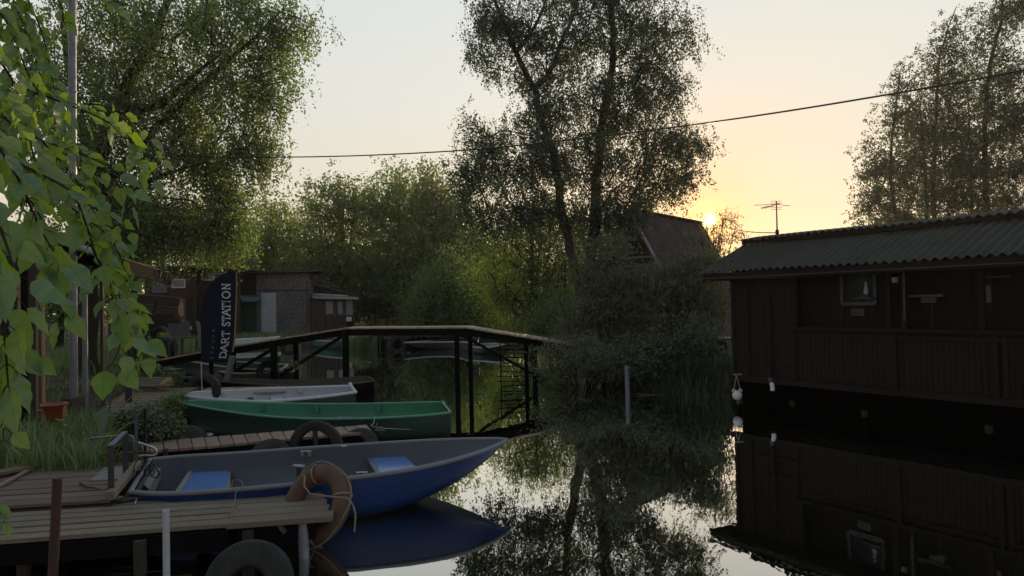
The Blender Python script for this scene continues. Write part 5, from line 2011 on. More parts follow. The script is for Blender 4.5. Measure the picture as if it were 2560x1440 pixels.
m = MB(); vclad(m, 456, 746, 465, 841, BD - .03, .11); m.build('plank_strip', 'beige_plank', bh)
MB().tube(resample([Q(434, 790, BD - .1), Q(438, 791, BD - .15), Q(440, 797, BD - .15)], 6), .03, 6).build('hook', 'cord_black', d_)
m = MB(); m.tube([Q(513, 682, BD - .2), Q(491, 742, BD - .2), Q(490, 842, BD - .2)], .05, 8); m.build('drain_pipe', 'cord_black', bh)
m = MB(); fbox(m, 480, 687, 483, 692, BD - .12, .1); fbox(m, 485, 687, 487, 691, BD - .12, .1); m.build('lamp', 'white_frame', bh)
m = MB(); fbox(m, 472, 815, 478, 824, BD - .12, .1); m.build('meter_box', 'white_frame', bh)
for i_, (a, b) in enumerate((((494, 803), (502, 850)), ((498, 812), (506, 862)))):
    tag(MB().beam(Q(*a, BD - .3), Q(*b, BD - .9), .18, .03).build('leaning_board', 'beige_plank'), ('taller' if i_ == 0 else 'shorter') + ' of two bare boards leaning on the brown house beside the flag', 'board')
wb = thing('work_bench', 'rough grey plank bench in the grass in front of the brown house', 'bench', Q(460, 860, 27))
MB().beam(Q(418, 848, 27), Q(500, 842, 27), .6, .06).build('top', 'old_wood', wb)
for px in (425, 455, 492):
    MB().beam(Q(px, 848, 27), vz(Q(px, 848, 27), .3), .08, .08, up=(0, 1, 0)).build('leg', 'old_wood', wb)

# old wooden boat stored on a rack, sunlight on its end put into the board colour
ob = [Q(452, 772, 18.0), Q(400, 766, 18.6), Q(340, 760, 19.2), Q(262, 752, 20)]
of = [Q(450, 746, 18.6), Q(400, 742, 19.3), Q(340, 738, 20), Q(266, 750, 20.4)]
st_, _, _ = boat('stored_boat', 'weathered wooden boat stored high on a rack, sunlight painted into its orange square end', 'boat', ob, of, 'old_wood', 'dark_wood', 'old_wood', keel=1.55, s1=.6, pw=2, rim_r=.03, n=16, floor=1.62)
MB().quadprism([Q(453, 748, 17.95) + Vector((.03, 0, 0)), Q(456, 770, 17.9) + Vector((.03, 0, 0)), Q(457, 786, 17.85) + Vector((.03, 0, 0)), Q(451, 792, 17.7) + Vector((.03, 0, 0)), Q(445, 786, 17.6) + Vector((.03, 0, 0)), Q(444, 768, 17.6) + Vector((.03, 0, 0))], (-1, .15, 0), .03).build('end_board', 'fresh_and_sunlit_wood', st_)
rk = thing('boat_rack', 'thin dark poles carrying the stored wooden boat', 'rack', vz(Q(370, 860, 18.6), .4))
for (a, b) in (((392, 752), (360, 862)), ((300, 770), (296, 862)), ((338, 790), (334, 850))):
    MB().tube([Q(*a, 18.4), Q(*b, 18.6)], .028, 7).build('pole', 'dark_wood', rk)
MB().beam(Q(290, 786, 18.9), Q(452, 790, 18.2), .08, .08).build('bearer', 'dark_wood', rk)
tr = thing('boat_trailer', 'dark trailer with mudguard parked beside the brown house under the stored boat', 'trailer', Q(370, 850, 22))
m = MB(); fbox(m, 270, 806, 420, 846, 22, 1.5, bevel=.05); m.build('body', 'dark_boat', tr)
tw = MB().torus(Q(400, 836, 21.9), .22, .09, (0, -1, 0), 26, 10); w_ = tw.build('wheel', 'rubber', tr)
MB().lathe(Q(400, 836, 21.85), [(.0, 0), (.14, .0), (.16, .06)], 14, axis=(0, 1, 0)).build('rim', 'steel_grey', w_)
MB().tube([Q(385, 830, 21.75), Q(388, 822, 21.75), Q(400, 818, 21.75), Q(412, 823, 21.75), Q(418, 834, 21.75)], .06, 7).build('mudguard', 'dark_boat', tr)
tb_ = MB(); fbox(tb_, 322, 785, 392, 809, 21.6, .9, bevel=.12)
tag(tb_.build('plastic_tub', 'white_in'), 'whitish plastic tub with rounded corners on the dark trailer', 'tub')
tag(MB().tube(resample([Q(330, 786, 21.8), Q(360, 778, 21.8), Q(385, 782, 21.8), Q(392, 796, 21.8)], 16), .02, 6).build('tube_hoop', 'steel_grey'), 'thin metal hoop over the whitish tub', 'hoop')
far_boat('pale grey boat pulled up on the bank before the grey shed door', [(585, 868), (620, 865), (660, 856), (700, 842)], [(588, 862), (620, 855), (660, 846), (698, 840)], None,
         'pale_boat', 'pale_boat', 'white_rim', keel=.42, D=([27, 27.4, 28, 28.4], [28, 28.4, 28.8, 28.8]), floor=.7, rim_r=.03)
tag(MB().beam(Q(570, 845, 33), Q(700, 842, 33.5), 1.6, .12).build('shed_step', 'old_wood'), 'low grey plank platform in front of the two shed doors', 'platform')

# ------------------------------------------------------------------ open shelter at the far left with its posts
shl = thing('open_shelter', 'open shelter with dark roof edge and posts with painted sunlit edges behind the hanging birch leaves', 'shelter', vz(Q(90, 1100, 8.6), .4))
ea, eb = Q(178, 612, 9.0), Q(428, 688, 16.6)
ia, ib = Q(-60, 560, 9.0), Q(250, 668, 16.6)
m = MB().quadprism([ea, eb, ib, ia], (0, 0, 1), .05); m.build('roof', 'roof_felt', shl)
MB().beam(ea.lerp(eb, .3) + Vector((.02, 0, -.10)), eb + Vector((0, 0, -.10)), .03, .26).build('fascia', 'black_wood', shl)
MB().tube([ea + Vector((.08, -.1, -.02)), ea.lerp(eb, .24) + Vector((.1, 0, -.04))], .05, 10).build('gutter', 'white_wood', shl)
for t in (.80, .85, .90, .95, .99):
    c = ea.lerp(eb, t)
    MB().beam(c + Vector((.05, 0, .0)), c + Vector((-.06, .0, -.30)), .04, .03).build('rafter_end', 'beige_plank', shl)
for t in (.1, .3, .5, .7, .9):
    MB().beam(ea.lerp(eb, t) + Vector((0, 0, -.06)), ia.lerp(ib, t) + Vector((0, 0, -.06)), .05, .08).build('rafter', 'black_wood', shl)


def vpost(px, ytop, D, w, mat, name='post', parent=None, ybot=None):
    q = Q(px, ytop, D)
    zb_ = gh(q.x, D) - .05 if ybot is None else Q(px, ybot, D).z
    return MB().beam((q.x, D, zb_), (q.x, D, q.z), w, w, up=(0, 1, 0)).build(name, mat, parent)


vpost(88, 590, 8.6, .11, 'dark_wood', parent=shl)
vpost(107, 660, 8.5, .028, 'fresh_and_sunlit_wood', 'lath', shl)  # orange strip painted as the sunlit edge of the post
vpost(92, 690, 8.45, .02, 'beige_plank', 'lath', shl)
vpost(46, 700, 8.7, .03, 'fresh_and_sunlit_wood', 'lath', shl, 960)  # sunlit edge of a thin post, put into the strip's orange
vpost(68, 590, 9.3, .12, 'black_wood', parent=shl)
vpost(255, 700, 11.5, .05, 'dark_wood', parent=shl)
vpost(322, 700, 14.0, .06, 'dark_wood', parent=shl)
MB().beam(Q(112, 728, 8.5), Q(148, 676, 8.9), .05, .03).build('knee_brace', 'fresh_and_sunlit_wood', shl)
MB().beam(Q(-40, 700, 9.6), Q(180, 690, 9.8), .10, .14).build('cross_beam', 'dark_wood', shl)
MB().beam(Q(100, 906, 8.45), Q(115, 907, 8.4), .05, .05).build('block', 'beige_plank', shl)
# back wall panel of the shelter
m = MB(); vclad(m, -60, 640, 72, 930, 11.5, .18); m.build('back_wall', 'dark_wood', shl)
m = MB(); m.tube([(Q(182, 0, 9.5)).lerp(Q(182, 0, 9.5), 0) + Vector((0, 0, 2.5)), Q(182, 560, 9.5), vz(Q(182, 560, 9.5), .3)], .05, 14)
m.tube([Q(182, 232, 9.5), Q(182, 228, 9.5)], .056, 14)
tag(m.build('steel_mast', 'steel_grey'), 'tall grey steel mast rising out of the picture behind the birch leaves', 'mast')
m = MB().tube([Q(212, 735, 10.3), vz(Q(212, 735, 10.3), .3)], .036, 12)
tag(m.build('steel_post', 'steel_grey'), 'shorter thin grey steel post just right of the tall mast', 'post')
# orange cloth, bucket, box
rows = []
for i in range(12):
    y = 822 + i * 8.5
    hwid = np.interp(y, [822, 850, 880, 918], [2.5, 6, 8, 3.5])
    rows.append([Q(55 + hwid * (j / 6 - 1) + hwid * .6, y, 8.9 + .02 * math.sin(j * 2.2)) for j in range(13)])
m = MB().grid(rows, rnd=.5); o = m.build('orange_cloth', 'orange_cloth'); o.modifiers.new('t', 'SOLIDIFY').thickness = .01
tag(o, 'folded orange red cloth hanging on a post of the shelter', 'cloth')
bkq = Q(136, 1030, 8.3)
bk = thing('hanging_basket', 'dark red plastic flower tub fixed to the shelter post above the grass', 'tub', bkq)
MB().lathe(bkq + Vector((0, 0, -.12)), [(0, 0), (.07, 0), (.09, .06), (.13, .19), (.145, .20), (.145, .225), (.12, .225), (.11, .18), (.0, .17)], 22).build('pot', 'red_plastic', bk)
MB().tube([Q(92, 1028, 8.4), Q(112, 1024, 8.35)], .012, 6).build('bracket', 'steel_grey', bk)
MB().tube([bkq + Vector((.11, 0, .10)), bkq + Vector((.12, 0, .0)), bkq + Vector((.115, 0, -.06))], [.03, .026, .022], 8).build('spout', 'fresh_and_sunlit_wood', bk)
m = MB(); fbox(m, 152, 998, 178, 1040, 9.3, .3); tag(m.build('wooden_box', 'dark_wood'), 'dark wooden box on the ground behind the red tub', 'box')
m = MB(); fbox(m, 10, 792, 26, 801, 10.5, .1); tag(m.build('teal_box', 'turquoise'), 'small teal box on the shelter wall at the left edge', 'box')
# post with a flat round plate
pq = Q(321, 940, 11.2)
pl = thing('plate_post', 'pale thin post with a flat round plate standing on the broad landing', 'post', vz(pq, .42))
MB().tube([vz(pq, .85), Q(321, 895, 11.2)], .014, 8).build('rod', 'cord_pale', pl)
MB().lathe(pq + Vector((0, 0, -.03)), [(0, 0), (.05, 0), (.09, .035), (.10, .045), (.10, .055), (0, .055)], 20).build('plate', 'steel_dark', pl)
MB().tube([vz(pq, .30), vz(pq, .95)], [.06, .04], 10).build('foot', 'cord_black', pl)
for (a, b, lab) in (((250, 968), (235, 1030), 'left one of two thin dark rods leaning over the broad landing'), ((281, 975), (270, 1045), 'right one of two thin dark rods leaning over the broad landing')):
    tag(MB().tube([Q(*a, 10.2), Q(*b, 10.0)], .012, 6).build('leaning_rod', 'cord_black'), lab, 'rod')
cs = thing('log_stack', 'heap of short stakes and twigs on the bank at the foot of the bridge', 'stakes', Q(370, 945, 15.5))
for px in (340, 357, 392, 405):
    MB().beam(Q(px, 918, 15.4), Q(px - 4, 952, 15.4), .05, .05, up=(0, 1, 0)).build('stake', 'old_wood', cs)
m = MB(); fbox(m, 405, 925, 438, 948, 15.3, .35); tag(m.build('dark_bin', 'dark_boat'), 'small dark bin beside the stakes under the bridge end', 'bin')
# ------------------------------------------------------------------ trees
def qs(lst, D):
    return [Q(x, y, D) for x, y in lst]


def ground_path(lst, D):
    p = qs(lst, D)
    b = vz(p[0], gh(p[0].x, p[0].y) - .15)
    return [b] + p[1:]


# twin trunked birch in the middle
BDp = 19.6
tree('birch_tree', 'tall twin trunked birch against the sky in the middle of the picture', 'tree', vz(Q(1452, 850, BDp), .3),
     [(ground_path([(1462, 850), (1455, 760), (1442, 690), (1425, 620), (1408, 540), (1396, 470), (1388, 400), (1370, 350), (1348, 290), (1335, 220), (1300, 160), (1285, 110), (1262, 60), (1235, 0), (1200, -70)], BDp), .14, .03),
      (ground_path([(1446, 850), (1452, 760), (1468, 690), (1482, 610), (1490, 520), (1492, 440), (1497, 380), (1508, 300), (1520, 230), (1530, 150), (1532, 70), (1535, 0), (1540, -120)], BDp + .3), .17, .04),
      (qs([(1337, 222), (1375, 180), (1400, 110), (1430, 50), (1450, -20)], BDp), .06, .02),
      (qs([(1290, 130), (1322, 90), (1350, 40), (1372, -20)], BDp), .045, .02)],
     [(1250, 90, BDp, 75, 130, .9), (1240, 60, BDp, 60, 110, .9), (1330, 120, BDp, 70, 120, 1.2), (1440, 60, BDp, 110, 150, 1.6), (1560, 60, BDp, 120, 150, 1.8), (1650, 110, BDp, 85, 130, 1.4),
      (1330, 270, BDp, 80, 90, 1.2), (1450, 250, BDp, 120, 110, 1.8), (1570, 240, BDp, 110, 110, 1.8), (1665, 250, BDp, 65, 90, 1.2),
      (1215, 370, BDp, 60, 70, .9, 6000), (1290, 400, BDp, 100, 80, 1.4, 11000), (1410, 400, BDp, 120, 100, 1.8, 15000), (1560, 390, BDp, 130, 100, 1.8, 17000), (1690, 370, BDp, 75, 70, 1.2, 8500),
      (1195, 450, BDp, 55, 55, .8, 5500), (1190, 520, BDp, 45, 30, .7, 2200), (1240, 560, BDp, 60, 25, .8, 2200), (1165, 400, BDp, 22, 50, .5, 1500), (1180, 330, BDp, 30, 30, .5, 1500), (1310, 500, BDp, 110, 65, 1.2, 11000), (1450, 520, BDp, 120, 60, 1.5, 11000), (1590, 480, BDp, 110, 55, 1.4, 10000), (1685, 450, BDp, 55, 50, .9, 4500), (1560, 545, BDp, 70, 25, .9, 3500), (1450, -60, BDp, 230, 60, 1.8)],
     600, 'leaf_dark', 'bark_birch', .064, per=(13, 18), slen=.62, droop=.62, seed=3, crad=.24, lift=.18)

# big birch at the left
BL = 17.5
tree('birch_tree', 'huge birch with hanging branches filling the upper left, behind the steel mast', 'tree', vz(Q(215, 900, BL), .3),
     [(ground_path([(215, 900), (220, 700), (232, 560), (240, 430), (270, 330), (310, 240), (350, 150), (400, 60), (440, -60)], BL), .26, .06),
      (qs([(238, 480), (300, 420), (380, 330), (470, 240), (560, 160), (640, 90), (700, 30)], BL), .10, .02),
      (qs([(240, 430), (200, 300), (170, 150), (150, 0)], BL + .6), .12, .04),
      (qs([(310, 270), (400, 262), (480, 190), (560, 130)], BL - .5), .09, .02),
      (qs([(238, 500), (330, 470), (430, 430), (500, 410)], BL - .3), .07, .02)],
     [(260, 60, BL, 150, 140, 1.8), (420, 50, BL, 160, 130, 2.0), (580, 60, BL, 120, 110, 1.6), (705, 40, BL, 95, 70, 1.2), (760, 60, BL, 40, 50, .6), (690, 120, BL, 60, 60, .9),
      (200, 260, BL, 130, 160, 1.8), (340, 230, BL, 140, 130, 2.0), (480, 210, BL, 120, 120, 1.8), (600, 210, BL, 90, 110, 1.4), (665, 260, BL, 45, 100, .7),
      (580, 330, BL, 90, 70, 1.2), (640, 360, BL, 45, 70, .6), (440, 360, BL, 130, 90, 1.7), (300, 400, BL, 140, 110, 1.8), (520, 400, BL, 80, 60, 1.0), (180, 450, BL, 100, 120, 1.5),
      (330, 520, BL, 130, 70, 1.5, 13000), (430, 560, BL, 120, 70, 1.4, 12000), (560, 480, BL, 80, 80, 1.0, 9500), (575, 560, BL, 60, 60, .8, 6500), (400, 590, BL, 80, 40, .8, 5000), (500, 570, BL, 80, 45, .8, 6000), (300, 570, BL, 80, 50, 1.0, 5500), (665, 380, BL, 30, 50, .5, 2500), (680, 210, BL, 35, 60, .6, 3500)],
     700, 'leaf_birch', 'bark_dark', .072, per=(11, 15), slen=.75, droop=.78, seed=9, crad=.27, lift=.22)
# hanging boughs low on the left, nearer, sunlight put into the yellow leaf colour
tree('birch_tree', 'low birch boughs beside the shelter roof, sunlight put into their yellow green leaves', 'tree', vz(Q(330, 860, 21.5), .3),
     [(ground_path([(330, 860), (338, 700), (350, 600), (360, 480)], 21.5), .10, .03)],
     [(330, 660, 21.5, 45, 40, .8), (390, 580, 21.5, 110, 45, 1.2), (470, 550, 21.5, 90, 50, 1.1), (550, 580, 21.5, 40, 40, .7), (330, 520, 21.5, 110, 60, 1.1)],
     210, 'leaf_yellow', 'bark_dark', .066, per=(10, 14), slen=.6, droop=.8, seed=19, crad=.26)

# birches behind the boat house
RB = 31
GR = 'birches behind the boat house'
tree('birch_tree', 'slender birch with pointed top, the middle of the three behind the boat house', 'tree', vz(Q(2330, 700, RB), .3),
     [([vz(Q(2335, 700, RB), .2)] + qs([(2335, 560), (2335, 420), (2340, 300), (2345, 200), (2355, 120), (2375, 60), (2392, 15)], RB), .12, .015),
      ([vz(Q(2310, 700, RB), .2)] + qs([(2318, 560), (2313, 450), (2306, 330), (2300, 250)], RB + .3), .11, .02)],
     [(2385, 60, RB, 28, 45, .6), (2360, 130, RB, 42, 60, .9), (2345, 220, RB, 60, 80, 1.2), (2310, 330, RB, 85, 90, 1.6), (2380, 330, RB, 70, 90, 1.5), (2320, 450, RB, 110, 80, 1.8), (2400, 470, RB, 60, 80, 1.5), (2280, 540, RB, 100, 50, 1.5)],
     270, 'leaf_dark', 'bark_birch', .092, per=(11, 14), slen=.7, droop=.35, seed=23, crad=.34, group=GR)
tree('birch_tree', 'low spreading birch, the leftmost of the three behind the boat house', 'tree', vz(Q(2230, 700, RB - 1), .3),
     [([vz(Q(2250, 700, RB - 1), .2)] + qs([(2250, 600), (2238, 520), (2225, 420), (2240, 260), (2250, 180)], RB - 1), .10, .02)],
     [(2250, 200, RB - 1, 30, 50, .8), (2245, 290, RB - 1, 50, 60, 1.1), (2205, 400, RB - 1, 50, 60, 1.2), (2240, 420, RB - 1, 60, 70, 1.2), (2185, 480, RB - 1, 40, 50, 1.0), (2230, 510, RB - 1, 80, 50, 1.3), (2180, 560, RB - 1, 45, 22, .8), (2270, 560, RB - 1, 70, 30, 1)],
     150, 'leaf_dark', 'bark_birch', .092, per=(9, 12), slen=.6, droop=.3, seed=29, crad=.30, group=GR)
tree('birch_tree', 'leaning tall birch at the right edge, the rightmost of the three behind the boat house', 'tree', vz(Q(2470, 700, RB), .3),
     [([vz(Q(2468, 700, RB), .2)] + qs([(2468, 560), (2462, 420), (2466, 260), (2478, 150), (2500, 70), (2504, 0), (2500, -60)], RB - .4), .14, .03),
      ([vz(Q(2428, 700, RB), .2)] + qs([(2430, 560), (2428, 450), (2424, 330), (2420, 250)], RB + .2), .10, .02),
      ([vz(Q(2452, 700, RB), .2)] + qs([(2440, 560), (2460, 480), (2480, 380)], RB + .4), .10, .02)],
     [(2520, 30, RB, 45, 60, .9), (2545, 20, RB, 45, 50, .9), (2450, 110, RB, 45, 55, .9), (2490, 180, RB, 60, 70, 1.3), (2550, 190, RB, 40, 60, 1.2), (2460, 280, RB, 70, 80, 1.6), (2540, 310, RB, 70, 90, 1.6), (2450, 400, RB, 70, 70, 1.6), (2540, 430, RB, 80, 80, 1.6), (2470, 510, RB, 90, 60, 1.6), (2560, 510, RB, 60, 60, 1.4), (2610, 300, RB, 60, 150, 1.5)],
     340, 'leaf_dark', 'bark_birch', .092, per=(11, 14), slen=.7, droop=.4, seed=31, crad=.36, group=GR)

# trees along the far bank
def midtree(label, px, D, blobs, n, lm, seed, trunkh=None, ls=.17, per=(8, 11), r=.2, lean=0, cat='tree', name='tree', droop=.35, group='trees on the far bank', nlimb=3):
    top = min(b[1] - b[4] * .5 for b in blobs)
    base = vz(Q(px, 840, D), .2)
    tr = [([base] + qs([(px + lean * .3, 760), (px + lean * .6, 650), (px + lean, top)], D), r, .03)]
    g = random.Random(seed)
    for k in range(nlimb):
        b = g.choice(blobs)
        tr.append(([Q(px + lean * .2, 800 - 20 * k, D)] + qs([(lerp(px, b[0], .4), lerp(790, b[1], .3)), (lerp(px, b[0], .8), lerp(780, b[1], .75)), (b[0], b[1])], D), r * .5, .02))
    return tree(name, label, cat, base, tr, [(b[0], b[1], D, b[2], b[4], b[3]) for b in blobs], n, lm, 'bark_dark', ls, per=per, slen=D * .022, droop=droop, seed=seed, crad=D * .017, group=group,
                rtip=.016, strandr=.006, jit=.12)


# blobs: (px, py, rx, depth, ry)
midtree('dark green rounded tree right behind the patterned shed', 680, 46, [(640, 560, 60, 3, 60), (700, 560, 60, 3, 50), (740, 590, 50, 3, 40), (660, 640, 90, 3, 60), (740, 650, 60, 3, 50), (600, 660, 80, 3, 60), (560, 620, 60, 3, 60), (700, 520, 30, 2, 25)],
        230, 'leaf_green', 41, r=.22)
midtree('broad bushy willow with many thin stems, left of the middle of the far bank', 850, 44, [(850, 500, 60, 3, 50), (890, 480, 30, 2, 35), (810, 560, 50, 3, 50), (900, 560, 60, 3, 60), (800, 640, 70, 3, 60), (880, 660, 80, 3, 70), (840, 730, 100, 3, 60), (790, 520, 20, 2, 30), (935, 740, 60, 3, 60)],
        300, 'leaf_wood', 43, nlimb=6, lean=10)
midtree('tall loose willow with feathery top in the middle of the far bank', 985, 43, [(1000, 460, 50, 2.5, 35), (960, 510, 40, 2.5, 45), (1030, 520, 50, 2.5, 50), (980, 580, 60, 3, 60), (1040, 620, 50, 3, 60), (970, 670, 70, 3, 60), (1020, 720, 60, 3, 60)],
        260, 'leaf_green', 47, nlimb=5, lean=15)
midtree('dark narrow tree with ragged top right of the feathery willow', 1085, 41, [(1080, 450, 22, 1.5, 30), (1075, 500, 40, 2, 40), (1105, 520, 38, 2, 45), (1085, 580, 50, 2.5, 50), (1110, 640, 45, 2.5, 50), (1080, 680, 40, 2.5, 50), (1130, 560, 25, 2, 35)],
        190, 'leaf_wood', 53, nlimb=3, lean=-5)
midtree('low dark tree seen below the left crown of the twin birch', 1190, 45, [(1180, 560, 30, 2, 35), (1160, 610, 45, 3, 45), (1215, 620, 40, 3, 50), (1180, 690, 60, 3, 60), (1240, 680, 50, 3, 60)],
        150, 'leaf_wood', 59, nlimb=2)
midtree('young bright green tree at the far end of the channel', 1105, 34, [(1110, 690, 35, 1.5, 35), (1080, 740, 50, 2, 40), (1130, 750, 60, 2, 40), (1070, 790, 50, 2, 30), (1150, 800, 50, 2, 30), (1120, 650, 14, 1, 20)],
        190, 'leaf_fresh', 61, ls=.11, r=.06, nlimb=5)
midtree('second young light green tree, right of the bright one', 1195, 33.5, [(1195, 740, 35, 1.5, 40), (1170, 790, 40, 2, 30), (1225, 800, 45, 2, 30), (1205, 690, 20, 1, 25)],
        110, 'leaf_green', 67, ls=.10, r=.05, nlimb=4)
midtree('yellow green weeping birch behind the twin trunks', 1330, 29, [(1280, 560, 50, 2, 30), (1350, 550, 50, 2, 30), (1420, 580, 40, 2, 40), (1440, 660, 35, 2, 60), (1290, 590, 60, 2, 45), (1350, 600, 60, 2, 40), (1260, 660, 60, 2, 50), (1330, 670, 70, 2, 50), (1390, 660, 40, 2, 50), (1290, 740, 60, 2, 50), (1350, 750, 60, 2, 45), (1400, 740, 30, 2, 50), (1240, 730, 35, 2, 40), (1320, 790, 50, 2, 30)],
        400, 'leaf_yellow', 71, ls=.075, per=(9, 12), r=.12, droop=.8, nlimb=3)
midtree('dark tree standing behind the crossing trunks of the twin birch', 1500, 33, [(1460, 600, 40, 2, 50), (1510, 590, 40, 2, 45), (1545, 600, 30, 2, 40), (1480, 680, 50, 2, 50), (1520, 720, 50, 2, 50), (1440, 740, 40, 2, 50)],
        170, 'leaf_green', 72, ls=.10, r=.12, nlimb=2)
midtree('light green bush at the water behind the right bridge ramp', 1412, 25, [(1405, 760, 30, 1.2, 35), (1430, 800, 30, 1.2, 30), (1385, 800, 30, 1.2, 30), (1345, 820, 25, 1, 16)],
        110, 'leaf_fresh', 73, ls=.075, r=.04, nlimb=4, cat='bush', name='bush')
midtree('dark green bush between the annex and the far jetty', 930, 44, [(915, 745, 40, 1, 28), (960, 755, 50, 1, 24), (1015, 765, 45, 1, 20), (1045, 790, 30, 1, 16)],
        120, 'leaf_wood', 75, ls=.13, r=.08, nlimb=4, cat='bush', name='bush')
midtree('pale sparse treetop showing above the dark rounded tree', 778, 60, [(778, 510, 16, 1.5, 20), (785, 540, 18, 1.5, 20), (772, 560, 25, 1.5, 20)],
        26, 'leaf_willow', 77, ls=.15, r=.06, nlimb=1)

midtree('leafy tree seen through the posts of the shelter', 150, 27, [(90, 640, 90, 2, 70), (180, 700, 80, 2, 60), (60, 760, 80, 2, 50), (150, 780, 90, 2, 40), (240, 760, 60, 2, 50), (20, 660, 80, 2, 80)],
        230, 'leaf_green', 78, ls=.11, r=.12, nlimb=3, group='trees at the left yard')
# far wood closing the view between the trees
g_ = np.random.default_rng(77)
bl = [(520, 690, 62, 120, 80, 6), (640, 700, 60, 120, 90, 6), (760, 690, 60, 110, 90, 6), (880, 680, 60, 110, 110, 6), (1000, 700, 60, 110, 120, 6), (1120, 700, 60, 110, 100, 6), (1240, 720, 62, 110, 90, 6),
      (1360, 730, 62, 110, 80, 6), (1480, 730, 62, 110, 90, 6), (1620, 740, 62, 120, 80, 6), (1760, 720, 62, 120, 75, 6), (1900, 720, 62, 130, 60, 6), (300, 700, 62, 160, 100, 6), (60, 700, 62, 160, 100, 6), (2100, 720, 62, 150, 60, 6), (2400, 700, 62, 200, 60, 6)]
pp = blob_pts(bl, 2600, g_)
pp = np.repeat(pp, 15, 0) + g_.normal(size=(len(pp) * 15, 3)) * .9
pp = pp[pp[:, 2] > .2]
o = leaves('far_wood', 'leaf_wood', pp, g_.normal(size=pp.shape) * .8 + np.array([0, 0, -.5]), .34 * (.6 + .7 * g_.random(len(pp))), None, g=g_)
tag(o, 'dark mass of distant trees closing the view behind the far bank', 'wood', kind='stuff')


# willow bushes in front of the gabled house
def bush(label, px, D, blobs, n, lm, seed, ls=.055, per=(9, 11), cat='bush', name='willow_bush', slen=.35, crad=.16, stems=6, group='bushes on the right bank', droop=.0, aspect=.24, r=.03):
    g = random.Random(seed)
    bq_ = Q(px, 900, D)
    base = vz(bq_, gh(bq_.x, bq_.y))
    tr = []
    for k in range(stems):
        b = blobs[k % len(blobs)]
        s = base + Vector((g.uniform(-.3, .3), g.uniform(-.2, .2), -.1))
        e = Q(b[0] + g.uniform(-.5, .5) * b[2], b[1] + g.uniform(-.3, .6) * b[4], D + g.uniform(-.5, .5) * b[3])
        mid = s.lerp(e, .45) + Vector((0, 0, .25))
        tr.append(([s, mid, e], r, .008))
    return tree(name, label, cat, base, tr, [(b[0], b[1], D, b[2], b[4], b[3]) for b in blobs], n, lm, 'bark_dark', ls, per=per, slen=slen, droop=droop, seed=seed, crad=crad, group=group, rtip=.005, strandr=.0025, trunk_seg=6, zmin=.3, aspect=aspect, jit=.03)


bush('large grey green willow bush covering the left half of the gabled house', 1500, 17.0, [(1540, 610, 25, .5, 25), (1420, 830, 40, .8, 40), (1500, 860, 70, .8, 30), (1530, 640, 60, .8, 55), (1480, 690, 60, .9, 50), (1560, 700, 60, .9, 50), (1500, 760, 75, 1, 50), (1580, 770, 60, 1, 45), (1450, 790, 45, .8, 45), (1520, 830, 80, 1, 40)],
     250, 'leaf_willow', 81, stems=14, r=.03, ls=.066)
bush('tall willow bush covering the right half of the gabled house', 1690, 16.4, [(1640, 690, 50, .8, 45), (1715, 670, 50, .8, 40), (1770, 660, 40, .7, 40), (1640, 730, 60, .9, 50), (1720, 730, 70, .9, 50), (1780, 760, 40, .8, 55), (1650, 810, 60, .9, 40), (1730, 820, 60, .9, 40)],
     240, 'leaf_willow', 83, stems=14, r=.03, ls=.066)
bush('thin sparse willow shoots rising into the sun beside the gabled house', 1780, 17.2, [(1745, 590, 32, .3, 18), (1790, 560, 22, .3, 22), (1815, 545, 22, .3, 16), (1800, 600, 30, .4, 22), (1850, 590, 26, .3, 12), (1835, 560, 12, .3, 12), (1765, 620, 40, .5, 20), (1765, 535, 10, .2, 10)],
     75, 'leaf_willow', 85, stems=10, slen=.22, crad=.10, ls=.05, per=(4, 7), r=.012)
bush('dark low bush hanging over the water at the right end of the footbridge', 1440, 15.2, [(1400, 880, 45, .6, 30), (1450, 880, 50, .7, 40), (1500, 890, 60, .7, 40), (1380, 915, 25, .4, 20), (1440, 920, 50, .6, 25), (1530, 920, 50, .6, 25)],
     110, 'leaf_willow', 87, stems=12, r=.018, ls=.055)
bush('leafy bush with hop like leaves left of the house corner', 1760, 14.9, [(1750, 840, 35, .4, 30), (1735, 880, 35, .4, 30), (1775, 890, 30, .4, 25), (1700, 890, 35, .4, 25), (1650, 880, 45, .5, 30), (1600, 890, 45, .5, 30)],
     190, 'herb', 89, stems=6, ls=.06, r=.012, aspect=.34)

# ------------------------------------------------------------------ grass, reeds, herbs
def blades(name, mat, base, h, w, lean, g, parent=None):
    n = len(base)
    a = g.random(n) * 2 * PI
    d = np.stack([np.cos(a), np.sin(a), np.zeros(n)], 1)
    sd = np.stack([-np.sin(a + g.normal(size=n) * .8), np.cos(a), np.zeros(n)], 1) * (w * (0.6 + .8 * g.random(n)))[:, None]
    L = h * (.55 + .6 * g.random(n))
    k = (lean * (.3 + g.random(n)))[:, None]
    up = np.array([0, 0, 1.0])
    p1 = base + up * (L * .5)[:, None] + d * (L[:, None] * k * .22)
    p2 = base + up * (L * .86)[:, None] + d * (L[:, None] * k * .62)
    p3 = base + up * (L * .98)[:, None] + d * (L[:, None] * k * 1.05)
    V = np.stack([base - sd, base + sd, p1 + sd * .9, p1 - sd * .9, p2 + sd * .55, p2 - sd * .55, p3 + sd * .08, p3 - sd * .08], 1).reshape(-1, 3)
    o_ = np.arange(n)[:, None] * 8
    Fc = np.concatenate([o_ + np.array([0, 1, 2, 3]), o_ + np.array([3, 2, 4, 5]), o_ + np.array([5, 4, 6, 7])])
    r = np.tile(g.random(n), 3)
    return fast_mesh(name, V, Fc, mat, r, parent=parent)


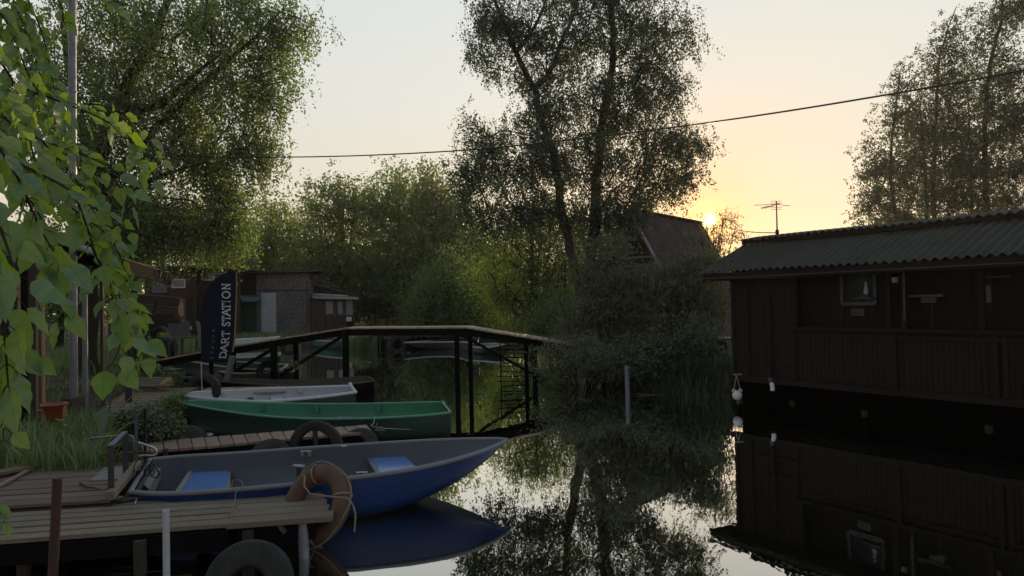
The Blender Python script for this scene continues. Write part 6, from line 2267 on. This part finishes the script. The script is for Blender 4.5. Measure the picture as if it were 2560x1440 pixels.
def scatter(n, poly, g, dens=None):
    xs = [p[0] for p in poly]; ys = [p[1] for p in poly]
    out = []
    while len(out) < n:
        x = g.uniform(min(xs), max(xs), n * 2); y = g.uniform(min(ys), max(ys), n * 2)
        k = poly_sd(x, y, poly) > 0
        if dens is not None:
            k &= g.random(n * 2) < dens(x, y)
        out += list(zip(x[k], y[k]))
    out = np.array(out[:n])
    return np.column_stack([out, ground_h(out[:, 0], out[:, 1]) - .02])


g_ = np.random.default_rng(101)
clump = lambda s, sd, lo: (lambda x, y: np.clip((vnoise(x, y, s, sd) - lo) * 3, .03, 1))
base = scatter(3600, [(-5.0, 6.75), (-3.75, 6.75), (-3.85, 7.6), (-4.3, 8.7), (-5.4, 9.4), (-6.3, 9.0), (-6.2, 7.6)], g_, clump(.35, 3, .25))
o = blades('grass', 'grass', base, .22 + .22 * g_.random(len(base)), .0045, np.full(len(base), .7), g_)
tag(o, 'tall uncut grass on the near bank behind the landing', 'grass', kind='stuff')
base = scatter(9000, [(-11, 17), (-8.3, 16.4), (-9.5, 18.5), (-10.8, 21), (-12.3, 25), (-13, 30), (-9, 34), (-9, 36), (-20, 36), (-20, 17)], g_, clump(.9, 5, .3))
o = blades('meadow_grass', 'grass', base, np.full(len(base), .38), .012, np.full(len(base), .7), g_)
tag(o, 'rough grass of the yard in front of the brown house', 'grass', kind='stuff')
base = scatter(3200, [(-14, 6.5), (-5.9, 6.9), (-6.4, 9.6), (-5.6, 10.6), (-6.6, 12.6), (-8.5, 16.5), (-14, 17)], g_, clump(.5, 7, .5))
o = blades('yard_grass', 'grass', base, np.full(len(base), .16), .007, np.full(len(base), .8), g_)
tag(o, 'short trodden grass of the yard at the left', 'grass', kind='stuff')
base = scatter(5200, [(1.9, 16.6), (2.1, 15.2), (2.9, 14.1), (3.6, 13.6), (4.6, 13.2), (4.9, 13.7), (4.6, 15), (3, 16.5)], g_, clump(.4, 9, .2))
o = blades('reeds', 'reed', base, np.full(len(base), .42), .007, np.full(len(base), .5), g_)
tag(o, 'dense dark reeds and sedge along the right bank', 'reeds', kind='stuff')
base = scatter(3600, [(-4.5, 32.3), (-3, 31.8), (-1, 31.8), (1, 33.2), (1.9, 30), (1.9, 18), (3.5, 18), (4, 40), (-4.5, 40)], g_)
o = blades('shore_grass', 'reed', base, np.full(len(base), .6), .02, np.full(len(base), .4), g_)
tag(o, 'grass along the far shore of the channel', 'grass', kind='stuff')
b0_ = np.array(P(905, 872, 0))
base = b0_ + g_.normal(size=(260, 3)) * np.array([.35, .25, 0])
base[:, 2] = -.05
o = blades('reed_tuft', 'grass', base, np.full(260, .95), .012, np.full(260, .35), g_)
tag(o, 'green reed tuft growing in the water at the turquoise boat', 'reeds')


# seed fluff and leaves drifting on the water, litter on the planks
def bits(name, mat, base, size, g, tilt=.1):
    n = len(base)
    a = g.random(n) * 2 * PI
    d = np.stack([np.cos(a), np.sin(a), g.normal(size=n) * tilt], 1) * (size * (.4 + g.random(n)))[:, None]
    s_ = np.stack([-np.sin(a), np.cos(a), g.normal(size=n) * tilt], 1) * (size * (.25 + .4 * g.random(n)))[:, None]
    V = np.stack([base - d, base + s_, base + d, base - s_], 1).reshape(-1, 3)
    return fast_mesh(name, V, np.arange(n * 4).reshape(n, 4), mat, g.random(n))


n_ = 420
u_ = g_.random((n_, 2))
xs = -5.5 + 8.0 * u_[:, 0]; ys = 9.5 + 15 * u_[:, 1] ** 1.3
kk = (poly_sd(xs, ys, LEFT) < -.3) & (vnoise(xs, ys, 1.4, 21) > .42)
bb = np.column_stack([xs[kk], ys[kk], np.full(kk.sum(), .006)])
o = bits('floating_bits', 'curtain', bb, .011, g_, .05)
tag(o, 'scattered seed fluff and small leaves floating on the channel', 'floating leaves', kind='stuff')
n_ = 170
la = [n0e, n1e, f0e, f1e]
uu_ = g_.random((n_, 3))
bb = []
for a_, b_, c_ in uu_:
    if c_ < .7:
        p_ = n0.lerp(n1, a_).lerp(f0.lerp(f1, a_), b_)
        bb.append((p_.x, p_.y, H1 + .008))
    else:
        p_ = l00.lerp(l10, a_).lerp(l01.lerp(l11, a_), b_)
        bb.append((p_.x, p_.y, H2 + .008))
o = bits('plank_litter', 'twig', np.array(bb), .009, g_, .25)
tag(o, 'dry bark flakes and leaf bits scattered on the near planks', 'litter', kind='stuff')


# broad leaved plants
def broad(name, label, base, specs, mat, cat='plant'):
    root = thing(name, label, cat, base)
    for (az, L, w, up) in specs:
        d = Vector((math.cos(az), math.sin(az), 0))
        s = Vector((-d.y, d.x, 0))
        rows = []
        for i in range(9):
            t = i / 8
            c = Vector(base) + d * (L * t * (1 - .25 * up)) + Vector((0, 0, L * up * (t - .55 * t * t) * 1.6))
            ww = w * math.sin(PI * min(1, t * .93 + .07)) ** .8
            rows.append([c - s * ww + Vector((0, 0, .25 * ww)), c, c + s * ww + Vector((0, 0, .25 * ww))])
        MB().grid(rows).build('leaf', mat, root)
    return root


q = Q(235, 1165, 7.0)
broad('broad_leaf_plant', 'plant with long broad leaves behind the bent tube frame', vz(q, .36), [(.3, .62, .055, .9), (.7, .5, .05, .5), (.1, .55, .05, .25), (2.4, .4, .05, .7), (-.4, .4, .05, .5)], 'leaf_fresh')
q = Q(250, 1130, 7.8)
broad('broad_leaf_plant', 'upright plant with one long light green blade above the chrome tube', vz(q, .38), [(.5, .75, .05, 1.1), (1.9, .5, .045, 1.0), (-.6, .4, .045, .6)], 'leaf_fresh')


def herb(name, label, px, D, blobs, n, mat, seed, ls=.045, stem_h=.2, cat='plant', aspect=.34):
    g = np.random.default_rng(seed)
    b = Q(px, 1090, D)
    base = vz(b, gh(b.x, b.y))
    root = thing(name, label, cat, base)
    T = blob_pts([(b_[0], b_[1], D, b_[2], b_[4], b_[3]) for b_ in blobs], n, g)
    mb = MB()
    for t in T[::2]:
        s = Vector((t[0] * .8 + base.x * .2, t[1] * .8 + base.y * .2, gh(t[0], t[1]) - .02))
        mb.tube([s, s.lerp(Vector(t), .5) + Vector((.02, 0, .03)), t], [.005, .004, .002], 4, cap=False)
    mb.build('stems', 'twig', root)
    P_ = np.repeat(T, 9, 0) + g.normal(size=(len(T) * 9, 3)) * .045
    ax = g.normal(size=P_.shape) + np.array([0, 0, .1])
    leaves('foliage', mat, P_, ax, ls * (.6 + .7 * g.random(len(P_))), root, aspect, g=g)
    return root


herb('nettle_bush', 'dense leafy green herbs at the bow of the green boat', 390, 8.6, [(390, 1060, 45, .35, 28), (350, 1040, 45, .35, 25), (420, 1075, 35, .3, 22), (330, 1080, 40, .3, 25), (395, 1090, 40, .3, 16)], 420, 'herb', 91)
herb('nettle_bush', 'bright herb shoots between the broad landing and the green bow', 425, 9.6, [(425, 1015, 22, .25, 22), (405, 1030, 22, .25, 16), (445, 1000, 10, .2, 12)], 110, 'leaf_fresh', 93)
herb('nettle_bush', 'leafy herbs at the foot of the two dark rods', 300, 8.6, [(300, 1065, 35, .3, 20), (270, 1080, 30, .3, 20), (330, 1045, 25, .3, 20)], 170, 'herb', 95)
herb('leafy_weed', 'small leafy weeds beside the upper landing', 440, 14.6, [(440, 945, 14, .2, 12), (430, 955, 12, .2, 8)], 60, 'leaf_fresh', 97, ls=.06)
herb('leafy_weed', 'leafy shoots growing among the stakes at the bridge foot', 365, 15.3, [(375, 935, 35, .3, 14), (345, 925, 25, .3, 14), (410, 945, 22, .2, 8)], 130, 'leaf_green', 98, ls=.07)
herb('leafy_weed', 'low weeds beside the trailer in the yard', 340, 20, [(345, 850, 25, .4, 16), (410, 848, 12, .3, 14)], 90, 'leaf_green', 99, ls=.09)
# yellow flowers
fr_ = thing('yellow_flowers', 'yellow celandine flowers on thin stems in front of the red tub', 'flowers', vz(Q(150, 1090, 7.9), .36))
m = MB(); st = MB()
for (px, py) in ((144, 1050), (150, 1053), (163, 1063), (166, 1066), (151, 1078), (153, 1081), (210, 1084), (121, 1087), (135, 1074), (155, 1051)):
    c = Q(px, py, 7.9)
    for k in range(5):
        a = 2 * PI * k / 5 + px
        d = Vector((math.cos(a), math.sin(a) * .6, .35)) * .020
        s_ = Vector((-math.sin(a), math.cos(a), 0)) * .009
        m.quadprism([c, c + d * .6 + s_, c + d, c + d * .6 - s_], (0, 0, 1), .0015)
    st.tube([c, vz(c + Vector((.02, .03, 0)), gh(c.x, c.y))], .002, 4)
m.build('petals', 'yellow_petal', fr_); st.build('stems', 'herb', fr_)

# ------------------------------------------------------------------ birch boughs close to the camera at the left
def near_leafmat():
    b = NB('near_leaf')
    uv = b.n('ShaderNodeTexCoord').outputs['UV']
    sp = b.n('ShaderNodeSeparateXYZ'); b.t.links.new(uv, sp.inputs[0])
    # side veins slanting from the midrib
    av = b.math('ABSOLUTE', sp.outputs['Y'])
    ph = b.math('SUBTRACT', sp.outputs['X'], b.math('MULTIPLY', av, .75))
    sn = b.math('SINE', b.math('MULTIPLY', ph, 46.0))
    vein = b.rng(sn, .80, 1.0)
    mid = b.rng(av, .012, .03, 1, 0)
    v = b.math('MAXIMUM', b.math('MULTIPLY', vein, .45), mid, clamp=True)
    r = b.attr('rnd')
    ob = b.coord('Object')
    nz = b.noise(ob, 30, 3, .6)
    c = b.mix(r, (0.036, 0.082, 0.018), (0.060, 0.115, 0.020))
    c = b.mix(b.rng(nz, .3, .7, 0, .35), c, (0.035, 0.072, 0.026))
    c = b.mix(b.math('MULTIPLY', v, .35), c, (0.13, 0.19, 0.08))
    t = b.mix(r, (0.27, 0.46, 0.025), (0.42, 0.56, 0.03))
    t = b.mix(b.math('MULTIPLY', v, .5), t, (0.10, 0.20, 0.03))
    bp = b.n('ShaderNodeBump'); bp.inputs['Strength'].default_value = .5; bp.inputs['Distance'].default_value = .002
    b.t.links.new(v, bp.inputs['Height'])
    d = b.n('ShaderNodeBsdfDiffuse'); b.set(d.inputs['Color'], c); b.t.links.new(bp.outputs[0], d.inputs['Normal'])
    tr = b.n('ShaderNodeBsdfTranslucent'); b.set(tr.inputs['Color'], t)
    gl = b.n('ShaderNodeBsdfGlossy'); gl.inputs['Roughness'].default_value = .45; gl.inputs['Color'].default_value = (.8, .9, .95, 1); b.t.links.new(bp.outputs[0], gl.inputs['Normal'])
    m1 = b.n('ShaderNodeMixShader'); m1.inputs[0].default_value = .45
    b.t.links.new(d.outputs[0], m1.inputs[1]); b.t.links.new(tr.outputs[0], m1.inputs[2])
    m2 = b.n('ShaderNodeMixShader'); m2.inputs[0].default_value = .065
    b.t.links.new(m1.outputs[0], m2.inputs[1]); b.t.links.new(gl.outputs[0], m2.inputs[2])
    b.t.links.new(m2.outputs[0], b.o.inputs['Surface'])
near_leafmat()


def near_leaf(mb, base, ax, nor, L, rnd):
    """ovate toothed birch leaf with a short stalk, folded along the midrib and curved"""
    ax = ax.normalized()
    side = ax.cross(nor).normalized()
    nor = side.cross(ax).normalized()
    outl = [(0, 0), (.05, .16), (.13, .30), (.20, .355), (.27, .385), (.36, .40), (.42, .37), (.50, .335), (.56, .29), (.65, .25), (.71, .195), (.80, .125), (.86, .08), (1.0, 0)]
    curl = random.uniform(-.12, .28)
    fold = random.uniform(.05, .38)
    tw = random.uniform(-.25, .25)
    wid = random.uniform(.70, .92)

    def pt(t, w):
        bend = -curl * t * t
        ww = w * wid
        z = bend + fold * abs(ww) * .6 + tw * ww * t + .02 * math.sin(t * 19) * (abs(ww) > .1)
        return base + ax * (t * L) + side * (ww * L) + nor * (z * L)
    vs, fs, uvs = [], [], []
    n = len(outl)
    for t, w in outl:
        tooth = 1.0 + (.035 if int(t * 100) % 2 else -.0)
        vs += [pt(t, -w * tooth), pt(t, -w * .5), pt(t, 0), pt(t, w * .5), pt(t, w * tooth)]
    for i in range(n - 1):
        for k in range(4):
            a, b_, c, d = i * 5 + k, i * 5 + k + 1, (i + 1) * 5 + k + 1, (i + 1) * 5 + k
            fs.append((a, b_, c, d))
            def u_(j):
                tt, w_ = outl[j // 5]
                return (tt, w_ * (-1, -.5, 0, .5, 1)[j % 5])
            uvs.append([u_(a), u_(b_), u_(c), u_(d)])
    mb.add(vs, fs, uvs, rnd, True)


near = thing('near_birch', 'leafy birch boughs with large toothed leaves hanging close at the left edge', 'tree', Vector((-1.35, .9, 0)))
lm_, tm_ = MB(), MB()
rg = random.Random(12)


def bough(pts, D0, D1, r0, leafL, step, hang=.5, side_len=.0, skip=0.0, dens=1):
    k = len(pts)
    P3 = [Q(x, y, lerp(D0, D1, i / (k - 1))) for i, (x, y) in enumerate(pts)]
    tot = sum((P3[i + 1] - P3[i]).length for i in range(k - 1))
    m = max(6, int(tot / step))
    R_ = resample(P3, m)
    tm_.tube(R_, [r0 * .55 * (1 - .75 * i / (m - 1)) + .0006 for i in range(m)], 6)
    for i in range(int(m * skip), m):
        for q in range(dens + (1 if i % 2 else 0)):
            sg = 1 if (i + q) % 2 else -1
            t = (R_[min(i + 1, m - 1)] - R_[max(i - 1, 0)]).normalized()
            out = t.cross(Vector((0, -1, 0))).normalized() * sg
            pet = out * rg.uniform(.5, 1) + t * rg.uniform(.2, .8) + Vector((rg.uniform(-.5, .5), rg.uniform(-.9, .9), -hang * rg.uniform(.3, 1.6)))
            pet.normalize()
            pl = leafL * rg.uniform(.25, .45)
            b0 = R_[i]
            b1 = b0 + pet * pl
            tm_.tube([b0, b0.lerp(b1, .5) + Vector((0, 0, .002)), b1], .0007, 4, cap=False)
            ax = pet * .7 + Vector((rg.uniform(-.3, .5), rg.uniform(-.7, .7), -.75 * hang - .25))
            nr = Vector((rg.uniform(-1.3, 1.3), rg.uniform(-1.2, .1), rg.uniform(-.2, 1.2)))
            near_leaf(lm_, b1, ax, nr, leafL * rg.uniform(.7, 1.25), rg.random())


B = bough
# upper mass
B([(-60, -40), (20, 60), (60, 160), (110, 260), (150, 330)], 1.5, 1.5, .004, .042, .020, dens=2)
B([(40, -60), (80, 20), (110, 100), (125, 170), (140, 240)], 1.7, 1.7, .003, .040, .022, dens=2)
B([(120, -60), (140, -10), (160, 30), (150, 70)], 1.8, 1.8, .003, .038, .024)
B([(200, -60), (240, -20), (290, 5), (310, 12)], 1.8, 1.7, .003, .036, .026)
B([(-80, 60), (-10, 140), (40, 220), (70, 330), (90, 420)], 1.3, 1.3, .004, .045, .020, dens=2)
B([(-80, 140), (0, 200), (90, 232), (180, 265), (260, 300), (320, 345), (350, 400), (375, 440)], 1.5, 1.55, .005, .045, .020, dens=1)
B([(-60, 240), (60, 330), (160, 370), (240, 400), (300, 440), (330, 500)], 1.45, 1.5, .004, .046, .021, dens=1)
B([(190, 262), (250, 262), (330, 300), (370, 350), (392, 395)], 1.65, 1.65, .003, .038, .024)
# middle: long bough sweeping down to the right
B([(-60, 350), (40, 405), (130, 450), (180, 480), (215, 560), (240, 640), (270, 700), (300, 770), (320, 830)], 1.25, 1.35, .005, .052, .024, dens=1)
B([(-60, 300), (20, 400), (70, 500), (110, 590), (150, 650)], 1.15, 1.2, .004, .054, .026, dens=2)
B([(100, 430), (180, 520), (260, 580), (300, 640), (330, 720), (350, 800)], 1.5, 1.5, .003, .042, .022, dens=2)
B([(-60, 420), (-20, 520), (20, 620), (40, 720), (40, 800)], 1.05, 1.05, .004, .058, .028, dens=1)
B([(-80, 520), (-40, 620), (-10, 720), (10, 830), (20, 960)], .95, .95, .004, .055, .024, dens=2)
B([(200, 500), (270, 540), (310, 560), (330, 600)], 1.4, 1.45, .002, .040, .024)
B([(60, 560), (120, 660), (150, 740), (160, 780)], 1.3, 1.3, .003, .050, .028, dens=1)
B([(60, 300), (130, 380), (190, 450), (230, 520), (270, 580)], 1.6, 1.6, .003, .042, .022, dens=2)
B([(-40, 380), (50, 470), (100, 540), (130, 620), (140, 680)], 1.4, 1.4, .003, .048, .026, dens=1)
B([(210, 560), (250, 640), (290, 700), (330, 780), (360, 850)], 1.6, 1.6, .003, .045, .030, dens=1)
B([(-60, 100), (10, 60), (60, 90), (80, 140), (90, 200)], 1.9, 1.9, .003, .040, .022, dens=2)
B([(-40, 0), (30, 10), (70, 40), (100, 90)], 2.0, 2.0, .003, .040, .022, dens=2)
B([(-60, 160), (20, 260), (50, 320), (60, 380)], 1.7, 1.7, .003, .042, .022, dens=2)
B([(-80, 40), (-30, 120), (0, 220), (20, 320), (40, 420)], 1.6, 1.6, .003, .044, .018, dens=2)
B([(-70, 200), (-20, 300), (20, 400), (60, 480), (90, 560)], 1.45, 1.45, .003, .046, .019, dens=2)
B([(10, -60), (50, 40), (80, 120), (110, 210), (170, 300)], 1.9, 1.9, .003, .040, .020, dens=2)
B([(60, 230), (130, 300), (190, 360), (230, 430), (250, 500)], 1.7, 1.7, .003, .042, .021, dens=2)
# lower tips
B([(230, 620), (270, 700), (290, 800), (300, 880), (280, 910)], 1.35, 1.3, .003, .050, .028, dens=1)
B([(-60, 740), (0, 800), (30, 850), (50, 890)], 1.15, 1.15, .003, .050, .034, dens=1)
B([(280, 700), (320, 790), (350, 850), (355, 880)], 1.4, 1.4, .002, .046, .026)
B([(-60, 980), (-20, 1000), (5, 1060), (10, 1100)], 1.2, 1.2, .002, .045, .028)
B([(-40, 1240), (-10, 1270), (10, 1300)], 1.6, 1.6, .002, .032, .022)
lm_.build('foliage', 'near_leaf', near)
tm_.build('twigs', 'twig', near)

# ------------------------------------------------------------------ evening haze
hm = bpy.data.materials.new('haze')
hm.use_nodes = True
hm.node_tree.nodes.clear()
ho = hm.node_tree.nodes.new('ShaderNodeOutputMaterial')
hv = hm.node_tree.nodes.new('ShaderNodeVolumePrincipled')
hv.inputs['Color'].default_value = (0.95, 0.90, 0.80, 1)
hv.inputs['Density'].default_value = 0.00045
hv.inputs['Anisotropy'].default_value = 0.5
hm.node_tree.links.new(hv.outputs[0], ho.inputs['Volume'])
me = bpy.data.meshes.new('haze')
x0, x1, y0, y1, z0, z1 = -305, 305, -125, 355, -1.9, 20
me.from_pydata([(x0, y0, z0), (x1, y0, z0), (x1, y1, z0), (x0, y1, z0), (x0, y0, z1), (x1, y0, z1), (x1, y1, z1), (x0, y1, z1)], [],
               [(3, 2, 1, 0), (4, 5, 6, 7), (0, 1, 5, 4), (1, 2, 6, 5), (2, 3, 7, 6), (3, 0, 4, 7)])
me.materials.append(hm)
ho_ = bpy.data.objects.new('haze', me)
col.objects.link(ho_)
tag(ho_, kind='stuff')
